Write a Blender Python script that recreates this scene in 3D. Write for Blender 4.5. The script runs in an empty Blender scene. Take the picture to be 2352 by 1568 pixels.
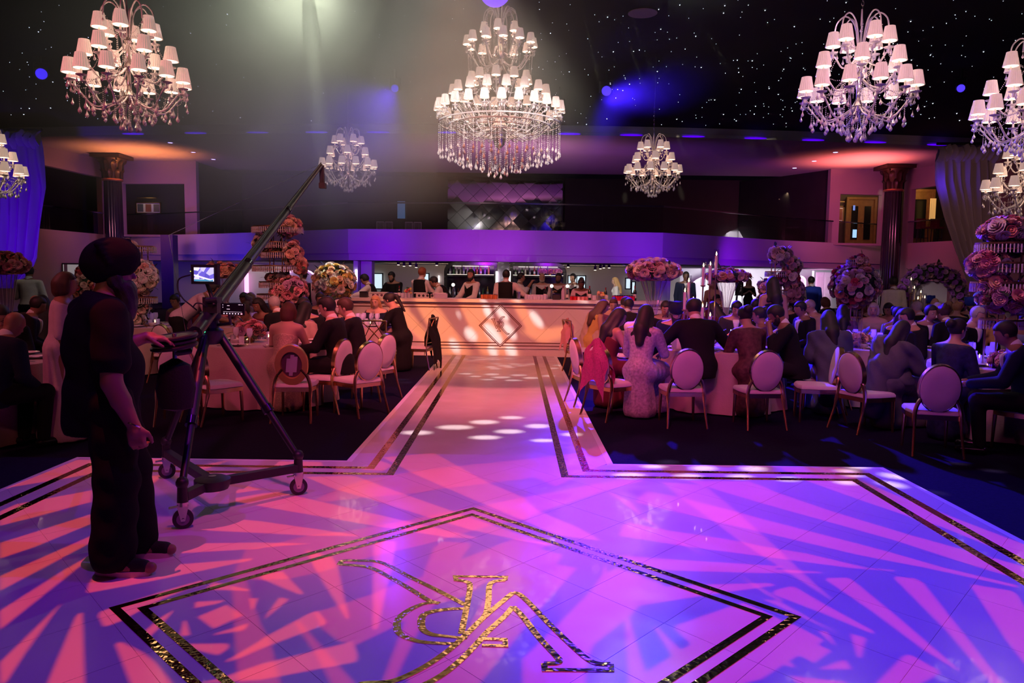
import bpy, bmesh, math, random
import numpy as np
from mathutils import Vector, Matrix, Euler, geometry as mgeo
R = random.Random(7)
PI = math.pi
S = bpy.context.scene
COL = S.collection

# ------------------------------------------------------------------ camera
FPX, PITCH, ROLL, YAW, CAMH = 1751.09, -0.0866423, 0.0123378, 0.0016077, 1.6
cam_data = bpy.data.cameras.new('camera')
cam_data.sensor_width = 36.0
cam_data.lens = 36.0 * FPX / 2352.0
cam_data.clip_end = 200
cam = bpy.data.objects.new('camera', cam_data)
COL.objects.link(cam)
_rz = Matrix.Rotation(YAW, 4, 'Z'); _rx = Matrix.Rotation(PI / 2 + PITCH, 4, 'X'); _rr = Matrix.Rotation(ROLL, 4, 'Z')
cam.matrix_world = Matrix.Translation((0, 0, CAMH)) @ _rz @ _rx @ _rr
S.camera = cam
_M3 = (_rz @ _rx @ _rr).to_3x3()

def ray(px, py):
    """direction of the sight line through a point of the 2352 x 1568 frame"""
    return _M3 @ Vector(((px - 1176) / FPX, -(py - 784) / FPX, -1.0))
def at(px, py, Y):
    d = ray(px, py); t = Y / d.y
    return Vector((d.x * t, Y, CAMH + d.z * t))
def gnd(px, py, z=0.0):
    d = ray(px, py); t = (z - CAMH) / d.z
    return Vector((d.x * t, d.y * t, z))
CARPET = -0.03

def foot(px, Y):
    """ground point seen in column px at distance Y"""
    py = 900.0
    for _ in range(6):
        v = at(px, py, Y); py += (v.z - CARPET) * FPX / Y
    return Vector((v.x, Y, CARPET))

# ------------------------------------------------------------------ world, exposure, sampling
w = bpy.data.worlds.new('world'); S.world = w; w.use_nodes = True
w.node_tree.nodes['Background'].inputs[0].default_value = (0.05, 0.025, 0.07, 1)
w.node_tree.nodes['Background'].inputs[1].default_value = 0.03
S.view_settings.view_transform = 'Standard'; S.view_settings.look = 'None'
S.view_settings.gamma = 1.0; S.view_settings.use_curve_mapping = False
S.view_settings.exposure = 0.0
c = S.cycles
c.use_denoising = True; c.denoiser = 'OPENIMAGEDENOISE'
c.max_bounces = 5; c.diffuse_bounces = 2; c.glossy_bounces = 3; c.transmission_bounces = 3; c.transparent_max_bounces = 10; c.volume_bounces = 0
c.sample_clamp_indirect = 2.0; c.sample_clamp_direct = 12.0
c.caustics_reflective = False; c.caustics_refractive = False
c.use_light_tree = True
c.volume_step_rate = 4.0; c.volume_max_steps = 48
c.use_adaptive_sampling = True; c.adaptive_threshold = 0.02

# ------------------------------------------------------------------ lamps
def lamp(name, kind, loc, power, color, target=None, size=0.1, cone=60, blend=0.5, spec=1.0, sizey=None):
    d = bpy.data.lights.new(name, kind); d.energy = power; d.color = color
    d.specular_factor = spec
    if kind == 'SPOT':
        d.spot_size = math.radians(cone); d.spot_blend = blend; d.shadow_soft_size = size
    elif kind == 'AREA':
        d.size = size
        if sizey: d.shape = 'RECTANGLE'; d.size_y = sizey
    else:
        d.shadow_soft_size = size
    o = bpy.data.objects.new(name, d); COL.objects.link(o); o.location = loc
    if target is not None:
        o.rotation_euler = (Vector(target) - Vector(loc)).to_track_quat('-Z', 'Y').to_euler()
    return o
VIOLET = (0.30, 0.02, 1.0); BLUE = (0.07, 0.02, 1.0); PINK = (1.0, 0.10, 0.36); WARM = (1.0, 0.36, 0.22); ROSE = (1.0, 0.18, 0.30)
# gobo projectors over the dance floor (their coloured glass plates are built with the fixtures below)
PROJ_L = Vector((-2.6, 3.4, 6.3)); PROJ_R = Vector((2.2, 3.6, 6.3)); PROJ_D = Vector((0.6, 7.0, 6.6)); PROJ_B = Vector((-0.8, 8.4, 6.2)); PROJ_S = Vector((0.0, 6.0, 5.6))
lamp('projector_lamp', 'SPOT', PROJ_L, 2000, (1, 1, 1), (-1.6, 4.2, 0), 0.00028, 112, 0.55, 0.0)
lamp('projector_lamp', 'SPOT', PROJ_R, 2000, (1, 1, 1), (1.3, 4.0, 0), 0.00028, 112, 0.55, 0.0)
lamp('projector_lamp', 'SPOT', PROJ_D, 2800, (1.0, 0.80, 0.78), (0.2, 9.5, 0), 0.0010, 120, 0.2, 0.0)
lamp('projector_lamp', 'SPOT', PROJ_B, 5200, (1.0, 0.93, 0.84), (-0.4, 15.2, 0.5), 0.0011, 60, 0.2, 0.0)
lamp('projector_lamp', 'SPOT', PROJ_S, 9000, (1.0, 0.92, 0.62), (0, 28, 5.5), 0.0003, 120, 0.2, 0.0)
# washes
lamp('wash_lamp', 'SPOT', (-0.8, 6.5, 6.6), 3000, (1.0, 0.17, 0.20), (-0.3, 12.2, 0), 0.25, 62, 0.9, 0.0)
lamp('wash_lamp', 'SPOT', (-0.5, 9.5, 6.4), 1250, (1.0, 0.25, 0.11), (-0.3, 15.3, 0.3), 0.25, 58, 0.8, 0.2)
lamp('wash_lamp', 'SPOT', (-0.4, 2.0, 6.0), 1000, (1.0, 0.10, 0.30), (-0.3, 7.0, 0), 0.25, 60, 0.9, 0.0)
lamp('violet_wash_lamp', 'SPOT', (2.2, 9.0, 6.5), 360, (0.36, 0.0, 1.0), (1.05, 6.1, 0), 0.15, 30, 0.9, 0.0)
lamp('wash_lamp', 'SPOT', (-7.5, 5.0, 5.8), 620, (1.0, 0.16, 0.24), (-3.6, 10.2, 0.9), 0.25, 75, 0.9, 0.5)
lamp('wash_lamp', 'SPOT', (0.4, 5.0, 6.3), 420, (1.0, 0.10, 0.40), (3.0, 9.2, 0.6), 0.25, 60, 0.9, 0.5)
lamp('wash_lamp', 'SPOT', (6.5, 4.0, 6.0), 75, (0.60, 0.12, 1.0), (5.5, 9.0, 0.6), 0.25, 80, 0.9, 0.5)
lamp('blue_wash_lamp', 'SPOT', at(1393, 214, 20.0), 30000, (0.04, 0.01, 1.0), (4.4, 6.8, 0), 0.12, 40, 0.7, 0.3)
lamp('blue_wash_lamp', 'SPOT', at(905, 208, 19.8), 1100, (0.10, 0.02, 1.0), (-4.6, 8.5, 0), 0.12, 44, 0.8, 0.3)
lamp('haze_lamp', 'SPOT', at(705, -42, 12.5), 1050, (0.92, 1.0, 0.74), at(600, 150, 22), 0.12, 150, 1.0, 0.1)
lamp('flower_lamp', 'SPOT', at(705, -40, 12.5), 1500, (0.92, 1.0, 0.75), at(768, 650, 14.2), 0.08, 9, 0.8, 0.1)
lamp('haze_lamp', 'SPOT', at(1530, -60, 14.0), 420, (0.92, 1.0, 0.80), at(1530, -60, 14.0) + Vector((.5, -3, .3)), 0.12, 150, 1.0, 0.1)
# washes of the upper level and foyer
for px_, pw, col_ in ((330, 300, BLUE), (470, 900, BLUE), (830, 900, (0.22, 0.0, 1.0)), (960, 450, (0.40, 0.0, 1.0)), (1110, 800, (0.48, 0.0, 1.0)), (1260, 420, (0.42, 0.0, 1.0)), (1400, 420, (0.36, 0.0, 1.0)), (1530, 900, (0.20, 0.0, 1.0)), (1720, 420, (0.24, 0.0, 1.0)), (1900, 130, (0.3, 0.05, 0.9))):
    mid = 700 < px_ < 1600; Yw = 25.7 if mid else 29.5; p_ = at(px_, 640, Yw); p_.z = 2.15 if mid else 2.0
    lamp('band_wash_lamp', 'SPOT', p_, pw * (0.34 if mid else 0.5), col_, at(px_, 548, 28.8) if mid else at(px_, 565, 33.5), 0.2, 84 if mid else 90, 0.9, 0.2)
lamp('soffit_wash_lamp', 'SPOT', at(1176, 520, 29.6), 650, (0.62, 0.20, 0.50), at(1176, 300, 32), 0.4, 165, 1.0, 0.0)
lamp('column_uplight', 'SPOT', at(340, 470, 33.0), 900, (1.0, 0.28, 0.06), at(330, 345, 33.0), 0.15, 120, 0.8, 0.0)
lamp('column_uplight', 'SPOT', at(1985, 480, 33.0), 900, (1.0, 0.16, 0.12), at(1975, 345, 33.0), 0.15, 120, 0.8, 0.0)
lamp('side_wall_lamp', 'SPOT', at(300, 500, 30.0), 260, (1.0, 0.30, 0.42), at(330, 420, 36.0), 0.3, 130, 1.0, 0.0)
lamp('side_wall_lamp', 'SPOT', at(2010, 500, 30.0), 380, (1.0, 0.14, 0.40), at(1990, 420, 36.0), 0.3, 130, 1.0, 0.0)
lamp('drape_lamp', 'SPOT', at(-20, 600, 23.0), 520, (0.10, 0.0, 1.0), at(50, 480, 27.5), 0.3, 100, 0.9, 0.0)
lamp('drape_lamp', 'SPOT', at(2140, 430, 26.3), 26, (0.10, 0.02, 1.0), at(2165, 420, 26.9), 0.3, 90, 0.9, 0.0)
lamp('foyer_light', 'AREA', at(1720, 625, 39.5), 520, (0.93, 0.92, 1.0), at(1720, 700, 42.5), 2.5, sizey=5)
lamp('bar_wall_fill', 'AREA', at(1180, 607, 35.5), 230, (1.0, 0.74, 0.50), at(1180, 650, 41), 12, sizey=.5)  # added fill to brighten the back wall, no fixture of its own
lamp('shelf_front_light', 'AREA', at(1165, 608, 25.7), 5, (1.0, 0.80, 0.75), at(1165, 660, 27), 4, sizey=.3)
lamp('bar_light', 'AREA', at(1180, 606, 36.5), 170, (1.0, 0.86, 0.70), at(1180, 800, 36.5), 12, sizey=3)
lamp('left_room_light', 'AREA', at(560, 606, 37.5), 60, (1.0, 0.82, 0.68), at(560, 800, 37.5), 8, sizey=2)
lamp('flower_fill', 'SPOT', (-1.0, 6.5, 5.6), 420, (1.0, 0.42, 0.36), (-4.4, 12.4, 1.5), 0.25, 50, 0.9, 0.3)  # this and the next two are added fills to brighten the flowers
lamp('flower_fill', 'SPOT', (0.4, 8.0, 5.8), 330, (1.0, 0.40, 0.42), (2.6, 13.0, 1.6), 0.25, 40, 0.9, 0.3)
lamp('flower_fill', 'SPOT', (2.5, 6.0, 5.8), 420, (0.95, 0.42, 0.62), (5.6, 10.5, 1.3), 0.25, 75, 0.9, 0.3)
lamp('front_fill', 'SPOT', (-3.5, -2.5, 5.2), 300, (1.0, 0.30, 0.22), (-2.9, 9.3, 0.6), 0.2, 34, 0.9, 0.6)  # added pair of fills behind the camera, for gold chairs and turned backs
lamp('front_fill', 'SPOT', (2.5, -2.5, 5.2), 150, (1.0, 0.16, 0.62), (2.6, 9.0, 0.6), 0.2, 34, 0.9, 0.6)
lamp('drape_fill', 'SPOT', at(2250, 470, 22), 90, (1.0, 0.45, 0.42), at(2225, 480, 27), 0.3, 80, 0.9, 0.0)  # added warm fill so the right drape does not go black


# ------------------------------------------------------------------ materials
MATS = {}
def mat(name, col, rough=0.5, metal=0.0, var=0.12, scale=14.0, bump=0.0, bscale=None, emit=None, es=0.0, trans=0.0, coat=0.0, sheen=0.0, alpha=1.0, spec=None, sample=True):
    if name in MATS: return MATS[name]
    m = bpy.data.materials.new(name); m.use_nodes = True; MATS[name] = m
    nt = m.node_tree; N = nt.nodes; L = nt.links
    b = N['Principled BSDF']
    b.inputs['Roughness'].default_value = rough; b.inputs['Metallic'].default_value = metal
    b.inputs['Transmission Weight'].default_value = trans
    b.inputs['Coat Weight'].default_value = coat; b.inputs['Sheen Weight'].default_value = sheen
    b.inputs['Alpha'].default_value = alpha
    if spec is not None: b.inputs['Specular IOR Level'].default_value = spec
    b.inputs['Base Color'].default_value = (*col, 1)
    tc = None
    if var > 0 or bump > 0:
        tc = N.new('ShaderNodeTexCoord')
        nz = N.new('ShaderNodeTexNoise'); nz.inputs['Scale'].default_value = scale; nz.inputs['Detail'].default_value = 2.0
        L.new(tc.outputs['Object'], nz.inputs['Vector'])
    if var > 0:
        mx = N.new('ShaderNodeMix'); mx.data_type = 'RGBA'
        mx.inputs[6].default_value = (*[max(0, x * (1 - var)) for x in col], 1)
        mx.inputs[7].default_value = (*[min(1, x * (1 + var)) for x in col], 1)
        L.new(nz.outputs['Fac'], mx.inputs[0]); L.new(mx.outputs[2], b.inputs['Base Color'])
    if bump > 0:
        n2 = nz
        if bscale:
            n2 = N.new('ShaderNodeTexNoise'); n2.inputs['Scale'].default_value = bscale; n2.inputs['Detail'].default_value = 1.0
            L.new(tc.outputs['Object'], n2.inputs['Vector'])
        bp = N.new('ShaderNodeBump'); bp.inputs['Strength'].default_value = bump; bp.inputs['Distance'].default_value = 0.02
        L.new(n2.outputs['Fac'], bp.inputs['Height']); L.new(bp.outputs['Normal'], b.inputs['Normal'])
    if emit:
        b.inputs['Emission Color'].default_value = (*emit, 1); b.inputs['Emission Strength'].default_value = es
        if not sample: m.cycles.emission_sampling = 'NONE'
    return m

def glow(name, col, strength, sample=False):
    return mat(name, col, 0.6, var=0, emit=col, es=strength, sample=sample)

# ------------------------------------------------------------------ mesh building
class MB:
    def __init__(s): s.v = []; s.f = []; s.mi = []
    def add(s, vs, fs, mi=0):
        o = len(s.v); s.v.extend([tuple(p) for p in vs]); s.f.extend([tuple(i + o for i in f) for f in fs]); s.mi.extend([mi] * len(fs)); return s
    def box(s, c, size, rz=0.0, mi=0, M=None):
        x, y, z = [k / 2 for k in size]
        vs = [Vector((a * x, b * y, d * z)) for d in (-1, 1) for a, b in ((-1, -1), (1, -1), (1, 1), (-1, 1))]
        Rm = Matrix.Rotation(rz, 3, 'Z') if M is None else M
        vs = [Rm @ v + Vector(c) for v in vs]
        return s.add(vs, [(3, 2, 1, 0), (4, 5, 6, 7), (0, 1, 5, 4), (1, 2, 6, 5), (2, 3, 7, 6), (3, 0, 4, 7)], mi)
    def bar(s, p0, p1, wx, wz, up=(0, 0, 1), mi=0):
        p0 = Vector(p0); p1 = Vector(p1); d = (p1 - p0); l = d.length; d.normalize()
        a = d.cross(Vector(up))
        if a.length < 1e-4: a = Vector((1, 0, 0))
        a.normalize(); b = a.cross(d).normalized()
        M = Matrix((a, d, b)).transposed()
        return s.box((p0 + p1) / 2, (wx, l, wz), M=M, mi=mi)
    def tube(s, path, rad, n=8, cap=True, mi=0, flat=1.0):
        path = [Vector(p) for p in path]
        if not hasattr(rad, '__len__'): rad = [rad] * len(path)
        vs = []; up = None
        for i, p in enumerate(path):
            d = (path[min(i + 1, len(path) - 1)] - path[max(i - 1, 0)]); d.normalize()
            if up is None:
                up = d.orthogonal().normalized()
            up = (up - d * up.dot(d))
            if up.length < 1e-6: up = d.orthogonal()
            up.normalize(); sd = d.cross(up)
            for k in range(n):
                a = 2 * PI * k / n
                vs.append(p + (up * math.cos(a) + sd * math.sin(a) * flat) * rad[i])
        fs = []
        for i in range(len(path) - 1):
            for k in range(n):
                k2 = (k + 1) % n
                fs.append((i * n + k, i * n + k2, (i + 1) * n + k2, (i + 1) * n + k))
        if cap:
            fs.append(tuple(reversed(range(n)))); m = (len(path) - 1) * n; fs.append(tuple(m + k for k in range(n)))
        return s.add(vs, fs, mi)
    def cyl(s, p0, p1, r, r2=None, n=10, mi=0):
        return s.tube([p0, p1], [r, r if r2 is None else r2], n, True, mi)
    def lathe(s, prof, n=16, c=(0, 0, 0), mi=0, sx=1.0, sy=1.0, closed=False, wob=None):
        vs = []
        for i, (r, z) in enumerate(prof):
            for k in range(n):
                a = 2 * PI * k / n; rr = r * (1 + (wob(i, a) if wob else 0))
                vs.append((c[0] + rr * math.cos(a) * sx, c[1] + rr * math.sin(a) * sy, c[2] + z))
        fs = []
        m = len(prof)
        for i in range(m if closed else m - 1):
            j = (i + 1) % m
            for k in range(n):
                k2 = (k + 1) % n
                fs.append((i * n + k, i * n + k2, j * n + k2, j * n + k))
        if not closed:
            if prof[0][0] > 1e-5: fs.append(tuple(reversed(range(n))))
            if prof[-1][0] > 1e-5: fs.append(tuple((m - 1) * n + k for k in range(n)))
        return s.add(vs, fs, mi)
    def ball(s, c, r, n=10, m=6, mi=0):
        if not hasattr(r, '__len__'): r = (r, r, r)
        prof = [(max(1e-6, math.sin(PI * i / m)), -math.cos(PI * i / m)) for i in range(m + 1)]
        vs = []
        for q, z in prof:
            for k in range(n):
                a = 2 * PI * k / n; vs.append((c[0] + r[0] * q * math.cos(a), c[1] + r[1] * q * math.sin(a), c[2] + r[2] * z))
        fs = [(i * n + k, i * n + (k + 1) % n, (i + 1) * n + (k + 1) % n, (i + 1) * n + k) for i in range(m) for k in range(n)]
        return s.add(vs, fs, mi)
    def prism(s, poly, z0, z1, mi=0):
        n = len(poly)
        vs = [(p[0], p[1], z0) for p in poly] + [(p[0], p[1], z1) for p in poly]
        fs = [tuple(reversed(range(n))), tuple(range(n, 2 * n))] + [(i, (i + 1) % n, n + (i + 1) % n, n + i) for i in range(n)]
        return s.add(vs, fs, mi)
    def slab(s, pts, thick, mi=0):
        """polygon in space given a thickness along its normal"""
        pts = [Vector(p) for p in pts]; nrm = (pts[1] - pts[0]).cross(pts[2] - pts[0]).normalized() * thick
        n = len(pts); vs = pts + [p - nrm for p in pts]
        fs = [tuple(range(n)), tuple(reversed(range(n, 2 * n)))] + [(i, n + i, n + (i + 1) % n, (i + 1) % n) for i in range(n)]
        return s.add(vs, fs, mi)
    def grid(s, rows, mi=0, closed=False):
        n = len(rows[0]); vs = [p for r in rows for p in r]; fs = []
        for i in range(len(rows) - 1):
            for k in range(n if closed else n - 1):
                k2 = (k + 1) % n
                fs.append((i * n + k, i * n + k2, (i + 1) * n + k2, (i + 1) * n + k))
        return s.add(vs, fs, mi)
    def mesh(s, name='mesh', smooth=True, mats=()):
        me = bpy.data.meshes.new(name)
        me.from_pydata(s.v, [], s.f)
        for m in mats: me.materials.append(m)
        if len(s.f):
            me.polygons.foreach_set('use_smooth', [smooth] * len(me.polygons))
            if any(s.mi): me.polygons.foreach_set('material_index', s.mi)
            if smooth:
                try: me.set_sharp_from_angle(angle=math.radians(40))
                except Exception: pass
        me.update()
        return me

def ob(name, mb, m, parent=None, loc=None, rot=None, smooth=True, scale=None):
    ms = m if isinstance(m, (list, tuple)) else [m]
    me = mb.mesh(name, smooth, ms) if isinstance(mb, MB) else mb
    if not isinstance(mb, MB) and m is not None and len(me.materials) == 0:
        for q in ms: me.materials.append(q)
    o = bpy.data.objects.new(name, me); COL.objects.link(o)
    if parent is not None: o.parent = parent
    if loc is not None: o.location = loc
    if rot is not None: o.rotation_euler = rot
    if scale is not None: o.scale = scale if hasattr(scale, '__len__') else (scale,) * 3
    return o
def setm(o, m, i=0):
    o.material_slots[i].link = 'OBJECT'; o.material_slots[i].material = m
def tag(o, label, cat, group=None):
    o['label'] = label; o['category'] = cat
    if group: o['group'] = group
    return o
def thing(name, label, cat, loc=(0, 0, 0), rz=0.0, group=None):
    o = bpy.data.objects.new(name, None); o.empty_display_size = 0.1; COL.objects.link(o)
    o.location = loc; o.rotation_euler = (0, 0, rz)
    return tag(o, label, cat, group)
def struct(name, mb, m, parent=None, **k):
    o = ob(name, mb, m, parent, **k)
    if parent is None: o['kind'] = 'structure'
    return o
def stuff(o): o['kind'] = 'stuff'; return o
def dup(root, loc, rz=None, label=None, group=None, scale=None):
    r = root.copy(); COL.objects.link(r); r.location = loc
    if rz is not None: r.rotation_euler = (0, 0, rz)
    if scale is not None: r.scale = (scale,) * 3 if not hasattr(scale, '__len__') else scale
    if label: r['label'] = label
    if group: r['group'] = group
    for ch in list(root.children):
        d = ch.copy(); COL.objects.link(d); d.parent = r
        for g in list(ch.children):
            e = g.copy(); COL.objects.link(e); e.parent = d
    return r
def inst(name, me, parent, loc, rot=(0, 0, 0), sc=1.0, m=None):
    o = bpy.data.objects.new(name, me); COL.objects.link(o); o.parent = parent
    o.location = loc; o.rotation_euler = rot; o.scale = (sc, sc, sc) if not hasattr(sc, '__len__') else sc
    if m is not None: setm(o, m)
    return o
def lerp(a, b, t): return a + (b - a) * t
def spl(pts, n=8):
    """smooth curve through points"""
    P = [Vector(p) for p in pts]; out = []
    for i in range(len(P) - 1):
        p0 = P[max(i - 1, 0)]; p1 = P[i]; p2 = P[i + 1]; p3 = P[min(i + 2, len(P) - 1)]
        for k in range(n):
            t = k / n
            out.append(0.5 * ((2 * p1) + (p2 - p0) * t + (2 * p0 - 5 * p1 + 4 * p2 - p3) * t * t + (3 * p1 - p0 - 3 * p2 + p3) * t ** 3))
    out.append(P[-1]); return out

GOLD = mat('gold_mirror', (0.95, 0.60, 0.28), 0.24, 1.0, var=0.05)
GOLDM = mat('brushed_gold', (0.82, 0.52, 0.24), 0.28, 1.0, var=0.1, scale=40)
BLACK = mat('matt_black', (0.012, 0.012, 0.013), 0.5, var=0.2)
BLACKG = mat('gloss_black', (0.01, 0.01, 0.012), 0.22, var=0.1)
STEEL = mat('steel', (0.65, 0.65, 0.67), 0.25, 1.0, var=0.08)
WHITEP = mat('white_paint', (0.72, 0.70, 0.70), 0.5, var=0.04)
CRYST = mat('crystal', (0.95, 0.90, 0.90), 0.07, var=0.06, scale=60, trans=0.30, coat=1.0)
def thin_glass(name, tint, refl=0.10, rough=0.02):
    m = bpy.data.materials.new(name); m.use_nodes = True; nt = m.node_tree; nt.nodes.clear()
    o = nt.nodes.new('ShaderNodeOutputMaterial'); t = nt.nodes.new('ShaderNodeBsdfTransparent'); g = nt.nodes.new('ShaderNodeBsdfGlossy')
    mx = nt.nodes.new('ShaderNodeMixShader'); lw = nt.nodes.new('ShaderNodeLayerWeight'); mt = nt.nodes.new('ShaderNodeMath'); mt.operation = 'MULTIPLY_ADD'
    t.inputs[0].default_value = (*tint, 1); g.inputs[1].default_value = rough; lw.inputs[0].default_value = 0.5
    pw_ = nt.nodes.new('ShaderNodeMath'); pw_.operation = 'POWER'; pw_.inputs[1].default_value = 3.0
    mt.inputs[1].default_value = 0.55; mt.inputs[2].default_value = refl * .5
    nt.links.new(lw.outputs['Facing'], pw_.inputs[0]); nt.links.new(pw_.outputs[0], mt.inputs[0]); nt.links.new(mt.outputs[0], mx.inputs[0])
    nt.links.new(t.outputs[0], mx.inputs[1]); nt.links.new(g.outputs[0], mx.inputs[2]); nt.links.new(mx.outputs[0], o.inputs[0])
    return m
GLASS = thin_glass('clear_glass', (0.95, 0.95, 0.96), 0.12)
def cut_glass(name):
    m = thin_glass(name, (0.90, 0.90, 0.94), 0.16, 0.1); nt = m.node_tree; o = [n for n in nt.nodes if n.type == 'OUTPUT_MATERIAL'][0]; mx0 = o.inputs[0].links[0].from_node
    d = nt.nodes.new('ShaderNodeBsdfTranslucent'); d.inputs[0].default_value = (.85, .82, .88, 1); d2 = nt.nodes.new('ShaderNodeBsdfDiffuse'); d2.inputs[0].default_value = (.85, .82, .88, 1); a = nt.nodes.new('ShaderNodeAddShader'); m2 = nt.nodes.new('ShaderNodeMixShader'); m2.inputs[0].default_value = 0.26
    nt.links.new(d.outputs[0], a.inputs[0]); nt.links.new(d2.outputs[0], a.inputs[1]); nt.links.new(mx0.outputs[0], m2.inputs[1]); nt.links.new(a.outputs[0], m2.inputs[2]); nt.links.new(m2.outputs[0], o.inputs[0]); return m
CUTG = cut_glass('cut_glass')
PANE = thin_glass('balustrade_glass', (0.80, 0.80, 0.84), 0.05)

# ------------------------------------------------------------------ materials of the room
M_CARPET = mat('carpet', (0.009, 0.006, 0.028), 0.95, var=0.5, scale=30, bump=0.6, bscale=220, spec=0.08)
M_VINYL = mat('white_vinyl', (0.78, 0.74, 0.76), 0.20, var=0.05, scale=2.2, coat=0.25)
def _smudge(m):
    nt = m.node_tree; b = nt.nodes['Principled BSDF']
    tc = nt.nodes.new('ShaderNodeTexCoord'); n = nt.nodes.new('ShaderNodeTexNoise'); n.inputs['Scale'].default_value = 3.0; n.inputs['Detail'].default_value = 6
    r = nt.nodes.new('ShaderNodeMapRange'); r.inputs[1].default_value = 0.35; r.inputs[2].default_value = 0.7; r.inputs[3].default_value = 0.16; r.inputs[4].default_value = 0.26
    nt.links.new(tc.outputs['Object'], n.inputs['Vector']); nt.links.new(n.outputs['Fac'], r.inputs[0]); nt.links.new(r.outputs[0], b.inputs['Roughness'])
_smudge(M_VINYL)
M_RIM = mat('floor_rim', (0.86, 0.84, 0.86), 0.3, var=0.03)
M_FOIL = mat('gold_foil', (0.95, 0.66, 0.30), 0.07, 1.0, var=0.06, scale=20, bump=0.14, bscale=30)
M_CEIL = mat('black_ceiling', (0.006, 0.006, 0.007), 0.9, var=0.3, scale=3)
M_SOFF = mat('soffit_paint', (0.55, 0.50, 0.50), 0.7, var=0.05, scale=1)
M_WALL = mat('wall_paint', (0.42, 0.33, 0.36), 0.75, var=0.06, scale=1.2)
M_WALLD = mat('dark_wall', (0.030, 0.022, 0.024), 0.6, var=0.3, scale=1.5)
M_FASC = mat('balcony_paint', (0.60, 0.55, 0.60), 0.65, var=0.04, scale=1)
M_FOYER = mat('foyer_paint', (0.78, 0.76, 0.78), 0.6, var=0.04, scale=1)
M_BACK = mat('bar_wall_paint', (0.50, 0.45, 0.40), 0.7, var=0.06, scale=1)
M_OAK = mat('oak', (0.28, 0.15, 0.05), 0.4, var=0.35, scale=6)

# ------------------------------------------------------------------ carpet and dance floor
struct('floor', MB().box((0, 20, CARPET - 0.05), (60, 56, 0.1)), M_CARPET)
X0, X1, Y0, Y1, RX0, RX1, RY = -3.74, 3.19, 0.45, 6.44, -1.418, 0.872, 15.16
df = bpy.data.objects.new('dance_floor', None); COL.objects.link(df); df['kind'] = 'structure'
rim = MB()
outline = [(X0, Y0), (X1, Y0), (X1, Y1), (RX1, Y1), (RX1, RY), (RX0, RY), (RX0, Y1), (X0, Y1)]
rim.prism(outline, CARPET, -0.004)
ob('base_board', rim, M_RIM, df, smooth=False)
def clip_rect(poly, x0, x1, y0, y1):
    def cut(P, f, g):
        out = []
        for i in range(len(P)):
            a, b = P[i - 1], P[i]
            fa, fb = f(a), f(b)
            if (fa >= 0) != (fb >= 0):
                t = fa / (fa - fb); out.append((a[0] + (b[0] - a[0]) * t, a[1] + (b[1] - a[1]) * t))
            if fb >= 0: out.append(b)
        return out
    for f in (lambda p: p[0] - x0, lambda p: x1 - p[0], lambda p: p[1] - y0, lambda p: y1 - p[1]):
        poly = cut(poly, f, None)
        if len(poly) < 3: return []
    return poly
def area(P): return abs(sum(P[i - 1][0] * P[i][1] - P[i][0] * P[i - 1][1] for i in range(len(P)))) / 2
IN = 0.055
for i in range(-12, 30):
    for j in range(-12, 30):
        c1, c2 = 1.17 + 0.722 * i, 1.32 + 0.725 * j
        def X(a, b): return ((b - a) / 2.24, (a + b) / 2)
        P = [X(c1, c2), X(c1, c2 + 0.725), X(c1 + 0.722, c2 + 0.725), X(c1 + 0.722, c2)]
        for rect in ((X0 + IN, X1 - IN, Y0 + IN, Y1 - IN), (RX0 + IN, RX1 - IN, Y1 - IN, RY - 0.05)):
            Q = clip_rect(P, *rect)
            if len(Q) >= 3 and area(Q) > 0.003:
                cx = sum(q[0] for q in Q) / len(Q); cy = sum(q[1] for q in Q) / len(Q)
                gap = 0.0016 if rect[1] > 3 else 0.0004
                Q = [(q[0] + (cx - q[0]) / max(0.05, math.hypot(cx - q[0], cy - q[1])) * gap, q[1] + (cy - q[1]) / max(0.05, math.hypot(cx - q[0], cy - q[1])) * gap) for q in Q]
                if sum(Q[k - 1][0] * Q[k][1] - Q[k][0] * Q[k - 1][1] for k in range(len(Q))) < 0: Q.reverse()
                ob('tile', MB().prism(Q, -0.006, 0.0), M_VINYL, df, smooth=False)
def strip_quads(pa, pb, z0, z1, name, m, parent, M=None):
    for i in range(len(pa) - 1):
        q = [pa[i], pa[i + 1], pb[i + 1], pb[i]]
        if sum(q[k - 1][0] * q[k][1] - q[k][0] * q[k - 1][1] for k in range(4)) < 0: q.reverse()
        b = MB().prism(q, z0, z1)
        if M is not None: b.v = [tuple(M @ Vector(v)) for v in b.v]
        ob(name, b, m, parent, smooth=False)
def inset(d):
    return [(RX0 + d, RY - 0.04), (RX0 + d, Y1 - d), (X0 + d, Y1 - d), (X0 + d, Y0 + d), (X1 - d, Y0 + d), (X1 - d, Y1 - d), (RX1 - d, Y1 - d), (RX1 - d, RY - 0.04)]
for d0, d1 in ((0.222, 0.288), (0.412, 0.476)):
    strip_quads(inset(d0), inset(d1), 0.0, 0.0015, 'gold_stripe', M_FOIL, df)
DC = (-0.262, 3.5); DH = 1.648
def dia(h, c=DC): return [(c[0], c[1] + h), (c[0] - h, c[1]), (c[0], c[1] - h), (c[0] + h, c[1]), (c[0], c[1] + h)]
for h0, h1 in ((DH, DH - 0.058), (DH - 0.135, DH - 0.19)):
    strip_quads(dia(h0), dia(h1), 0.0, 0.0015, 'gold_stripe', M_FOIL, df)

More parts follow.
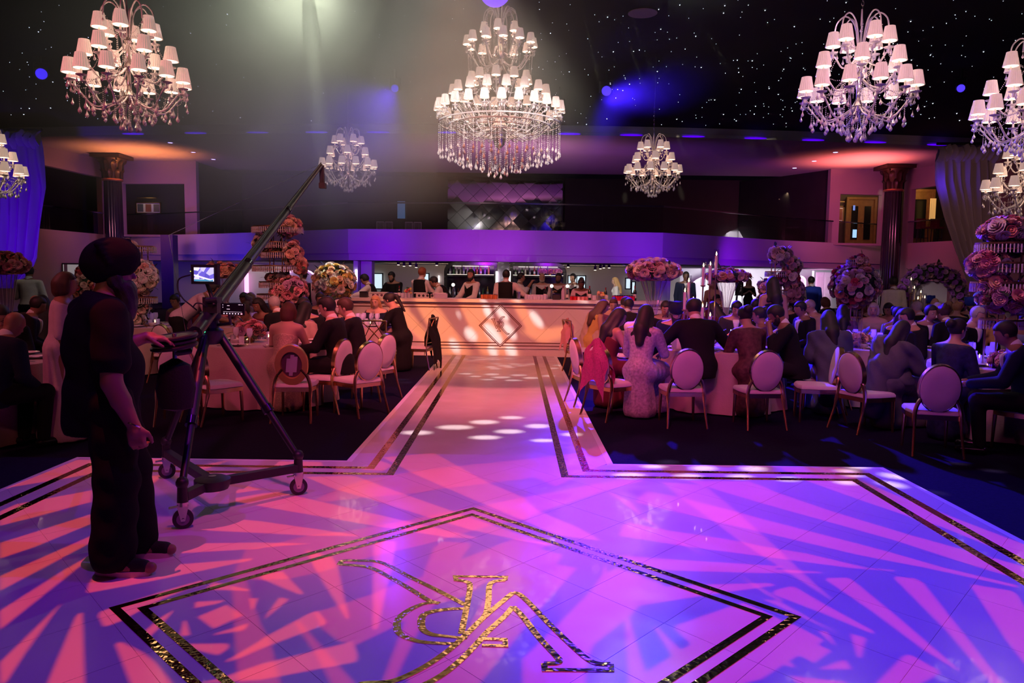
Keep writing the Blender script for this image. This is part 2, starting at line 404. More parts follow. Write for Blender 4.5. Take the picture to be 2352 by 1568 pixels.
# ------------------------------------------------------------------ monogram, in metres about the centre of its diamond
def smooth2(P, n=5):
    return [(v.x, v.y) for v in spl([(a, b, 0) for a, b in P], n)]
LOGO = [
    (smooth2([(0.681, -0.574), (0.673, -0.633), (0.601, -0.638), (0.483, -0.628), (0.388, -0.551), (0.273, -0.421), (0.115, -0.258), (0.016, -0.151), (-0.043, -0.084)]), [0.03]),
    (smooth2([(0.678, -0.578), (0.586, -0.566), (0.498, -0.533), (0.383, -0.418), (0.252, -0.268), (0.138, -0.129), (0.083, -0.097)]), [0.03]),
    (smooth2([(0.103, -0.105), (0.162, -0.086), (0.218, -0.019), (0.254, 0.069), (0.253, 0.145), (0.232, 0.216), (0.178, 0.271), (0.097, 0.303), (-0.027, 0.31)]), [0.022, 0.034, 0.036, 0.03, 0.022]),
    (smooth2([(-0.043, -0.041), (0.028, -0.033), (0.103, -0.006), (0.144, 0.035), (0.146, 0.112), (0.127, 0.185), (0.085, 0.227), (0.025, 0.242), (-0.075, 0.261)]), [0.022, 0.034, 0.036, 0.03, 0.018]),
    (smooth2([(-0.046, 0.216), (-0.051, 0.029), (-0.056, -0.17), (-0.054, -0.316), (-0.033, -0.363), (0.031, -0.386)]), [0.03]),
    ([(0.023, -0.386), (0.03, -0.433), (-0.238, -0.434), (-0.234, -0.389)], [0.026]),
    (smooth2([(-0.234, -0.389), (-0.173, -0.367), (-0.154, -0.3), (-0.156, -0.156), (-0.151, -0.006), (-0.14, 0.042)]), [0.03]),
    (smooth2([(-0.277, -0.07), (-0.236, 0.039), (-0.164, 0.191), (-0.129, 0.283), (-0.06, 0.45), (0.02, 0.59), (0.11, 0.672), (0.25, 0.70), (0.322, 0.69)]), [0.03]),
    (smooth2([(-0.277, -0.234), (-0.223, -0.123), (-0.14, 0.05), (-0.078, 0.201), (-0.027, 0.319), (0.02, 0.41), (0.10, 0.53), (0.20, 0.625), (0.312, 0.645), (0.322, 0.69)]), [0.03]),
    (smooth2([(-0.277, -0.234), (-0.315, -0.205), (-0.378, -0.061), (-0.442, 0.102), (-0.53, 0.306), (-0.589, 0.426), (-0.628, 0.464), (-0.683, 0.467)]), [0.03]),
    (smooth2([(-0.277, -0.07), (-0.326, 0.045), (-0.39, 0.234), (-0.462, 0.411), (-0.471, 0.448), (-0.453, 0.467), (-0.406, 0.47)]), [0.03]),
    ([(-0.406, 0.47), (-0.408, 0.521), (-0.678, 0.518), (-0.683, 0.467)], [0.026]),
    ([(-0.141, 0.262), (-0.242, 0.266), (-0.245, 0.324), (-0.143, 0.323)], [0.024]),
]
def ribbon(P, W, M, z0, z1):
    n = len(P); L, Rr = [], []
    for i in range(n):
        a = P[max(i - 1, 0)]; b = P[min(i + 1, n - 1)]
        if 0 < i < n - 1:
            d1 = Vector((P[i][0] - a[0], P[i][1] - a[1])).normalized(); d2 = Vector((b[0] - P[i][0], b[1] - P[i][1])).normalized()
            t = (d1 + d2)
            t = d1 if t.length < 0.2 else t.normalized(); k = 1 / max(0.6, t.dot(d1))
        else: t = Vector((b[0] - a[0], b[1] - a[1])).normalized(); k = 1
        f = i / (n - 1) * (len(W) - 1); w0 = W[int(f)]; w1 = W[min(int(f) + 1, len(W) - 1)]
        w = lerp(w0, w1, f - int(f)) / 2 * k
        L.append((P[i][0] - t.y * w, P[i][1] + t.x * w)); Rr.append((P[i][0] + t.y * w, P[i][1] - t.x * w))
    b = MB()
    rows = [[(*p, z1) for p in L], [(*p, z1) for p in Rr]]
    b.grid(rows); b.grid([[(*p, z0) for p in L], [(*p, z1) for p in L]]); b.grid([[(*p, z1) for p in Rr], [(*p, z0) for p in Rr]])
    b.v = [tuple(M @ Vector(v)) for v in b.v]
    return b
MF = Matrix.Translation((DC[0], DC[1], 0)) @ Matrix.Rotation(PI, 4, 'Z')
mg = bpy.data.objects.new('monogram', None); COL.objects.link(mg); mg.parent = df
for i, (P, W) in enumerate(LOGO):
    ob('letter_stroke', ribbon(P, W, MF, 0.0, 0.0016 + 0.00008 * i), M_FOIL, mg, smooth=False)

# ------------------------------------------------------------------ bar counter
BX0, BX1, BY = -3.55, 3.05, 15.25
bar = thing('bar_counter', 'long white bar counter with a monogram in a diamond on its front', 'bar counter', ((BX0 + BX1) / 2, BY, CARPET))
def bloc(b):
    b.v = [(v[0] - (BX0 + BX1) / 2, v[1] - BY, v[2] - CARPET) for v in b.v]; return b
M_BARF = mat('bar_front_laminate', (0.74, 0.70, 0.70), 0.35, var=0.05, scale=1.5)
M_LINE = mat('bronze_line', (0.20, 0.07, 0.05), 0.3, 0.7, var=0.1)
ob('counter_top', bloc(MB().box(((BX0 + BX1) / 2, BY + 0.30, 1.085), (BX1 - BX0 + 0.06, 0.70, 0.065))), M_BARF, bar, smooth=False)
ob('plinth', bloc(MB().box(((BX0 + BX1) / 2, BY + 0.30, 0.05), (BX1 - BX0 - 0.02, 0.56, 0.16))), M_BARF, bar, smooth=False)
tile = 0.33; cz = 0.59
for i in range(-14, 16):                     # the front is laid with tiles set on the diagonal
    for j in range(-14, 16):
        P = [((i + j) * tile + a, (i - j) * tile + b) for a, b in ((0, -tile), (tile, 0), (0, tile), (-tile, 0))]
        Q = clip_rect([(DC[0] + x, cz + z) for x, z in P], BX0, BX1, 0.13, 1.05)
        if len(Q) < 3 or area(Q) < 0.002: continue
        qx = sum(q[0] for q in Q) / len(Q); qz = sum(q[1] for q in Q) / len(Q)
        Q = [(x + (qx - x) * 0.008, z + (qz - z) * 0.008) for x, z in Q]
        if sum(Q[k - 1][0] * Q[k][1] - Q[k][0] * Q[k - 1][1] for k in range(len(Q))) < 0: Q.reverse()
        b = MB().prism(Q, 0, 0.02); b.v = [(x, BY + 0.02 - z, y) for x, y, z in b.v]
        ob('tile', bloc(b), M_BARF, bar, smooth=False)
ob('core', bloc(MB().box(((BX0 + BX1) / 2, BY + 0.30, 0.55), (BX1 - BX0 - 0.04, 0.55, 1.02))), M_BARF, bar, smooth=False)
BMX = Matrix(((1, 0, 0, DC[0]), (0, 0, -1, BY - 0.0), (0, 1, 0, cz), (0, 0, 0, 1)))
for zz in (1.010, 0.952, 0.248, 0.190):
    h = abs(zz - cz)
    for a, bb in ((BX0, DC[0] - (0.435 - h)), (DC[0] + (0.435 - h), BX1)):
        ob('line', bloc(MB().box(((a + bb) / 2, BY - 0.003, zz), (bb - a, 0.008, 0.016))), M_LINE, bar, smooth=False)
for h0, h1 in ((0.435, 0.414), (0.398, 0.380)):
    pa = dia(h0, (0, 0)); pb = dia(h1, (0, 0))
    for i in range(4):
        q = [pa[i], pa[i + 1], pb[i + 1], pb[i]]
        b = MB().prism(q, -0.001, 0.006); b.v = [tuple(BMX @ Vector(v)) for v in b.v]; ob('line', bloc(b), M_LINE, bar, smooth=False)
mg2 = bpy.data.objects.new('monogram', None); COL.objects.link(mg2); mg2.parent = bar
for P, W in LOGO:
    k = 0.435 / 1.635
    ob('letter_stroke', bloc(ribbon([(x * k, y * k) for x, y in P], [w * k * 1.25 for w in W], BMX, 0, 0.004)), M_LINE, mg2, smooth=False)

# ------------------------------------------------------------------ ceiling with its fibre-optic stars, soffit
ZC, ZS = 7.0, 6.65
def fy(px): return 28.0 + 2.0 * ((px - 1176) / 1176) ** 2
edge = [(at(px, 700, fy(px)).x, fy(px)) for px in range(-120, 2480, 100)]
ceil = MB(); n = len(edge)
P = [(-26, -3)] + [(26, -3)] + [(p[0], p[1]) for p in reversed(edge)]
ceil.prism([(-26, -3), (26, -3), (26, 31.5)] + list(reversed(edge)) + [(-26, 31.5)], ZC, ZC + 0.1)
ce = struct('ceiling', ceil, M_CEIL, smooth=False)
st = MB(); rs = random.Random(3)
for k in range(820):
    y = 13.5 + 14.3 * rs.random(); x = rs.uniform(-18.5, 18.5) * y / 26
    if x < 0 and rs.random() < 0.45: continue
    r = rs.choice((0.005, 0.0055, 0.006, 0.0075, 0.011)) * (y / 18)
    st.add([(x + r * a, y + 2.2 * r * b, ZC - 0.012) for a, b in ((1, 0), (0, 1), (-1, 0), (0, -1))] + [(x, y, ZC - 0.012 - r)], [(1, 0, 4), (2, 1, 4), (3, 2, 4), (0, 3, 4)])
stuff(ob('star_lights', st, glow('star_white', (0.75, 0.85, 1.0), 5.0), ce, smooth=False))
so = MB()
back = [(24, 46), (-24, 46)]
so.grid([[(x, y, ZS) for x, y in edge], [(x, y, ZC + 0.05) for x, y in edge]])
so.grid([[(x, y + 0.35, ZC + 0.05) for x, y in edge], [(x, y + 0.35, ZS) for x, y in edge]])
struct('trim_1', so, M_SOFF, smooth=False)
sf = MB(); yb = 38.5
sf.grid([[(x, y - 0.02, ZS) for x, y in edge], [(x * yb / y, yb, ZS) for x, y in edge]])
sf.grid([[(x * yb / y, yb, ZS + 0.12) for x, y in edge], [(x, y - 0.02, ZS + 0.12) for x, y in edge]])
struct('ceiling_soffit', sf, M_SOFF, smooth=False)

# ------------------------------------------------------------------ walls of the upper level
def wall_px(name, px0, Y0_, px1, Y1_, zlo, zhi, m, hole=None, thick=0.25, parent=None):
    """upright wall between two columns of the plan, with an optional opening (px0, px1, zlo, zhi)"""
    a = at(px0, 700, Y0_); b_ = at(px1, 700, Y1_)
    a = Vector((a.x, a.y)); b_ = Vector((b_.x, b_.y)); d = (b_ - a); Lw = d.length; d.normalize(); nrm = Vector((-d.y, d.x))
    if nrm.y < 0: nrm = -nrm
    def q(mb, u0, u1, z0, z1):
        P = [a + d * u0, a + d * u1]
        pts = [(P[0].x, P[0].y), (P[1].x, P[1].y), (P[1].x + nrm.x * thick, P[1].y + nrm.y * thick), (P[0].x + nrm.x * thick, P[0].y + nrm.y * thick)]
        mb.prism(pts, z0, z1)
    mb = MB()
    if hole:
        h0, h1, hz0, hz1 = hole
        def u_of(px):
            lo, hi = 0.0, 1.0
            for _ in range(40):
                t = (lo + hi) / 2; p = a + (b_ - a) * t
                v = at(px, 700, p.y).x
                if p.x < v: lo = t
                else: hi = t
            return lo * Lw
        u0, u1 = u_of(h0), u_of(h1)
        q(mb, 0, u0, zlo, zhi); q(mb, u1, Lw, zlo, zhi); q(mb, u0, u1, hz1, zhi)
        if hz0 > zlo: q(mb, u0, u1, zlo, hz0)
    else: q(mb, 0, Lw, zlo, zhi)
    return struct(name, mb, m, parent, smooth=False)
ZB, ZB0 = 3.28, 2.10
wall_px('wall_left', -60, 27.5, 255, 36.0, CARPET, ZS, M_WALL, (96, 243, 3.25, 5.85))
wall_px('wall_back_left', 262, 36.0, 457, 35.6, ZB - 0.1, ZS, M_WALL, (290, 430, ZB, 5.62))
wall_px('wall_back_right', 1894, 35.6, 2058, 36.0, ZB - 0.1, ZS, M_WALL, (1918, 2012, ZB, 5.52))
wall_px('wall_right', 2062, 36.0, 2440, 27.5, CARPET, ZS, M_WALL, (2078, 2215, 3.3, 5.75))
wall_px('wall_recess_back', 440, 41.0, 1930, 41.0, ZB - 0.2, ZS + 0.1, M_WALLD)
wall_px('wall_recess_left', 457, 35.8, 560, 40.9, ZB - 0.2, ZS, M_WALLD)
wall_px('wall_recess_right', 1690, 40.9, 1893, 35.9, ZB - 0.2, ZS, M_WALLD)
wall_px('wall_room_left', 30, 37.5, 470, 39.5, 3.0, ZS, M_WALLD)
wall_px('wall_room_right', 1880, 39.5, 2330, 37.5, 3.0, ZS, mat('olive_wall', (0.10, 0.075, 0.04), 0.6, var=0.2, scale=2))
# balcony: floor slab, front band and lower band
FP = [(255, 37.5), (400, 35.6), (500, 34.2), (800, 29.3), (1100, 28.7), (1520, 29.2), (1800, 34.0), (2065, 38.2)]
fpts = []
for (pa, ya), (pb, yb2) in zip(FP, FP[1:]):
    for k in range(4):
        t = k / 4; fpts.append((lerp(pa, pb, t), lerp(ya, yb2, t)))
fpts.append(FP[-1])
FE = [(at(px, 640, y).x, y) for px, y in FP]
fb = MB()
fb.grid([[(x, y, 2.36) for x, y in FE], [(x, y, ZB) for x, y in FE]])
fb.grid([[(x, y, ZB) for x, y in FE], [(x, 41.5, ZB) for x, y in FE]])
fb.grid([[(x, y + 0.12, 2.36) for x, y in FE], [(x, y, 2.36) for x, y in FE]])
struct('balcony_front', fb, M_FASC, smooth=False)
fb = MB()
fb.grid([[(x, y + 0.12, ZB0) for x, y in FE], [(x, y + 0.12, 2.36) for x, y in FE]])
fb.grid([[(x, 43, ZB0) for x, y in FE], [(x, y + 0.12, ZB0) for x, y in FE]])
struct('ceiling_lower', fb, M_FASC, smooth=False)
# ground level back wall under the balcony
wall_px('wall_under_left', 262, 39.0, 815, 41.5, CARPET, ZB0 + 0.02, M_BACK)
wall_px('wall_bar', 815, 41.5, 1560, 41.5, CARPET, ZB0 + 0.02, M_BACK)
wall_px('wall_foyer', 1545, 43, 1990, 43, CARPET, ZB0 + 0.4, M_FOYER)
wall_px('wall_under_right', 1985, 39, 2062, 38.6, CARPET, ZB0 + 0.3, M_WALL)
# glass balustrade
bal = bpy.data.objects.new('balustrade', None); COL.objects.link(bal); bal['kind'] = 'structure'
M_RAIL = mat('handrail', (0.45, 0.40, 0.55), 0.15, 1.0, var=0.05)
for i in range(len(FE) - 1):
    a, b_ = Vector((*FE[i], 0)), Vector((*FE[i + 1], 0))
    seg = max(1, round((b_ - a).length / 2.0))
    for k in range(seg):
        p, q_ = a.lerp(b_, k / seg), a.lerp(b_, (k + 1) / seg); e = (q_ - p).normalized() * 0.012
        ob('pane', MB().add([(p.x + e.x, p.y + 0.05 + e.y, ZB), (q_.x - e.x, q_.y + 0.05 - e.y, ZB), (q_.x - e.x, q_.y + 0.05 - e.y, ZB + 0.97), (p.x + e.x, p.y + 0.05 + e.y, ZB + 0.97)], [(0, 1, 2, 3)]), PANE, bal, smooth=False)
    ob('rail', MB().bar((a.x, a.y + 0.05, ZB + 0.99), (b_.x, b_.y + 0.05, ZB + 0.99), 0.05, 0.05), M_RAIL, bal, smooth=False)
for px0, y0, px1, y1, z in ((96, 31.4, 243, 35.7, 3.25), (2078, 35.7, 2215, 32.2, 3.3)):
    a = at(px0, 600, y0); b_ = at(px1, 600, y1)
    ob('pane', MB().add([(a.x, a.y - .1, z), (b_.x, b_.y - .1, z), (b_.x, b_.y - .1, z + 0.95), (a.x, a.y - .1, z + 0.95)], [(0, 1, 2, 3)]), PANE, bal, smooth=False)
    ob('rail', MB().bar((a.x, a.y - .1, z + 0.97), (b_.x, b_.y - .1, z + 0.97), 0.05, 0.05), M_RAIL, bal, smooth=False)

# ------------------------------------------------------------------ fluted columns
M_COL = mat('column_black', (0.018, 0.014, 0.022), 0.18, var=0.15, scale=3)
M_CAP = mat('capital_bronze', (0.035, 0.018, 0.012), 0.45, 0.3, var=0.3, scale=6)
def column(px, Y):
    p = at(px, 640, Y)
    o = bpy.data.objects.new('column', None); COL.objects.link(o); o['kind'] = 'structure'; o.location = (p.x, Y, CARPET)
    n = 60; H = 5.55
    prof = [(0.40, 0.25), (0.385, 3.0), (0.36, H)]
    sh = MB(); sh.lathe(prof, n, wob=lambda i, a: -0.10 * abs(math.sin(a * 8)) ** 0.6 * -1 - 0.10)
    ob('shaft', sh, M_COL, o)
    ob('base', MB().lathe([(0.55, 0), (0.55, 0.10), (0.48, 0.14), (0.50, 0.20), (0.42, 0.26)], 24), M_COL, o)
    ob('necking', MB().lathe([(0.40, H - 0.02), (0.43, H + 0.03), (0.40, H + 0.08)], 24), mat('column_ring', (0.55, 0.25, 0.15), 0.3, 0.8), o)
    ob('bell', MB().lathe([(0.36, H + 0.06), (0.37, H + 0.4), (0.45, H + 0.75), (0.58, H + 0.95)], 24), M_CAP, o)
    leaf = MB().grid([[(x * wd, 0.05 + 0.02 * abs(x) - (0.02 if t < .7 else -0.10 * (t - .7) / .3), t * 0.45 - (0.06 * max(0, t - .8) / .2)) for x in (-1, -.5, 0, .5, 1)] for t, wd in ((0, .06), (.3, .09), (.6, .10), (.85, .07), (1, .02))]).mesh('leaf', True, [M_CAP])
    for row, (z, nn, r, s) in enumerate(((H + 0.08, 10, 0.37, 1.0), (H + 0.38, 10, 0.39, 1.15))):
        for k in range(nn):
            a = 2 * PI * (k + 0.5 * row) / nn
            inst('leaf', leaf, o, (r * math.cos(a), r * math.sin(a), z), (0, 0, a - PI / 2), s)
    for k in range(4):
        a = PI / 4 + k * PI / 2
        v = MB().tube([(0.50 * math.cos(a) + 0.09 * math.cos(t) * math.cos(a), 0.50 * math.sin(a) + 0.09 * math.cos(t) * math.sin(a), H + 0.86 + 0.09 * math.sin(t)) for t in [0.5 * q for q in range(13)]], [0.035 - 0.002 * q for q in range(13)], 6)
        ob('volute', v, M_CAP, o)
    ob('abacus', MB().box((0, 0, H + 1.03), (1.28, 1.28, 0.14), PI / 4 * 0), M_CAP, o, smooth=False)
column(266, 34.0); column(2041, 34.4)

# ------------------------------------------------------------------ gobo projectors: lamp, housing and a patterned glass plate
TILES = {1: (0, 1040), 2: (0, 1304), 3: (600, 1040), 4: (600, 1304), 5: (1200, 1040), 6: (1200, 1304), 7: (1752, 1040), 8: (1752, 1304)}
def T(s):
    """'1 40,318 700,60 2 ...' -> floor points; a lone digit picks the measuring sheet"""
    out = []; tl = None
    for w_ in s.split():
        if ',' not in w_: tl = TILES[int(w_)]; continue
        a, b = w_.split(','); g = gnd(tl[0] + float(a) / 3.92, tl[1] + float(b) / 3.92)
        out.append((g.x, g.y))
    return out
LEFT_SHAPES = [T(s) for s in """1 40,318 700,60 830,65 830,185 600,228 300,275
1 0,525 150,460 830,335 820,440 300,580 0,655
1 0,810 820,550 815,640 300,850 0,950
1 845,735 845,790 2 390,0 0,205 0,75 165,0
1 858,898 2 700,0 0,555 0,385 590,10
2 535,330 552,318 230,760 50,1035 0,1035 0,850
2 680,440 715,405 742,405 765,1100 400,1100
2 1040,690 1060,668 1110,672 1300,770 1400,850 1600,1100 1200,1100
2 885,430 900,395 1000,360 1500,200 1820,110 1830,130 1480,270 1080,480 960,525 930,520
2 1270,600 1440,450 1565,378 1420,550 1310,650
2 780,218 800,140 840,90 1 1400,1020 2200,955 2262,945 2262,965 2 1500,90 1200,150 810,222
1 1490,910 1530,850 1650,815 2352,805 3 440,815 0,852 1 2352,860
1 1720,690 1745,600 1790,562 2352,615 3 850,735 880,748 400,742 1 2352,720
1 2040,420 3 0,365 150,350 600,452 1300,612 1920,755 1958,770 1700,762 1050,660 0,480
1 1930,355 2000,270 2110,265 2352,330 2110,365
3 400,215 840,205 1310,378 1720,522 2080,650 5 230,815 240,830 0,790 3 1880,690 1490,572 940,402 660,325
3 1100,40 1560,0 1720,90 2030,260 2352,395 5 140,520 480,660 640,745 700,790 300,740 3 2352,600 2030,470 1680,320 1360,180
3 400,870 640,940 4 690,0 745,260 790,440 770,462 560,130 480,0
4 0,60 190,30 375,220 370,240 310,225 0,95
2 1865,175 1920,130 2000,140 2240,195 2240,207 1900,195
2 1755,360 1760,305 2030,290 1960,320
2 1780,440 2040,330 2190,425 1925,545
2 2245,275 2325,270 2280,375 2265,370
2 1920,597 2240,495 2200,560 1940,600
2 1620,612 1655,470 1675,480 1710,605
2 1650,685 2030,680 2065,695 2050,730 1970,780 1940,780 1700,720
4 25,455 160,270 180,265 250,283 40,450
2 2030,840 2352,650 4 0,640 440,405 500,385 590,480 570,510 0,725 2 2160,810 2040,845
2 1960,1000 4 0,865 810,665 840,690 870,800 850,845 0,1005 2 1770,1040
3 1015,790 1215,795 1180,1020 4 1130,180 1050,540 1030,555 1005,550 1005,100
5 740,330 890,440 1260,690 1450,830 1750,980 6 2352,300 8 0,280 700,600 400,440 0,215 6 1900,30 5 1500,845 1100,600 980,440
5 1250,260 1420,400 1700,600 1960,795 8 240,50 640,300 400,80 5 2164,740 1900,500 1640,290
1 1330,45 1600,55 1480,95 1340,90
1 1690,160 1900,95 2080,60 1900,130 1740,165
1 1340,210 1480,190 1380,275 1325,280
3 0,75 540,80 560,120 160,130
3 1050,60 1180,110 1100,160 900,150""".split('\n')]
RIGHT_SHAPES = [T(s) for s in """3 490,418 700,320 930,240 1340,170 1750,120 2352,60 5 500,0 1100,-200 1300,-100 700,120 300,300 100,215 0,235 3 1680,315 1310,370 940,400 560,440
1 2215,865 3 0,845 430,740 800,700 1040,655 1300,610 1490,570 1720,520 2020,470 2352,400 5 310,345 700,270 900,240 1100,248 750,335 470,430 170,525 3 2352,600 2090,645 1830,720 1600,790 1230,880 1000,930 4 520,40 260,95 0,110 2 2200,100 2080,90
2 2085,100 2215,110 2352,520 4 80,650 180,1060 2 2140,1060
4 480,400 690,340 1000,235 1190,150 1480,70 3 1810,955 2280,770 5 300,820 180,850 3 2340,1035 4 2200,20 1840,250 1500,350 1190,530 860,690 700,660 540,540
4 300,480 350,490 430,580 700,880 860,1060 640,1060 500,790 370,600
4 1310,970 1740,690 1860,560 2010,260 2200,30 3 2352,960 5 150,860 360,915 310,1000 480,1035 6 490,0 200,320 0,560 4 1950,1060 1330,1060
6 720,60 850,0 1220,130 1290,170 1060,335 960,440 640,690 600,780 560,1060 0,1060 0,820 300,530 620,200
3 1480,1035 1555,850 1620,795 1870,810 1885,830 1740,1035 4 1590,270 1420,560 1280,850 1180,1060 1080,1060 1210,700 1330,390 1450,90
6 960,1035 1330,800 1520,680 1990,310 2130,370 2352,480 8 300,520 550,650 480,700 250,830 0,990 6 2150,1000 1900,1060
5 740,1000 6 760,20 720,200 640,690 300,980 180,1060 330,650 600,260 720,60
6 970,185 1290,170 1600,150 2200,135 2265,145 2255,160 1850,215 1070,335 1000,260
6 920,410 940,405 960,450 1130,1000 1130,1060 960,1060 930,700
6 1185,535 1205,525 1430,740 1560,900 1700,1060 1450,1060 1350,800
6 1365,545 1400,510 1850,355 2000,310 1930,370 1560,690 1510,680
8 175,700 330,610 615,745 460,855
8 80,735 105,740 290,885 240,890 180,860
8 500,568 575,568 650,690 635,690
8 790,592 930,630 885,805 855,805
8 500,910 720,830 745,830 800,910
8 250,970 750,1025 780,1060 330,1060
8 1000,1060 1260,800 1300,782 1340,785 1580,920 1590,950 1380,1060
8 92,225 110,200 250,165 290,170 560,330 990,565 1000,588 960,580 500,390 110,245
8 565,105 590,90 770,88 810,110 1200,430 1770,920 1770,930 1440,730 1000,400
8 1185,90 1200,78 1370,92 1440,130 1680,430 2180,1060 2080,1060 1650,560 1200,110
8 1870,155 1900,150 2240,205 2290,240 2452,500 2452,980 2200,660
5 1020,445 1060,390 1130,343 1400,395 1900,520 7 0,595 410,700 1100,880 8 1640,0 2290,155 2295,178 1480,0 7 900,925 0,715
5 1480,250 2040,255 2164,300 7 150,365 640,530 1300,730 2452,1050 8 2452,140 1960,0 7 1200,790 560,610 0,455 5 1700,315
7 380,245 880,250 1100,340 1560,520 2452,860 2452,1000 1600,660 1400,600 840,410
7 150,130 680,130 900,180 820,240 340,230
5 870,745 900,650 960,625 1260,688 1960,795 7 0,840 400,905 8 940,0 1190,20 1185,28 800,0 7 0,930 5 1500,845
5 830,920 1400,960 2350,1020 8 100,10 530,35 520,45 0,45 6 1330,22 1150,0""".split('\n')]
def inpoly(x, y, P):
    c_ = False; j = len(P) - 1
    for i in range(len(P)):
        if (P[i][1] > y) != (P[j][1] > y) and x < (P[j][0] - P[i][0]) * (y - P[i][1]) / (P[j][1] - P[i][1]) + P[i][0]: c_ = not c_
        j = i
    return c_
def colour_glass(name, col):
    m = bpy.data.materials.new(name); m.use_nodes = True; nt = m.node_tree; nt.nodes.clear()
    o = nt.nodes.new('ShaderNodeOutputMaterial'); t = nt.nodes.new('ShaderNodeBsdfTransparent'); t.inputs[0].default_value = (*col, 1)
    nt.links.new(t.outputs[0], o.inputs[0]); return m
def plate(polys, kinds, Rr, mats, name='gobo'):
    """disc of radius Rr cut into the polygons; kinds[i] picks the glass of polygon i, 0 is the ground (None leaves a hole)"""
    vs, es = [], []
    def loop(P):
        s0 = len(vs)
        for p in P: vs.append(Vector((p[0], p[1])))
        for i in range(len(P)): es.append((s0 + i, s0 + (i + 1) % len(P)))
    loop([(Rr * math.cos(2 * PI * k / 48), Rr * math.sin(2 * PI * k / 48)) for k in range(48)])
    for P in polys: loop(P)
    r = mgeo.delaunay_2d_cdt(vs, es, [], 0, 1e-7)
    V, F = r[0], r[2]
    mb = MB(); fs = []; mi = []
    for f in F:
        x = sum(V[i].x for i in f) / len(f); y = sum(V[i].y for i in f) / len(f)
        k = 0
        for P, kd in zip(polys, kinds):
            if inpoly(x, y, P): k = kd; 
        if mats[k] is None: continue
        fs.append(tuple(f)); mi.append(k)
    used = [m for m in mats if m is not None]
    remap = {i: used.index(m) for i, m in enumerate(mats) if m is not None}
    mb.v = [(p.x, p.y, 0) for p in V]; mb.f = fs; mb.mi = [remap[k] for k in mi]
    return mb.mesh(name, False, used)
def projector(L, label, polys3, kinds, mats, d=0.12, Rr=0.32, axis='z'):
    t_ = thing('gobo_projector', label, 'projector', L)
    P2 = []
    for P in polys3:
        Q = []
        for p in P:
            p = Vector(p)
            if axis == 'z': k = d / (L.z - p.z); q = (p - L) * k; Q.append((q.x, q.y))
            else: k = d / (p.y - L.y); q = (p - L) * k; Q.append((q.x, q.z))
        P2.append(Q)
    me = plate(P2, kinds, Rr, mats)
    o = ob('gobo', me, None, t_)
    if axis == 'z': o.location = (0, 0, -d); b = (0, 0, 1)
    else: o.location = (0, d, 0); o.rotation_euler = (PI / 2, 0, 0); b = (0, -1, 0)
    b = Vector(b)
    ob('housing', MB().cyl(b * 0.02, b * 0.30, 0.13, 0.11, 16), BLACK, t_)
    ob('yoke', MB().tube([(-0.17, 0, b.z * .1), (-0.17, 0, ZC - L.z - 0.08), (0.17, 0, ZC - L.z - 0.08), (0.17, 0, b.z * .1)], 0.018, 6), BLACK, t_)
    ob('clamp', MB().cyl((0, 0, ZC - L.z - 0.08), (0, 0, ZC - L.z), 0.04), BLACK, t_)
    return t_
DFP = [(-5.2, -2.5), (4.6, -2.5), (4.2, 6.46), (1.2, 6.5), (0.9, 6.7), (-1.4, 6.7), (-1.6, 6.5), (-4.4, 6.5)]
z3 = lambda P: [(x, y, 0.0) for x, y in P]
G_PL, G_PK = colour_glass('purple_glass', (0.042, 0.0020, 0.125)), colour_glass('salmon_glass', (0.60, 0.045, 0.075))
G_PR, G_KR = colour_glass('violet_glass', (0.036, 0.0004, 0.18)), colour_glass('pink_glass', (0.42, 0.018, 0.13))
projector(PROJ_L, 'black gobo projector over the dance floor throwing the salmon sunburst', [z3(DFP)] + [z3(P) for P in LEFT_SHAPES], [1] + [2] * len(LEFT_SHAPES), [BLACK, G_PL, G_PK])
projector(PROJ_R, 'black gobo projector over the dance floor throwing the pink sunburst', [z3(DFP)] + [z3(P) for P in RIGHT_SHAPES], [1] + [2] * len(RIGHT_SHAPES), [BLACK, G_PR, G_KR])
def dots(spec, ox, oy, sc, f, rot=0.0):
    out = []
    for d_ in spec:
        x, y, a, b = d_[:4]; th = math.radians(d_[4] if len(d_) > 4 else rot)
        out.append([f(ox + (x + a * math.cos(t) * math.cos(th) - b * math.sin(t) * math.sin(th)) / sc, oy + (y + a * math.cos(t) * math.sin(th) + b * math.sin(t) * math.cos(th)) / sc) for t in [2 * PI * k / 16 for k in range(16)]])
    return out
RUN = [(960, 655, 140, 18), (1200, 612, 110, 17), (1410, 690, 110, 17), (640, 700, 120, 18), (1210, 740, 120, 16), (1650, 645, 95, 17), (1430, 575, 90, 12), (1700, 765, 100, 12), (1930, 715, 70, 14),
       (1265, 215, 60, 8), (1490, 222, 65, 8), (1345, 240, 75, 8), (1590, 245, 65, 8), (1050, 210, 55, 6), (1450, 265, 70, 6), (1130, 232, 50, 5), (1740, 228, 50, 7), (1230, 258, 60, 5),
       (1460, 130, 45, 6), (1370, 143, 52, 6), (1510, 143, 45, 6), (1260, 155, 52, 6), (1410, 155, 45, 6), (1290, 168, 48, 5), (1590, 131, 45, 5), (1310, 128, 40, 5), (1780, 165, 45, 5), (1820, 140, 40, 5),
       (1040, 90, 36, 5), (1180, 91, 52, 5), (1300, 92, 52, 4), (1110, 99, 40, 4), (1240, 80, 40, 4), (1140, 75, 50, 4), (1290, 77, 40, 4), (980, 78, 34, 4), (1400, 82, 44, 4), (520, 245, 60, 7), (560, 267, 60, 6)]
FL5 = [(1180, 122, 105, 14), (960, 205, 135, 24), (1630, 137, 110, 23), (1490, 212, 120, 22), (2080, 142, 110, 24), (1960, 215, 105, 20), (1305, 52, 95, 20)]
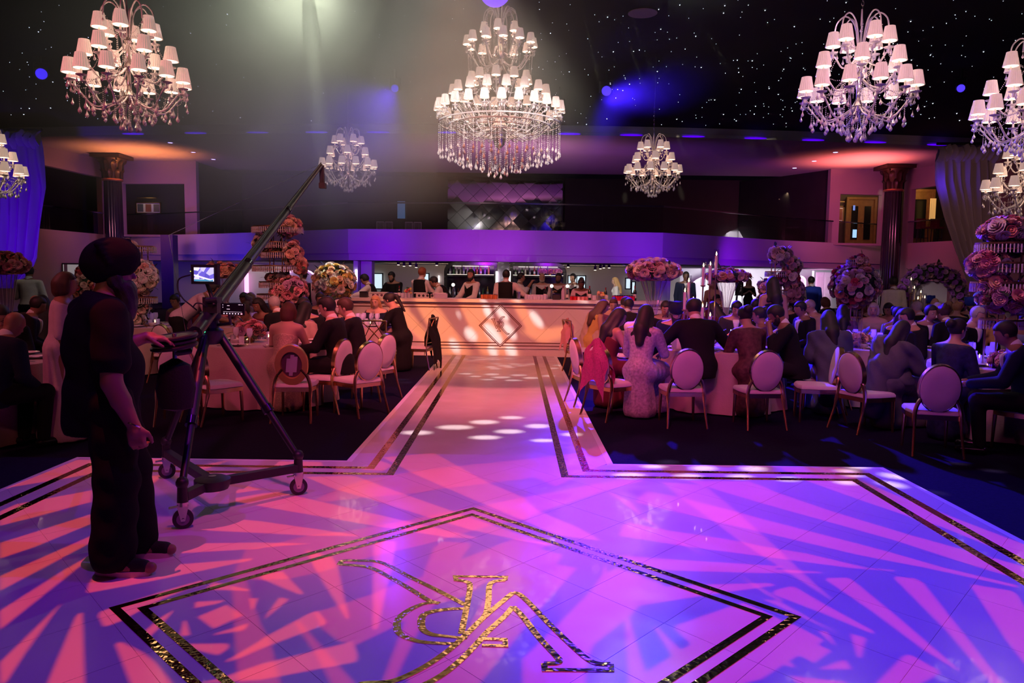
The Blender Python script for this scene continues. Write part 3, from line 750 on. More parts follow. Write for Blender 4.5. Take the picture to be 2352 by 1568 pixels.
FL7 = [(860, 130, 90, 14), (760, 163, 90, 14), (820, 203, 90, 12), (750, 263, 95, 22, 4), (1170, 208, 110, 22, 10), (1160, 283, 125, 24, 10), (230, 235, 100, 20), (1540, 320, 90, 16, 8), (2060, 130, 100, 12, 5), (1740, 65, 85, 10, 5)]
DOTS = dots(RUN, 780, 800, 3.62, gnd) + dots(FL5, 1200, 1040, 3.92, gnd) + dots(FL7, 1752, 1040, 3.92, gnd)
projector(PROJ_D, 'black gobo projector over the runway throwing white dots', DOTS, [1] * len(DOTS), [BLACK, None])
BARP = lambda x, y: at(x, y, BY)
def bpoly(s): return [BARP(800 + float(q.split(',')[0]) / 3.36, 670 + float(q.split(',')[1]) / 3.36) for q in s.split()]
BST = [bpoly(s) for s in ('500,58 650,58 960,490 740,490', '840,58 1000,58 1340,490 1030,490', '560,300 730,490 590,490', '1240,58 1330,58 1500,330 1400,330', '1320,300 1740,260 1740,330 1500,400', '250,58 400,58 620,330 560,380')]
BOV = dots([(1450, 210, 82, 30, 52), (945, 330, 62, 36, 50), (1120, 330, 110, 40, 52), (1245, 305, 80, 32, 55), (1185, 165, 78, 32, 50), (1075, 150, 66, 26, 65), (852, 175, 30, 8, 60), (820, 415, 62, 28, 55), (1115, 452, 52, 30, 60), (1255, 450, 60, 36, 55), (1045, 88, 40, 12, 45), (1300, 72, 40, 12, 30), (1810, 82, 60, 16, 25), (1960, 84, 40, 10, -30)], 800, 670, 3.36, BARP)
projector(PROJ_B, 'black gobo projector over the runway throwing orange rays on the bar', BST + BOV, [1] * len(BST) + [2] * len(BOV), [BLACK, colour_glass('orange_glass', (0.62, 0.20, 0.06)), None], Rr=0.30)
def hit(x, y):
    p = gnd(x, y, ZS) if y < 384 else at(x, y, 36.0 if (x < 470 or x > 1890) else 40.8)
    return p
STK = []
for (x, y, a, b, th) in [(150, 340, 20, 6, -70), (320, 367, 18, 5, 60), (503, 301, 16, 5, -35), (446, 320, 16, 4, 45), (575, 303, 16, 5, 35), (687, 335, 18, 5, -85), (531, 380, 22, 3, 30), (667, 402, 18, 5, -80), (972, 378, 22, 5, 60), (996, 452, 12, 5, 75), (1305, 344, 15, 6, -65), (1244, 388, 14, 7, 65), (1171, 425, 14, 4, -40), (1435, 453, 12, 5, 90), (1763, 320, 16, 5, -30), (1722, 335, 14, 4, -35), (1792, 350, 22, 6, 60), (1579, 367, 20, 6, 75), (1564, 442, 18, 5, 75), (2052, 367, 18, 5, -50), (2023, 459, 24, 6, -88)]:
    STK += dots([(0, 0, a, b, th)], x, y, 1.0, hit)
projector(PROJ_S, 'black gobo projector under the ceiling throwing pale streaks at the balcony', STK, [1] * len(STK), [BLACK, None], axis='y')

# ------------------------------------------------------------------ lamps that hang in view
M_LENS = glow('blue_lens', (0.06, 0.03, 1.0), 1.7); M_LENSW = glow('white_lens', (1.0, 0.85, 0.9), 9.0); M_BALL = glow('violet_ball', (0.20, 0.08, 0.85), 1.3)
def head(px, py, z, label, lens, tilt, r=0.10):
    Y = (z - CAMH) / ray(px, py).z * ray(px, py).y
    p = at(px, py, Y)
    t = thing('moving_head_lamp', label, 'stage lamp', p, 0)
    d = Vector(tilt).normalized()
    ob('lamp_body', MB().tube([d * -0.02, d * -0.10, d * -0.24], [r * 1.25, r * 1.25, r * 0.8], 16), BLACK, t)
    ob('lens', MB().cyl(d * -0.02, d * 0.02, r * 1.05, r, 16), lens, t)
    ob('yoke', MB().tube([(-r * 1.6, 0, -.05), (-r * 1.6, 0, 0.26), (r * 1.6, 0, 0.26), (r * 1.6, 0, -.05)], 0.02, 6), BLACK, t)
    ob('clamp', MB().cyl((0, 0, 0.26), (0, 0, ZC - p.z), 0.03), BLACK, t)
    return t
head(95, 170, 6.55, 'blue stage lamp on the black ceiling over the left drape', M_LENS, (0.5, -1, -0.5), 0.13)
head(907, 203, 6.5, 'blue stage lamp on the ceiling to the left of the large chandelier', M_LENS, (0.2, -1, -0.6), 0.09)
head(1393, 209, 6.5, 'bright blue stage lamp on the ceiling to the right of the large chandelier', M_LENS, (-0.1, -1, -0.5), 0.12)
head(2207, 203, 6.5, 'blue stage lamp on the ceiling between the two chandeliers at the right', M_LENS, (-0.6, -1, -0.5), 0.09)
head(1016, 245, 6.4, 'white stage lamp at the left flank of the large chandelier', M_LENSW, (0.6, -1, -0.6), 0.075)
head(1286, 249, 6.4, 'white stage lamp at the right flank of the large chandelier', M_LENSW, (-0.6, -1, -0.6), 0.08)
p = at(1137, -22, 13.5)
t = thing('globe_lamp', 'violet glowing globe under the ceiling above the large chandelier', 'lamp', p)
ob('globe', MB().ball((0, 0, 0), 0.27, 24, 14), M_BALL, t); ob('stem', MB().cyl((0, 0, 0.26), (0, 0, ZC - p.z), 0.02), BLACK, t)
for px, py, lab in ((1152, 27, 'dull round ceiling plate just above the large chandelier'), (1476, 31, 'dull pink round ceiling plate in the haze right of the violet globe')):
    p = gnd(px, py, ZC - 0.02)
    o = ob('ceiling_plate', MB().lathe([(0.30, 0), (0.30, 0.012), (0.02, 0.015)], 24), mat('plate_grey', (0.20, 0.15, 0.14), 0.6), None, p); tag(o, lab, 'ceiling plate')
# soffit lamps: a row of blue strips at the edge and small round downlights in the soffit
M_LED = glow('blue_led', (0.09, 0.0, 1.0), 1.2, True); M_DOT = glow('downlight_blue', (0.35, 0.30, 1.0), 10.0)
for px in (318, 459, 598, 731, 870, 1030, 1300, 1440, 1580, 1720, 1850, 1990, 2131):
    y = fy(px) - 0.03; x = at(px, 700, y).x
    o = ob('edge_light', MB().ball((0, 0, 0), (0.42, 0.035, 0.03), 16, 6), M_LED, None, (x, y - 0.03, ZS + 0.035)); tag(o, 'flat blue light set in the edge of the pale soffit', 'light', 'blue lights along the soffit edge')
for px, py in ((391, 328), (444, 350), (490, 366), (1919, 350), (1870, 370), (1825, 386)):
    p = gnd(px, py, ZS - 0.01)
    t = thing('downlight', 'small round blue downlight in the ' + ('left' if px < 1000 else 'right') + ' soffit, row of three', 'downlight', p, 0, 'downlights in the %s soffit' % ('left' if px < 1000 else 'right'))
    ob('ring', MB().lathe([(0.13, 0), (0.13, 0.02), (0.09, 0.02), (0.09, 0)], 16, closed=True), WHITEP, t); ob('lens', MB().cyl((0, 0, 0.0), (0, 0, 0.015), 0.09), M_DOT, t)
# haze under the ceiling
def haze(name, px, py, Y, size, dens):
    m = bpy.data.materials.new(name); m.use_nodes = True; nt = m.node_tree; nt.nodes.clear(); N = nt.nodes; L = nt.links
    out = N.new('ShaderNodeOutputMaterial'); v = N.new('ShaderNodeVolumeScatter'); v.inputs['Color'].default_value = (0.93, 0.97, 0.86, 1); v.inputs['Anisotropy'].default_value = 0.1
    tc = N.new('ShaderNodeTexCoord'); ln = N.new('ShaderNodeVectorMath'); ln.operation = 'LENGTH'
    nz = N.new('ShaderNodeTexNoise'); nz.inputs['Scale'].default_value = 1.9; nz.inputs['Detail'].default_value = 2.5; nz.inputs['Distortion'].default_value = 0.6
    f = N.new('ShaderNodeMapRange'); f.interpolation_type = 'SMOOTHSTEP'; f.inputs[1].default_value = 1.0; f.inputs[2].default_value = 0.15; f.inputs[3].default_value = 0.0; f.inputs[4].default_value = 1.0
    g = N.new('ShaderNodeMapRange'); g.inputs[1].default_value = 0.36; g.inputs[2].default_value = 0.72; g.inputs[3].default_value = 0.5; g.inputs[4].default_value = 1.4
    mu = N.new('ShaderNodeMath'); mu.operation = 'MULTIPLY'; m2 = N.new('ShaderNodeMath'); m2.operation = 'MULTIPLY'; m2.inputs[1].default_value = dens
    L.new(tc.outputs['Object'], ln.inputs[0]); L.new(ln.outputs['Value'], f.inputs[0]); L.new(tc.outputs['Object'], nz.inputs['Vector']); L.new(nz.outputs['Fac'], g.inputs[0])
    L.new(f.outputs[0], mu.inputs[0]); L.new(g.outputs[0], mu.inputs[1]); L.new(mu.outputs[0], m2.inputs[0]); L.new(m2.outputs[0], v.inputs['Density']); L.new(v.outputs[0], out.inputs['Volume'])
    p = at(px, py, Y)
    b = MB().ball((0, 0, 0), 1.0, 20, 12)
    o = ob('haze', b, m, None, p, None, scale=size); o['kind'] = 'stuff'
    o['label'] = 'drifting pale haze lit under the black ceiling'; o['category'] = 'haze'
    return o
haze('haze_left', 660, 70, 15.5, (7.5, 6.0, 4.6), 0.42)
haze('haze_right', 1560, 20, 17.0, (4.5, 5.0, 2.2), 0.06)

# ------------------------------------------------------------------ chandeliers
def shade_mat():
    m = mat('pleated_silk', (0.80, 0.70, 0.66), 0.7, var=0.08, scale=30, emit=(1.0, 0.66, 0.50), es=0.30, sample=False)
    return m
M_SHADE = shade_mat(); M_BULB = glow('candle_bulb', (1.0, 0.80, 0.58), 7.0); M_INNER = glow('shade_lining', (1.0, 0.78, 0.60), 1.5)
def shade_mesh(n=44, rb=0.087, rt=0.055, h=0.17):
    b = MB()
    rows = []
    for r, z in ((rb, 0), (rt, h)):
        rows.append([((r + (0.0035 if k % 2 else -0.0035)) * math.cos(2 * PI * k / n), (r + (0.0035 if k % 2 else -0.0035)) * math.sin(2 * PI * k / n), z) for k in range(n)])
    b.grid(rows, closed=True, mi=0)
    b.lathe([(rt - 0.006, h - 0.002), (rb - 0.007, 0.001)], 20, mi=1)
    b.f = [f for f in b.f if len(f) <= 4]; b.mi = b.mi[:len(b.f)]
    # trims at both rims
    b.lathe([(rb + .004, 0), (rb + .004, 0.008), (rb - .006, 0.008), (rb - .006, 0)], 22, closed=True)
    b.lathe([(rt + .004, h - .007), (rt + .004, h), (rt - .005, h), (rt - .005, h - .007)], 22, closed=True)
    return b.mesh('lamp_shade', False, [M_SHADE, M_INNER])
SHADE = shade_mesh()
BULB = MB().lathe([(0.001, 0.115), (0.010, 0.09), (0.016, 0.06), (0.012, 0.03), (0.006, 0.02)], 8).mesh('bulb', True, [M_BULB])
def drop_mesh(L=0.085, r=0.018):
    return MB().lathe([(0.0005, 0), (0.003, -0.012), (0.004, -L * .3), (r, -L * .70), (r * .8, -L * .85), (0.0008, -L)], 7).mesh('crystal_drop', False, [CRYST])
DROP = drop_mesh(); DROPL = drop_mesh(0.115, 0.024)
BOBECHE = MB().lathe([(0.010, -0.05), (0.016, -0.03), (0.02, 0.0), (0.055, 0.012), (0.062, 0.022), (0.05, 0.018), (0.014, 0.01), (0.012, 0.09), (0.002, 0.09)], 14).mesh('candle_cup', True, [CRYST])
M_SILV = mat('silvered_stem', (0.60, 0.52, 0.52), 0.15, 0.9, var=0.1)
def beads(b, p0, p1, r=0.0075, step=0.021):
    p0, p1 = Vector(p0), Vector(p1); n = max(2, int((p1 - p0).length / step))
    for i in range(n + 1):
        q = p0.lerp(p1, i / n)
        b.add([(q.x, q.y, q.z + r), (q.x + r, q.y, q.z), (q.x, q.y + r, q.z), (q.x - r, q.y, q.z), (q.x, q.y - r, q.z), (q.x, q.y, q.z - r)], [(0, 1, 2), (0, 2, 3), (0, 3, 4), (0, 4, 1), (5, 2, 1), (5, 3, 2), (5, 4, 3), (5, 1, 4)])
def swag(b, p0, p1, sag, r=0.0075):
    p0, p1 = Vector(p0), Vector(p1); pts = [p0.lerp(p1, k / 6) - Vector((0, 0, sag * (1 - (2 * k / 6 - 1) ** 2))) for k in range(7)]
    for a, c_ in zip(pts, pts[1:]): beads(b, a, c_, r)
def tier(t, n, r, zc, zhub, rng, a0, hang=2, cup_drop=True, sc=1.0):
    """n arms from the stem to candle cups with shades; zc = centre height of the shades"""
    zs = zc - 0.085 * sc
    armmesh = MB().tube(spl([(0.04, 0, zhub), (r * 0.30, 0, zhub - 0.05 - r * .10), (r * 0.62, 0, zhub - 0.09 - r * .12), (r * 0.90, 0, lerp(zhub - .05, zs - .1, .6)), (r, 0, zs - 0.13)], 4), 0.0105, 6).mesh('arm', True, [CRYST])
    for k in range(n):
        a = a0 + 2 * PI * k / n; ca, sa = math.cos(a), math.sin(a)
        inst('arm', armmesh, t, (0, 0, 0), (0, 0, a))
        cup = inst('candle_cup', BOBECHE, t, (r * ca, r * sa, zs - 0.09))
        s_ = inst('lamp_shade', SHADE, t, (r * ca, r * sa, zs), (0, 0, a + rng.random()), sc)
        inst('bulb', BULB, s_, (0, 0, 0))
        if cup_drop:
            for j in range(3):
                b_ = a + 2 * PI * (j + .5) / 3
                inst('crystal_drop', DROP, t, (r * ca + 0.05 * math.cos(b_), r * sa + 0.05 * math.sin(b_), zs - 0.085), (0, 0, rng.random() * 3), 0.9)
        for j in range(hang):
            f = 0.45 + 0.30 * j
            inst('crystal_drop', DROPL if j == 0 else DROP, t, (r * f * ca, r * f * sa, lerp(zhub - 0.09 - r * .10, zs - 0.18, max(0, f - .55) * 1.6) - 0.01), (0, 0, rng.random() * 3))
def crown(t, n, r, z0, z1):
    m = MB().tube(spl([(0.03, 0, z0), (r * .25, 0, lerp(z0, z1, .7)), (r * .6, 0, z1), (r * .92, 0, lerp(z0, z1, .82)), (r, 0, lerp(z0, z1, .45))], 4), [0.009] * 17, 6).mesh('crown_arc', True, [CRYST])
    for k in range(n):
        a = 2 * PI * (k + .3) / n
        inst('crown_arc', m, t, (0, 0, 0), (0, 0, a))
        inst('crystal_drop', DROP, t, (r * math.cos(a), r * math.sin(a), lerp(z0, z1, .43)), (0, 0, a), 0.8)
def small_chandelier(loc, label, rz, first=None, sc=1.0):
    if first is not None:
        t = dup(first, loc, rz, label, scale=sc)
        for c_ in list(t.children):
            if c_.name.startswith('cable'): bpy.data.objects.remove(c_)
    else:
        rng = random.Random(5)
        t = thing('chandelier', label, 'chandelier', loc, rz)
        ob('stem', MB().lathe([(0.002, 0.30), (0.05, 0.34), (0.07, 0.42), (0.025, 0.50), (0.02, 0.70), (0.055, 0.76), (0.03, 0.82), (0.018, 1.0), (0.05, 1.06), (0.028, 1.12), (0.012, 1.3), (0.002, 1.62)], 12), M_SILV, t)
        tier(t, 12, 0.625, 0.68, 0.42, rng, 0.1, 3)
        tier(t, 6, 0.47, 0.95, 0.74, rng, 0.3, 2)
        tier(t, 6, 0.31, 1.24, 1.02, rng, 0.75, 1)
        crown(t, 8, 0.30, 1.10, 1.50)
        bs = MB()
        for k in range(16):
            a = 2 * PI * k / 16; ca, sa = math.cos(a), math.sin(a); rr = 0.10 if k % 2 else 0.17
            zb = 0.12 if k % 2 else 0.20
            beads(bs, (rr * ca, rr * sa, 0.42), (rr * ca, rr * sa, zb))
            inst('crystal_drop', DROPL, t, (rr * ca, rr * sa, zb - 0.005), (0, 0, a))
        for k in range(8):
            a = 2 * PI * k / 8; ca, sa = math.cos(a), math.sin(a)
            beads(bs, (0.12 * ca, 0.12 * sa, 1.15), (0.13 * ca, 0.13 * sa, 0.80)); beads(bs, (0.2 * ca, 0.2 * sa, 0.78), (0.22 * ca, 0.22 * sa, 0.48))
            swag(bs, (0.30 * math.cos(a + .3), 0.30 * math.sin(a + .3), 1.30), (0.06 * ca, 0.06 * sa, 1.12), 0.03)
        for k in range(12):
            a, a2 = 0.1 + 2 * PI * k / 12, 0.1 + 2 * PI * (k + 1) / 12
            swag(bs, (.625 * math.cos(a), .625 * math.sin(a), .50), (.625 * math.cos(a2), .625 * math.sin(a2), .50), .09)
            swag(bs, (.625 * math.cos(a), .625 * math.sin(a), .50), (.16 * math.cos(a), .16 * math.sin(a), .78), .10)
            for j in range(2):
                b_ = a + .13 + .26 * j; rr = .40 + .13 * j
                beads(bs, (rr * math.cos(b_), rr * math.sin(b_), .40), (rr * math.cos(b_), rr * math.sin(b_), .27)); inst('crystal_drop', DROPL, t, (rr * math.cos(b_), rr * math.sin(b_), .27), (0, 0, a))
        for k in range(6):
            a, a2 = 0.3 + 2 * PI * k / 6, 0.3 + 2 * PI * (k + 1) / 6
            swag(bs, (.47 * math.cos(a), .47 * math.sin(a), .78), (.47 * math.cos(a2), .47 * math.sin(a2), .78), .12); beads(bs, (.30 * math.cos(a), .30 * math.sin(a), 1.05), (.42 * math.cos(a), .42 * math.sin(a), .82))
        inst('crystal_drop', DROPL, t, (0, 0, 0.12), (0, 0, 0), 1.2)
        stuff(ob('bead_strings', bs, CRYST, t, smooth=False))
    L_ = max(0.05, (ZC - loc[2]) / sc - 1.6)
    ch = MB()
    for i in range(int(min(0.55, L_) / 0.05)):
        z = 1.6 + 0.05 * i
        ch.tube([(0.014 * math.cos(q) * (i % 2), 0.014 * math.cos(q) * (1 - i % 2), z + 0.03 + 0.03 * math.sin(q)) for q in [PI / 3 * j for j in range(7)]], 0.004, 4, False)
    ch.cyl((0, 0, 1.6 + min(.55, L_)), (0, 0, 1.6 + L_), 0.006)
    ob('cable', ch, M_SILV, t)
    l_ = lamp('chandelier_glow', 'POINT', Vector(loc) + Vector((0, 0, 0.80)), 14, (1.0, 0.60, 0.42), size=0.30, spec=0.4)
    return t
first = small_chandelier(at(300, 302, 9.4), 'tiered crystal chandelier with pleated shades hanging in the pale haze over the cameraman', 0.0)
small_chandelier(at(1966, 325, 9.5), 'tiered crystal chandelier with pleated shades against the starry black ceiling above the blue-lit carpet', 0.9, first)
small_chandelier(at(800, 441, 18.6), 'small distant crystal chandelier glowing pink behind the tip of the camera crane', 0.4, first)
small_chandelier(at(1498, 453, 18.8), 'small distant crystal chandelier with a pink glow over the guests beside the bar', 1.2, first)
small_chandelier(at(2368, 372, 9.6), 'crystal chandelier cut by the frame edge, hanging above the tall tiered flowers', 0.2, first)
small_chandelier(at(2352, 512, 13.6), 'lower chandelier touching the top of the tall tiered flowers at the frame edge', 0.6, first)
small_chandelier(at(-32, 470, 14.6), 'chandelier mostly beyond the frame edge in front of the violet drape', 0.5, first)

def grand_chandelier(loc):
    rng = random.Random(9)
    t = thing('grand_chandelier', 'very large crystal chandelier with five rows of shades hanging over the bar', 'chandelier', loc)
    ob('stem', MB().lathe([(0.002, 0.5), (0.10, 0.6), (0.16, 0.95), (0.05, 1.1), (0.04, 1.5), (0.12, 1.62), (0.05, 1.75), (0.04, 2.2), (0.11, 2.32), (0.05, 2.45), (0.03, 2.9), (0.002, 3.2)], 14), M_SILV, t)
    tier(t, 24, 1.18, 1.31, 1.00, rng, 0.05, 0)
    tier(t, 16, 0.90, 1.61, 1.22, rng, 0.15, 0)
    tier(t, 10, 0.55, 1.86, 1.52, rng, 0.2, 0)
    tier(t, 12, 0.63, 2.54, 2.20, rng, 0.1, 1)
    tier(t, 6, 0.33, 2.76, 2.40, rng, 0.4, 0)
    crown(t, 12, 0.33, 2.62, 3.14)
    bs = MB(); rim_ = MB()
    for r, n in ((1.17, 44), (0.98, 36), (0.78, 26), (0.57, 18), (0.36, 12), (0.16, 6)):
        zt = 0.98 - (1.17 - r) * 0.28; zb = 0.06 + 0.42 * (r / 1.17)
        rim_.lathe([(r - .012, zt), (r + .012, zt), (r + .012, zt + .025), (r - .012, zt + .025)], 40, closed=True)
        for k in range(n):
            a = 2 * PI * (k + rng.random() * .3) / n; ca, sa = math.cos(a), math.sin(a); z = zb + rng.uniform(-.03, .03)
            beads(bs, (r * ca, r * sa, zt), (r * ca, r * sa, z), 0.010, 0.034)
            inst('crystal_drop', DROPL, t, (r * ca, r * sa, z), (0, 0, a), rng.uniform(0.95, 1.3))
    for k in range(24):
        a = 2 * PI * (k + .5) / 24; ca, sa = math.cos(a), math.sin(a)
        beads(bs, (0.62 * ca, 0.62 * sa, 2.30), (0.60 * ca, 0.60 * sa, 1.98), 0.010, 0.03)
        beads(bs, (0.30 * ca, 0.30 * sa, 2.9), (0.34 * ca, 0.34 * sa, 2.2), 0.009, 0.03)
        swag(bs, (1.17 * ca, 1.17 * sa, 1.16), (1.17 * math.cos(a + .26), 1.17 * math.sin(a + .26), 1.16), 0.10, 0.010)
        swag(bs, (0.9 * ca, 0.9 * sa, 1.46), (0.9 * math.cos(a + .26), 0.9 * math.sin(a + .26), 1.46), 0.08, 0.010)
        for j in range(3):
            beads(bs, ((0.5 + .2 * j) * ca, (0.5 + .2 * j) * sa, 1.28 - .1 * j), ((0.55 + .22 * j) * ca, (0.55 + .22 * j) * sa, 0.95 - .03 * j), 0.011, 0.034)
    ob('basket_frame', rim_, CRYST, t)
    stuff(ob('bead_strings', bs, CRYST, t, smooth=False))
    ob('cable', MB().cyl((0, 0, 3.15), (0, 0, ZC - loc[2]), 0.02), M_SILV, t)
    lamp('chandelier_glow', 'POINT', Vector(loc) + Vector((0, 0, 1.15)), 30, (1.0, 0.58, 0.42), size=0.55, spec=0.4)
    lamp('chandelier_glow', 'POINT', Vector(loc) + Vector((0, 0, 2.45)), 12, (1.0, 0.58, 0.42), size=0.25, spec=0.4)
grand_chandelier(at(1146, 405, 15.0))

# ------------------------------------------------------------------ people: one smooth field per body and per garment
def A3(*v): return np.array(v, float)
def sdf_mesh(prims, vox, clips=(), infl=0.0, fold=None, name='mesh', extra=None):
    lo = np.full(3, 1e9); hi = -lo
    for p in prims:
        if p[0] == 'c':
            for q, r in ((p[1], p[3]), (p[2], p[4])): lo = np.minimum(lo, q - r); hi = np.maximum(hi, q + r)
        else: r = max(p[2]); lo = np.minimum(lo, p[1] - r); hi = np.maximum(hi, p[1] + r)
    lo = lo - infl - 3 * vox - 0.01; hi = hi + infl + 3 * vox + 0.01
    n = np.ceil((hi - lo) / vox).astype(int) + 1
    F = np.full(n, 9.0, np.float32)
    ax = [lo[i] + vox * np.arange(n[i]) for i in range(3)]
    for p in prims:
        k = p[5] if p[0] == 'c' else p[4]
        if p[0] == 'c':
            a, b, ra, rb = p[1:5]; m = max(ra, rb)
            plo = np.minimum(a, b) - m; phi = np.maximum(a, b) + m
        else:
            m = max(p[2]); plo = p[1] - m; phi = p[1] + m
        g = infl + k + 2.5 * vox
        i0 = np.maximum(0, ((plo - g - lo) / vox).astype(int)); i1 = np.minimum(n, ((phi + g - lo) / vox).astype(int) + 2)
        s = tuple(slice(i0[j], i1[j]) for j in range(3))
        X = ax[0][s[0]][:, None, None]; Y = ax[1][s[1]][None, :, None]; Z = ax[2][s[2]][None, None, :]
        if p[0] == 'c':
            d = b - a; L2 = max(1e-9, d @ d)
            t = np.clip(((X - a[0]) * d[0] + (Y - a[1]) * d[1] + (Z - a[2]) * d[2]) / L2, 0, 1)
            D = np.sqrt((X - a[0] - t * d[0]) ** 2 + (Y - a[1] - t * d[1]) ** 2 + (Z - a[2] - t * d[2]) ** 2) - (ra + (rb - ra) * t)
        else:
            c_, r, Rm = p[1], np.array(p[2]), p[3]
            x, y, z = X - c_[0], Y - c_[1], Z - c_[2]
            if Rm is not None:
                x, y, z = (Rm[0, 0] * x + Rm[1, 0] * y + Rm[2, 0] * z, Rm[0, 1] * x + Rm[1, 1] * y + Rm[2, 1] * z, Rm[0, 2] * x + Rm[1, 2] * y + Rm[2, 2] * z)
            q = np.sqrt((x / r[0]) ** 2 + (y / r[1]) ** 2 + (z / r[2]) ** 2)
            q2 = np.sqrt((x / r[0] ** 2) ** 2 + (y / r[1] ** 2) ** 2 + (z / r[2] ** 2) ** 2) + 1e-6
            D = q * (q - 1) / q2
        D = D - infl
        B = F[s]
        if k > 0:
            h = np.clip(0.5 + 0.5 * (B - D) / k, 0, 1); F[s] = B * (1 - h) + D * h - k * h * (1 - h)
        else: F[s] = np.minimum(B, D)
    X = ax[0][:, None, None]; Y = ax[1][None, :, None]; Z = ax[2][None, None, :]
    if fold: F += fold(X, Y, Z).astype(np.float32)
    for f in clips: F = np.maximum(F, f(X, Y, Z))
    # surface nets
    S_ = F < 0
    c8 = [(i, j, k) for i in (0, 1) for j in (0, 1) for k in (0, 1)]
    m = n - 1
    cnt = sum(S_[i:i + m[0], j:j + m[1], k:k + m[2]].astype(np.int8) for i, j, k in c8)
    act = np.argwhere((cnt > 0) & (cnt < 8))
    if len(act) == 0: return None
    idx = -np.ones(m, np.int64); idx[act[:, 0], act[:, 1], act[:, 2]] = np.arange(len(act))
    V = np.stack([F[act[:, 0] + i, act[:, 1] + j, act[:, 2] + k] for i, j, k in c8], 1)
    P = np.zeros((len(act), 3)); W = np.zeros(len(act)); C = np.array(c8, float)
    for a in range(8):
        for b in range(a + 1, 8):
            if abs(C[a] - C[b]).sum() == 1:
                va, vb = V[:, a], V[:, b]; cr = (va < 0) != (vb < 0)
                t = np.where(cr, va / np.where(cr, va - vb, 1), 0)
                P += np.where(cr[:, None], C[a] + (C[b] - C[a]) * t[:, None], 0); W += cr
    P = (act + P / W[:, None]) * vox + lo
    Q = []
    for axn in range(3):
        s0 = [slice(None)] * 3; s1 = [slice(None)] * 3; s0[axn] = slice(0, -1); s1[axn] = slice(1, None)
        e0, e1 = S_[tuple(s0)], S_[tuple(s1)]
        E = np.argwhere(e0 != e1); u, v = (axn + 1) % 3, (axn + 2) % 3
        E = E[(E[:, u] > 0) & (E[:, v] > 0) & (E[:, u] < m[u]) & (E[:, v] < m[v])]
        if len(E) == 0: continue
        def g(du, dv):
            q = E.copy(); q[:, u] -= du; q[:, v] -= dv; return idx[q[:, 0], q[:, 1], q[:, 2]]
        q = np.stack([g(1, 1), g(0, 1), g(0, 0), g(1, 0)], 1)
        fl = e1[E[:, 0], E[:, 1], E[:, 2]]
        q[fl] = q[fl][:, ::-1]
        Q.append(q[(q >= 0).all(1)])
    Q = np.concatenate(Q)
    if extra:
        me = bpy.data.meshes.new(name)
        vs = P.tolist() + extra.v; o = len(P)
        me.from_pydata(vs, [], Q.tolist() + [tuple(i + o for i in f) for f in extra.f])
    else:
        me = bpy.data.meshes.new(name)
        me.vertices.add(len(P)); me.vertices.foreach_set('co', P.astype(np.float32).ravel())
        me.loops.add(len(Q) * 4); me.loops.foreach_set('vertex_index', Q.astype(np.int32).ravel())
        me.polygons.add(len(Q)); me.polygons.foreach_set('loop_start', np.arange(0, len(Q) * 4, 4, dtype=np.int32))
        me.update(calc_edges=True)
    me.polygons.foreach_set('use_smooth', [True] * len(me.polygons)); me.update()
    return me
def rotx(a): c_, s = math.cos(a), math.sin(a); return np.array([[1, 0, 0], [0, c_, -s], [0, s, c_]])
def rotz(a): c_, s = math.cos(a), math.sin(a); return np.array([[c_, -s, 0], [s, c_, 0], [0, 0, 1]])
def roty(a): c_, s = math.cos(a), math.sin(a); return np.array([[c_, 0, s], [0, 1, 0], [-s, 0, c_]])

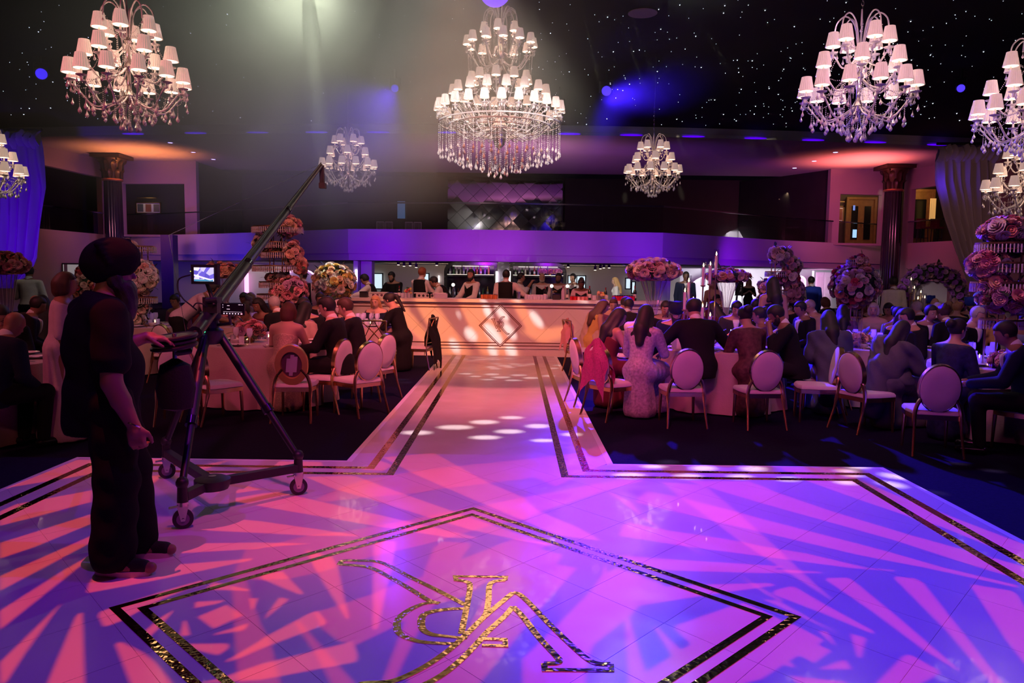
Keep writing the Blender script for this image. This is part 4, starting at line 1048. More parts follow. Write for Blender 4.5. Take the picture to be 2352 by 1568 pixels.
def skeleton(pose='sit', sex='m', lean=0.0, pitch=0.0, hyaw=0.0, aL='lap', aR='lap', twist=0.0):
    J = {}; sw = 0.185 if sex == 'm' else 0.160
    if pose == 'sit':
        pel = A3(0, 0, .57); J['hipL'], J['hipR'] = A3(-.10, .02, .55), A3(.10, .02, .55)
        J['knL'], J['knR'] = A3(-.13, .44, .53), A3(.13, .44, .53); J['anL'], J['anR'] = A3(-.13, .40, .09), A3(.13, .40, .09)
    else:
        pel = A3(0, 0, .96); J['hipL'], J['hipR'] = A3(-.095, 0, .92), A3(.095, 0, .92)
        J['knL'], J['knR'] = A3(-.11, .03, .50), A3(.11, .03, .50); J['anL'], J['anR'] = A3(-.12, -.02, .08), A3(.12, -.02, .08)
    J['toL'], J['toR'] = J['anL'] + A3(-.03, .17, -.045), J['anR'] + A3(.03, .17, -.045)
    RL = rotz(twist) @ rotx(-lean)
    up = lambda x, y, z: pel + RL @ A3(x, y, z)
    J['pel'] = pel; J['RL'] = RL
    J['waist'] = up(0, 0.0, .16); J['chest'] = up(0, .005, .34); J['neck'] = up(0, -.005, .515)
    J['shL'], J['shR'] = up(-sw, 0, .455), up(sw, 0, .455)
    RH = rotz(hyaw) @ rotx(-pitch) @ rotz(twist) @ rotx(-lean * .35)
    J['RH'] = RH; J['head'] = J['neck'] + (RL @ A3(0, .015, .055)) + RH @ A3(0, .02, .10)
    def arm(side, kind):
        sh = J['sh' + side]; x = -1 if side == 'L' else 1
        tab = {'down': ((.05, -.02, -.30), (.055, .06, -.54)), 'lap': ((.06, .03, -.29), (-.07, .26, -.38)), 'table': ((.07, .14, -.25), (-.05, .40, -.27)),
               'phone': ((.05, .12, -.26), (-.10, .34, -.13)), 'face': ((.06, .16, -.22), (-.11, .18, .05)), 'bar': ((.08, .13, -.26), (0.0, .36, -.36)), 'reach': ((.17, .14, -.14), (.28, .36, -.16)),
               'wide': ((.20, .06, -.20), (.33, .22, -.33)), 'cross': ((.05, .08, -.28), (-.20, .24, -.22)), 'chest': ((.07, .05, -.28), (-.12, .24, -.15)), 'up': ((.10, .16, -.14), (-.02, .30, .08))}[kind]
        for nm, o in (('el', tab[0]), ('wr', tab[1])):
            J[nm + side] = sh + rotz(twist) @ rotx(-lean * (.35 if pose == 'sit' else .2)) @ A3(o[0] * x, o[1], o[2])
    arm('L', aL); arm('R', aR)
    return J
def torso_prims(J, sex, fat=1.0):
    RL = J['RL']; f = fat; m = sex == 'm'
    return [('e', J['pel'] + RL @ A3(0, -.01, .0), (.165 * f, .125 * f, .13), RL, .03), ('e', J['waist'], ((.145 if m else .125) * f, .108 * f, .15), RL, .06),
            ('e', J['chest'], ((.168 if m else .145) * f, (.118 if m else .112) * f, .19), RL, .06), ('c', J['shL'] * .82 + J['shR'] * .18, J['shR'] * .82 + J['shL'] * .18, .068, .068, .06)] + \
           ([] if m else [('e', J['chest'] + RL @ A3(s * .065, .085, .02), (.058, .05, .058), RL, .03) for s in (-1, 1)])
def arm_prims(J, f=1.0, fore=True):
    P = []
    for s in 'LR':
        P.append(('c', J['sh' + s], J['el' + s], .054 * f, .043 * f, .03))
        if fore: P.append(('c', J['el' + s], J['wr' + s], .042 * f, .029 * f, .01))
    return P
def leg_prims(J, f=1.0):
    P = []
    for s in 'LR': P += [('c', J['hip' + s], J['kn' + s], .088 * f, .062 * f, .03), ('c', J['kn' + s], J['an' + s], .060 * f, .042 * f, .02)]
    return P
def head_prims(J):
    H, Rm = J['head'], J['RH']; w_ = lambda *v: H + Rm @ A3(*v)
    return [('c', J['neck'] - J['RL'] @ A3(0, 0, .03), w_(0, -.02, -.06), .056, .052, .03), ('e', w_(0, -.008, .022), (.074, .094, .094), Rm, .02), ('e', w_(0, .022, -.05), (.056, .068, .064), Rm, .035),
            ('c', w_(0, .088, .005), w_(0, .106, -.026), .009, .013, .012), ('e', w_(0, .082, -.057), (.022, .012, .009), Rm, .012), ('e', w_(0, .072, .036), (.050, .018, .012), Rm, .015),
            ('e', w_(-.076, -.005, -.008), (.010, .020, .030), Rm, .006), ('e', w_(.076, -.005, -.008), (.010, .020, .030), Rm, .006)]
def hand_prims(J, fine=False):
    P = []
    for s in 'LR':
        d = J['wr' + s] - J['el' + s]; d /= np.linalg.norm(d)
        P.append(('c', J['wr' + s], J['wr' + s] + d * .065, .026, .033, .012))
    return P
def finger_tubes(J, curl=0.5):
    b = MB()
    for s in 'LR':
        d = J['wr' + s] - J['el' + s]; d /= np.linalg.norm(d)
        pn = np.cross(d, A3(0, 0, 1)); 
        if np.linalg.norm(pn) < .2: pn = A3(1, 0, 0) 
        side = pn / np.linalg.norm(pn); nor = np.cross(side, d); nor /= np.linalg.norm(nor)
        if nor[2] > 0: nor = -nor
        if abs(d[2]) > .8: nor = A3(1 if s == 'L' else -1, 0, 0); side = np.cross(d, nor)
        for i, L in enumerate((.070, .080, .076, .058)):
            p = J['wr' + s] + d * .075 + side * (i - 1.5) * .019
            q = p + (d * math.cos(curl) + nor * math.sin(curl)) * L * .5; r = q + (d * math.cos(curl * 2.2) + nor * math.sin(curl * 2.2)) * L * .5
            b.tube([p - d * .02, p, q, r], [.0105, .010, .009, .007], 6)
        th = side * (1 if s == 'L' else -1)
        if th @ (J['sh' + ('R' if s == 'L' else 'L')] - J['sh' + s]) < 0: th = -th
        p = J['wr' + s] + d * .02 + th * .022; q = p + (d * .6 + th * .7 + nor * .3) * .035; r = q + (d * .9 + th * .15 + nor * .3) * .034
        b.tube([p, q, r], [.013, .011, .008], 6)
    return b
def headclip(J, f):
    H, Rm = J['head'], J['RH']
    def g(X, Y, Z):
        x, y, z = X - H[0], Y - H[1], Z - H[2]
        return f(Rm[0, 0] * x + Rm[1, 0] * y + Rm[2, 0] * z, Rm[0, 1] * x + Rm[1, 1] * y + Rm[2, 1] * z, Rm[0, 2] * x + Rm[1, 2] * y + Rm[2, 2] * z)
    return g
def hair_prims(J, style):
    H, Rm = J['head'], J['RH']; w_ = lambda *v: H + Rm @ A3(*v)
    P = [('e', w_(0, -.012, .026), (.086, .106, .104), Rm, .0)]
    keep = lambda x, y, z: np.maximum(np.minimum(y - .028, .070 - z - .25 * abs(x)), -.085 - z)
    if style in ('long', 'pony', 'longtop'):
        keep = lambda x, y, z: np.minimum(y - .030, .066 - z - .25 * abs(x))
        down = J['RL'] @ A3(0, 0, -1)
        if style != 'pony':
            P += [('c', w_(0, -.055, -.02), w_(0, -.07, -.10) + down * .12 + J['RL'] @ A3(0, -.05, 0), .082, .085, .03), ('c', w_(0, -.07, -.10) + down * .10 + J['RL'] @ A3(0, -.06, 0), J['chest'] + J['RL'] @ A3(.01, -.135, -.03), .082, .052, .03),
                  ('c', w_(-.066, -.01, .0), J['chest'] + J['RL'] @ A3(-.10, -.07, .07), .036, .034, .03), ('c', w_(.066, -.01, .0), J['chest'] + J['RL'] @ A3(.10, -.07, .07), .036, .034, .03)]
        else:
            P += [('c', w_(0, -.10, .06), w_(0, -.15, -.02), .030, .040, .02), ('c', w_(0, -.15, -.02), w_(0, -.15, -.30), .040, .018, .02), ('c', w_(.06, .03, .02), w_(.068, .04, -.05), .014, .008, .01)]
    elif style == 'bob':
        P += [('c', w_(0, -.05, -.01), w_(0, -.045, -.075), .090, .085, .02), ('c', w_(-.07, .0, 0), w_(-.068, .01, -.07), .035, .03, .02), ('c', w_(.07, .0, 0), w_(.068, .01, -.07), .035, .03, .02)]
        keep = lambda x, y, z: np.minimum(y - .035, .062 - z - .2 * abs(x))
    elif style == 'bun': P += [('e', w_(0, -.115, .055), (.058, .05, .055), Rm, .01)]
    elif style == 'top': P += [('e', w_(0, .0, .075), (.078, .090, .062), Rm, .02)]; keep = lambda x, y, z: np.maximum(np.minimum(y - .028, .062 - z - .2 * abs(x)), -.075 - z)
    elif style == 'fringe': keep = lambda x, y, z: np.maximum(np.minimum(y - .030, .052 - z), -.08 - z)
    elif style == 'bald': P = [('e', w_(0, -.012, .010), (.082, .100, .085), Rm, 0)]; keep = lambda x, y, z: np.maximum(np.maximum(y - .01, z - .03), -.07 - z)
    elif style == 'curly':
        rr = random.Random(4)
        P += [('e', w_(rr.uniform(-.07, .07), rr.uniform(-.09, .03), rr.uniform(.02, .11)), (.035, .035, .035), Rm, .008) for _ in range(22)]
    return P, [headclip(J, keep)]
def turban_prims(J, big=1.0):
    H, Rm = J['head'], J['RH']; w_ = lambda *v: H + Rm @ A3(*v); b = big
    P = [('e', w_(0, -.012, .065), (.103 * b, .128 * b, .098 * b), Rm @ rotx(.25), .0), ('e', w_(0, -.02, .03), (.100 * b, .122 * b, .075 * b), Rm @ rotx(.1), .015)]
    for k in range(5):
        a = .2 + .16 * k
        for s in (-1, 1): P.append(('c', w_(s * .098 * b, -.02 - .015 * k, .035 + .022 * k), w_(0, .105 * b - .014 * k, .050 + .028 * k), .018, .016, .004))
    return P
M_EYEW = mat('eye_white', (0.42, 0.38, 0.36), 0.3, var=0); M_IRIS = mat('iris_dark', (0.02, 0.012, 0.01), 0.2, var=0)
_e = MB().ball((0, 0, 0), (.0125, .0105, .0085), 10, 8, 0)
_e.ball((0, .0062, 0), (.0066, .0056, .0066), 8, 5, 1)
EYE = _e.mesh('eye', True, [M_EYEW, M_IRIS])
BROW = MB().tube([(-.017, 0, -.002), (-.004, .005, .003), (.017, .001, -.001)], [.0025, .0042, .002], 5)
LIPS = MB().tube([(-.022, -.005, 0), (-.008, .003, .001), (.008, .003, .001), (.022, -.005, 0)], [.002, .0055, .0055, .002], 6).mesh('lips', True, [mat('lip_rose', (0.30, 0.07, 0.07), 0.4, var=0.05)])
BROW = BROW.mesh('eyebrow', True, [mat('brow_dark', (0.02, 0.012, 0.01), 0.8, var=0)])
SKIN = {'light': mat('skin_light', (0.55, 0.33, 0.25), 0.5, var=0.06, scale=9), 'tan': mat('skin_tan', (0.40, 0.22, 0.15), 0.5, var=0.06, scale=9), 'brown': mat('skin_brown', (0.26, 0.13, 0.08), 0.5, var=0.06, scale=9), 'dark': mat('skin_dark', (0.12, 0.055, 0.035), 0.45, var=0.06, scale=9)}
HAIR = {'black': mat('hair_black', (0.010, 0.008, 0.008), 0.6, var=0.4, scale=60, bump=0.12, bscale=150), 'brown': mat('hair_brown', (0.05, 0.022, 0.012), 0.6, var=0.4, scale=60, bump=0.12, bscale=150), 'auburn': mat('hair_auburn', (0.10, 0.03, 0.02), 0.6, var=0.4, scale=60, bump=0.12, bscale=150), 'grey': mat('hair_grey', (0.42, 0.38, 0.36), 0.5, var=0.3, scale=60, bump=0.12, bscale=150), 'blonde': mat('hair_blonde', (0.45, 0.27, 0.12), 0.6, var=0.4, scale=60, bump=0.12, bscale=150), 'red': mat('hair_red', (0.26, 0.07, 0.03), 0.6, var=0.4, scale=60, bump=0.12, bscale=150)}
def cloth(name, col, rough=0.85, **k): return mat('cloth_' + name, col, rough, var=k.pop('var', 0.12), scale=k.pop('scale', 18), bump=k.pop('bump', 0.15), bscale=k.pop('bscale', 90), sheen=k.pop('sheen', 0.0), spec=k.pop('spec', .25), **k)
C_BLACK = cloth('black', (0.007, 0.0065, 0.008)); C_NAVY = cloth('navy', (0.007, 0.010, 0.035)); C_WHITE = cloth('white', (0.72, 0.70, 0.70)); C_CHAR = cloth('charcoal', (0.03, 0.028, 0.03))
C_SILVER = cloth('silver_brocade', (0.42, 0.36, 0.40), 0.42, var=0.75, scale=38, bump=0.22, bscale=90); C_SEQUIN = cloth('gold_sequin', (0.62, 0.42, 0.34), 0.28, var=0.6, scale=70, metal=0.5, bump=0.5, bscale=140)
C_BLUE = cloth('royal_blue', (0.02, 0.05, 0.42)); C_MAROON = cloth('maroon', (0.10, 0.012, 0.02)); C_BEIGE = cloth('beige', (0.45, 0.32, 0.26)); C_LILAC = cloth('lilac', (0.52, 0.38, 0.48)); C_GREY = cloth('grey', (0.26, 0.26, 0.29))
C_FLORAL = cloth('floral', (0.10, 0.04, 0.04), 0.6, var=0.9, scale=22); C_NAVYF = cloth('navy_floral', (0.02, 0.02, 0.07), 0.55, var=0.9, scale=20); C_YELLOW = cloth('yellow', (0.55, 0.36, 0.10)); C_TEAL = cloth('blue_grey', (0.16, 0.20, 0.30)); C_PINK = cloth('pink', (0.55, 0.10, 0.20)); C_SHEER = cloth('sheer_grey', (0.09, 0.085, 0.095), 0.6)
C_PLUM = cloth('plum', (0.12, 0.04, 0.11))
BOW = MB()
for s_ in (-1, 1): BOW.slab([(0, .006, .008), (s_ * .045, .010, .026), (s_ * .048, .010, -.026), (0, .006, -.008)][::s_], .012)
BOW.ball((0, .004, 0), (.010, .010, .012), 8, 5)
BOW = BOW.mesh('bow_tie', True, [C_BLACK])
LONGTIE = MB().slab([(-.016, 0, 0), (.016, 0, 0), (.012, .012, -.03), (.034, .05, -.24), (0, .055, -.30), (-.034, .05, -.24), (-.012, .012, -.03)], .006).mesh('necktie', True, [C_CHAR])
GLASSES = MB()
for s_ in (-1, 1):
    GLASSES.tube([(s_ * .034 + .026 * math.cos(q), .112, .012 + .020 * math.sin(q)) for q in [PI / 6 * k for k in range(13)]], .002, 5, False); GLASSES.tube([(s_ * .060, .112, .016), (s_ * .080, .0, .012)], .002, 5)
GLASSES.tube([(-.010, .114, .014), (.010, .114, .014)], .002, 5)
GLASSES = GLASSES.mesh('spectacles', True, [BLACKG])
_cache = {}
def person(loc, yaw, label, pose='sit', sex='m', wear='suit', hair='short', hc='black', skin='tan', c1=None, c2=None, lean=0.08, pitch=0.15, hyaw=0.0, aL='lap', aR='lap', face=False, beard=False, vox=0.016, sc=1.0, tie=None, glasses=False, twist=0.0, fat=1.0, group=None, shawl=None, gloves=None):
    vox *= 1.17
    t = thing('person', label, 'person', loc, math.radians(yaw), group); t.scale = (sc,) * 3
    key = (pose, sex, round(lean, 2), round(pitch, 2), round(hyaw, 2), aL, aR, round(twist, 2), fat, vox)
    J = skeleton(pose, sex, lean, pitch, hyaw, aL, aR, twist); RL = J['RL']
    def part(nm, sub, fn, m, parent=t):
        k = key + (nm, sub)
        if k not in _cache: _cache[k] = fn()
        me = _cache[k]
        if me is None: return None
        if len(me.materials) == 0: me.materials.append(m)
        o = bpy.data.objects.new(nm, me); COL.objects.link(o); o.parent = parent; setm(o, m); return o
    sk = SKIN[skin]
    longd = wear in ('gown', 'strapless', 'saree')
    part('body', longd, lambda: sdf_mesh(head_prims(J) + torso_prims(J, sex, fat * .93) + arm_prims(J) + leg_prims(J, .93) + hand_prims(J) + [('c', J['an' + s] - A3(0, .03, .04), J['to' + s], .036, .030, .01) for s in 'LR'], vox, extra=finger_tubes(J)), sk)
    nk = J['neck']; upv = RL @ A3(0, 0, 1); fw = RL @ A3(0, 1, 0)
    below = lambda off: (lambda X, Y, Z: (X - nk[0]) * upv[0] + (Y - nk[1]) * upv[1] + (Z - nk[2]) * upv[2] - off + .35 * ((X - nk[0]) * fw[0] + (Y - nk[1]) * fw[1] + (Z - nk[2]) * fw[2]))
    wr_clip = []
    zl = J['pel'][2]
    if wear in ('suit', 'vest', 'shirt', 'tee', 'jacket'):
        part('trousers', 0, lambda: sdf_mesh(leg_prims(J, 1.06) + [('e', J['pel'] - A3(0, .01, .02), (.17 * fat, .13 * fat, .13), RL, .03)], vox, infl=.012, clips=[(lambda X, Y, Z: .06 - Z + 0 * X + 0 * Y)]), c2 or C_BLACK)
        part('shoe', 'L', lambda: sdf_mesh([('c', J['anL'] - A3(0, .035, .045), J['toL'], .042, .036, .01)], .012, infl=.004), BLACKG); part('shoe', 'R', lambda: sdf_mesh([('c', J['anR'] - A3(0, .035, .045), J['toR'], .042, .036, .01)], .012, infl=.004), BLACKG)
    if wear in ('suit', 'jacket'):
        m = c1 or C_BLACK
        part('jacket', 0, lambda: sdf_mesh(torso_prims(J, sex, fat * 1.04) + [('c', J['pel'], J['pel'] - RL @ A3(0, .0, .10), .15, .16, .05)] + arm_prims(J, 1.18), vox, infl=.014, clips=[below(-.005)] + ([] if pose != 'sit' else [lambda X, Y, Z: .44 - Z + 0 * X + 0 * Y])), m)
        part('shirt_front', 0, lambda: sdf_mesh([('e', J['chest'] + RL @ A3(0, .02, .03), (.12, .125, .20), RL, 0)], max(.010, vox * .8), infl=.014, clips=[below(.01), lambda X, Y, Z: -(((X - nk[0]) * fw[0] + (Y - nk[1]) * fw[1] + (Z - nk[2]) * fw[2]) - .055), lambda X, Y, Z: abs(X - nk[0]) - (.062 + .22 * ((X - nk[0]) * upv[0] + (Y - nk[1]) * upv[1] + (Z - nk[2]) * upv[2]))]), C_WHITE)
    if wear in ('vest', 'shirt'):
        part('shirt', 0, lambda: sdf_mesh(torso_prims(J, sex, fat) + arm_prims(J, 1.18), vox, infl=.010, clips=[below(-.005)]), c1 or C_WHITE)
    if wear == 'vest':
        part('waistcoat', 0, lambda: sdf_mesh(torso_prims(J, sex, fat * 1.02), vox, infl=.022, clips=[below(-.015), lambda X, Y, Z: abs((X - nk[0])) - .158 * fat, lambda X, Y, Z: np.minimum((Y - nk[1]) - .0, (.135 - .60 * abs(X - nk[0]) + ((Z - nk[2]) + .04) * 1.0 - .02) * .6)]), C_BLACK)
    if wear == 'tee':
        part('shirt', 0, lambda: sdf_mesh(torso_prims(J, sex, fat) + arm_prims(J, 1.3, False), vox, infl=.016, clips=[below(-.01)]), c1 or C_BLACK)
    if wear in ('suit', 'vest', 'shirt', 'jacket'):
        part('collar', 0, lambda: sdf_mesh([('c', nk - RL @ A3(0, 0, .03), nk + RL @ A3(0, .010, .028), .073, .066, 0)], .012), C_WHITE if wear != 'shirt' else (c1 or C_WHITE))
    if tie:
        o = inst('bow_tie' if tie == 'bow' else 'necktie', BOW if tie == 'bow' else LONGTIE, t, Vector(nk + RL @ A3(0, .068 if tie == 'bow' else .085, .0 if tie == 'bow' else -.02)), (-lean * .8 + (0.25 if tie != 'bow' else 0), 0, 0))
    if longd:
        m = c1 or C_PLUM
        fold = lambda X, Y, Z: np.where(Z < zl + .02, .008 * np.sin(np.arctan2(Y - J['pel'][1] - (.2 if pose == 'sit' else 0), X) * 13 + Z * 3), 0)
        if pose == 'sit': sk_p = [('c', J['hipL'], J['knL'], .10, .10, .05), ('c', J['hipR'], J['knR'], .10, .10, .05), ('c', (J['knL'] + J['knR']) / 2, (J['knL'] + J['knR']) / 2 * A3(1, 1, 0) + A3(0, .02, .09), .13, .20, .06), ('c', J['pel'] - A3(0, .03, 0), J['pel'] * A3(1, 1, 0) + A3(0, .05, .12), .115, .19, .06)]
        else: sk_p = [('c', J['pel'], A3(0, 0, .50), .155, .165, .05), ('c', A3(0, 0, .5), A3(0, 0, .10), .165, .24, .05)]
        fl_clip = lambda X, Y, Z: .015 - Z + 0 * X + 0 * Y
        top = [below(-.17)] if wear == 'strapless' else [below(-.035)]
        part('dress', wear, lambda: sdf_mesh(torso_prims(J, sex, fat) + sk_p + (arm_prims(J, 1.1, False) if wear == 'gown' else []), vox, infl=.012, fold=fold, clips=top + [fl_clip]), m)
        if wear == 'saree':
            part('drape', 0, lambda: sdf_mesh([('c', J['shL'], J['pel'] + A3(.10, .10, .02), .11, .14, .05), ('c', J['shL'] - RL @ A3(0, .05, 0), J['pel'] + A3(-.08, -.13, -.15), .10, .13, .05), ('c', J['shL'], J['elL'], .085, .10, .04)], vox, infl=.012, fold=lambda X, Y, Z: .006 * np.sin((X + Z) * 60) + 0 * Y), c2 or m)
    if shawl:
        part('shawl', 0, lambda: sdf_mesh([('c', J['shL'], J['shR'], .09, .09, .04), ('c', J['shL'], J['elL'], .09, .085, .05), ('c', J['shR'], J['elR'], .09, .085, .05), ('e', J['chest'] + RL @ A3(0, -.03, -.10), (.195, .14, .30), RL, .05), ('c', J['waist'] - RL @ A3(.05, .10, 0), J['pel'] * A3(1, 1, 0) + A3(-.05, -.2, .25), .15, .12, .05)], vox, infl=.014, clips=[below(-.04)], fold=lambda X, Y, Z: .007 * np.sin((X * .7 + Z * .5) * 55) + 0 * Y), shawl)
    if hair == 'turban': part('turban', 0, lambda: sdf_mesh(turban_prims(J), min(vox, .012)), HAIRC.get(hc, C_BLACK))
    elif hair != 'none':
        hp, hcl = hair_prims(J, hair)
        part('hair', hair, lambda: sdf_mesh(hp, min(vox, .015), clips=hcl), HAIR[hc])
    H, RH = J['head'], J['RH']; w_ = lambda *v: Vector(H + RH @ A3(*v)); er = Matrix(RH.tolist()).to_euler()
    if beard: part('beard', beard, lambda: sdf_mesh([('e', H + RH @ A3(0, .045, -.085), (.060, .058, .050), RH, .0), ('e', H + RH @ A3(-.055, .02, -.045), (.020, .035, .05), RH, .02), ('e', H + RH @ A3(.055, .02, -.045), (.020, .035, .05), RH, .02)] + ([('e', H + RH @ A3(0, .05, -.14), (.055, .05, .075), RH, .03)] if beard == 'long' else []), min(vox, .011), clips=[headclip(J, lambda x, y, z: z + .025 + 0 * x + 0 * y)]), HAIR['black' if hc not in HAIR or hc == 'red' else hc])
    if face:
        for s in (-1, 1):
            inst('eye', EYE, t, w_(s * .031, .0775, .012), er); inst('eyebrow', BROW, t, w_(s * .033, .092, .036), er)
        if not beard == 'long': inst('lips', LIPS, t, w_(0, .094, -.058), er)
    if glasses: inst('spectacles', GLASSES, t, w_(0, 0, 0), er)
    return t, J
HAIRC = {'navy': C_NAVY, 'black': C_BLACK, 'royal': C_BLUE}

# ------------------------------------------------------------------ chairs
M_SEAT = mat('ivory_upholstery', (0.70, 0.62, 0.64), 0.75, var=0.05, scale=20, bump=0.1, bscale=150, sheen=0.2)
M_PURP = mat('plum_panel', (0.10, 0.03, 0.08), 0.6, var=0.1)
def oval(cx, cz, hw, hh, n=32): return [(cx + hw * math.cos(2 * PI * k / n), cz + hh * math.sin(2 * PI * k / n)) for k in range(n)]
TILT = Matrix.Translation((0, -0.205, 0.63)) @ Matrix.Rotation(math.radians(9), 4, 'X') @ Matrix.Translation((0, 0.0, -0.63))
def oval_chair(label, loc, rz, group=None, ring=False):
    t = thing('oval_back_chair', label, 'chair', loc, rz, group)
    leg_parts(t)
    hw, hh, cz = 0.178, 0.228, 0.635
    b = MB(); n = 32
    if not ring:
        for nm, ys, m in (('back_cushion', (0.004, 0.030, 0.038), M_SEAT), ('back_cushion', (-0.004, -0.030, -0.038), M_SEAT)):
            b = MB(); rows = []
            for k, y in ((0.965, ys[0]), (0.955, ys[1]), (0.90, ys[2]), (0.5, ys[2] * 1.12), (0.02, ys[2] * 1.15)):
                rows.append([tuple(TILT @ Vector((x, y, z))) for x, z in oval(0, cz, hw * k, hh * k, n)])
            b.grid(rows, closed=True); b.f.append(tuple(range(4 * n, 5 * n))); b.mi.append(0); ob(nm, b, m, t)
        b = MB(); rows = [[tuple(TILT @ Vector((x, y, z))) for x, z in oval(0, cz, hw + e, hh + e, n)] for e, y in ((-.004, -.026), (.004, -.024), (.005, 0.024), (-.004, .026))]
        b.grid(rows, closed=True); ob('back_rim', b, GOLD, t)
    else:
        b = MB(); rows = [[tuple(TILT @ Vector((x, y, z))) for x, z in oval(0, cz, hw * k, hh * k, n)] for k, y in ((1.0, .024), (1.0, -.024), (.97, -.030), (.66, -.030), (.63, -.02), (.63, .024), (1.0, .024))]
        b.grid(rows, closed=True); ob('back_ring', b, mat('ring_gold', (.90, .52, .20), .38, .8, var=.12, scale=9), t)
        ob('back_panel', MB().add([tuple(TILT @ Vector((x, .0, z))) for x, z in oval(0, cz, hw * .65, hh * .65, n)], [tuple(reversed(range(n)))]), M_PURP, t)
        for dx, h0, h1 in ((-.038, -.085, .07), (0, -.125, .11), (.038, -.085, .09)):
            ob('strap', MB().slab([tuple(TILT @ Vector((dx + sx * .020 + .012 * (z / .1), -.006 - abs(dx) * .02, cz + z))) for sx, z in ((-1, h0), (1, h0), (1, h1), (-1, h1))], .004), mat('lilac_strap', (0.40, 0.30, 0.50), 0.6, var=0.1), t)
    return t
def leg_parts(t):
    b = MB(); rows = []
    pr = [(-.20, -.20), (.20, -.20), (.225, .0), (.215, .20), (.12, .235), (-.12, .235), (-.215, .20), (-.225, .0)]
    for k, z in ((0.95, .375), (1.0, .385), (1.0, .405), (.94, .425), (.6, .434), (.02, .436)): rows.append([(x * k, y * k, z) for x, y in pr])
    b.grid(rows, closed=True); b.f.append(tuple(reversed(range(8)))); b.mi.append(0)
    ob('seat', b, M_SEAT, t)
    b = MB(); b.grid([[(x * k, y * k, z) for x, y in pr] for k, z in ((.93, .335), (.99, .335), (.99, .378), (.93, .378), (.93, .335))], closed=True); ob('apron', b, GOLD, t, smooth=False)
    for s in (-1, 1):
        ob('leg', MB().tube([(s * .185, .19, .375), (s * .19, .195, .2), (s * .195, .20, 0)], [.021, .017, .013], 8), GOLD, t)
        ob('leg', MB().tube(spl([(s * .215, -.30, 0), (s * .20, -.235, .22), (s * .195, -.20, .385), (s * .165, -.20, .50), (s * .10, -.215, .585)], 4), [.013] * 6 + [.020] * 11, 8), GOLD, t)
def cross_chair(label, loc, rz, group=None):
    t = thing('cross_back_chair', label, 'chair', loc, rz, group)
    leg_parts(t)
    for c_ in list(t.children):
        if c_.name.startswith('leg') and min(v.co.y for v in c_.data.vertices) < -.1: bpy.data.objects.remove(c_)
    for s in (-1, 1): ob('leg', MB().tube(spl([(s * .19, -.27, 0), (s * .18, -.20, .38), (s * .19, -.24, .70), (s * .205, -.27, .90)], 5), .014, 7), GOLD, t)
    ob('top_rail', MB().tube(spl([(-.205, -.27, .895), (0, -.285, .90), (.205, -.27, .895)], 5), .013, 7), GOLD, t)
    ob('lower_rail', MB().tube([(-.18, -.205, .48), (.18, -.205, .48)], .010, 6), GOLD, t)
    for s in (-1, 1):
        ob('cross_bar', MB().tube(spl([(s * .20, -.265, .88), (s * .02, -.245, .72), (-s * .18, -.21, .49)], 4), .009, 6), GOLD, t)
        ob('cross_bar', MB().tube(spl([(s * .02, -.285, .89), (s * .11, -.25, .72), (s * .185, -.21, .60)], 4), .007, 6), GOLD, t)
    return t
# ------------------------------------------------------------------ round tables
M_CLOTH = mat('champagne_tablecloth', (0.48, 0.34, 0.31), 0.6, var=0.12, scale=5, bump=0.15, bscale=60, sheen=0.3)
M_CHINA = mat('white_china', (0.78, 0.76, 0.76), 0.15, var=0.02); M_NAP = mat('napkin', (0.74, 0.70, 0.72), 0.8, var=0.05)
M_CARD = mat('card_white', (0.80, 0.78, 0.80), 0.6, var=0.02)
PLATE = MB().lathe([(0.001, 0.004), (.075, .004), (.085, .010), (.128, .020), (.130, .022), (.084, .013), (.07, .008), (.001, .008)], 28).mesh('plate', True, [M_CHINA])
BOWL = MB().lathe([(.001, 0), (.035, 0), (.06, .03), (.068, .055), (.065, .055), (.055, .03), (.03, .006), (.001, .006)], 20).mesh('bowl', True, [M_CHINA])
WINEG = MB().lathe([(.034, 0), (.034, .003), (.006, .006), (.004, .085), (.020, .10), (.036, .13), (.038, .16), (.033, .20), (.031, .20), (.035, .16), (.033, .133), (.018, .104), (.001, .10)], 14).mesh('goblet', True, [CUTG])
TUMB = MB().lathe([(.030, 0), (.034, .10), (.032, .10), (.028, .008), (.001, .008)], 12).mesh('tumbler', True, [CUTG])
VOT = MB().lathe([(.030, 0), (.036, .07), (.034, .07), (.028, .006), (.001, .006)], 12).mesh('votive', True, [GLASS])
FLAME = MB().lathe([(.001, 0), (.008, .012), (.006, .026), (.0005, .045)], 8).mesh('flame', True, [glow('candle_flame', (1.0, 0.62, 0.25), 14.0)])
WAX = MB().lathe([(.001, 0), (.016, 0), (.016, .03), (.001, .03)], 10).mesh('candle', True, [mat('wax', (0.75, 0.66, 0.58), 0.5, var=0.03)])
NAPK = MB()
NAPK.grid([[(x, y * (1 - .15 * abs(x) / .09), .006 + .010 * math.sin(6 * x / .09 + y * 20)) for y in (-.06, -.03, 0, .03, .06)] for x in (-.09, -.06, -.03, 0, .03, .06, .09)])
NAPK.grid([[(x, y * (1 - .15 * abs(x) / .09), .001) for y in (.06, 0, -.06)] for x in (-.09, 0, .09)])
NAPK = NAPK.mesh('napkin', True, [M_NAP])
FORK = MB().box((0, 0, .003), (.010, .19, .003)).box((0, .085, .003), (.020, .05, .003)).mesh('cutlery', False, [STEEL])
CARAFE = MB().lathe([(.045, 0), (.055, .01), (.058, .09), (.035, .16), (.024, .20), (.034, .25), (.031, .25), (.021, .20), (.032, .16), (.054, .09), (.05, .012), (.001, .012)], 16).mesh('carafe', True, [GLASS])
TZ = 0.715
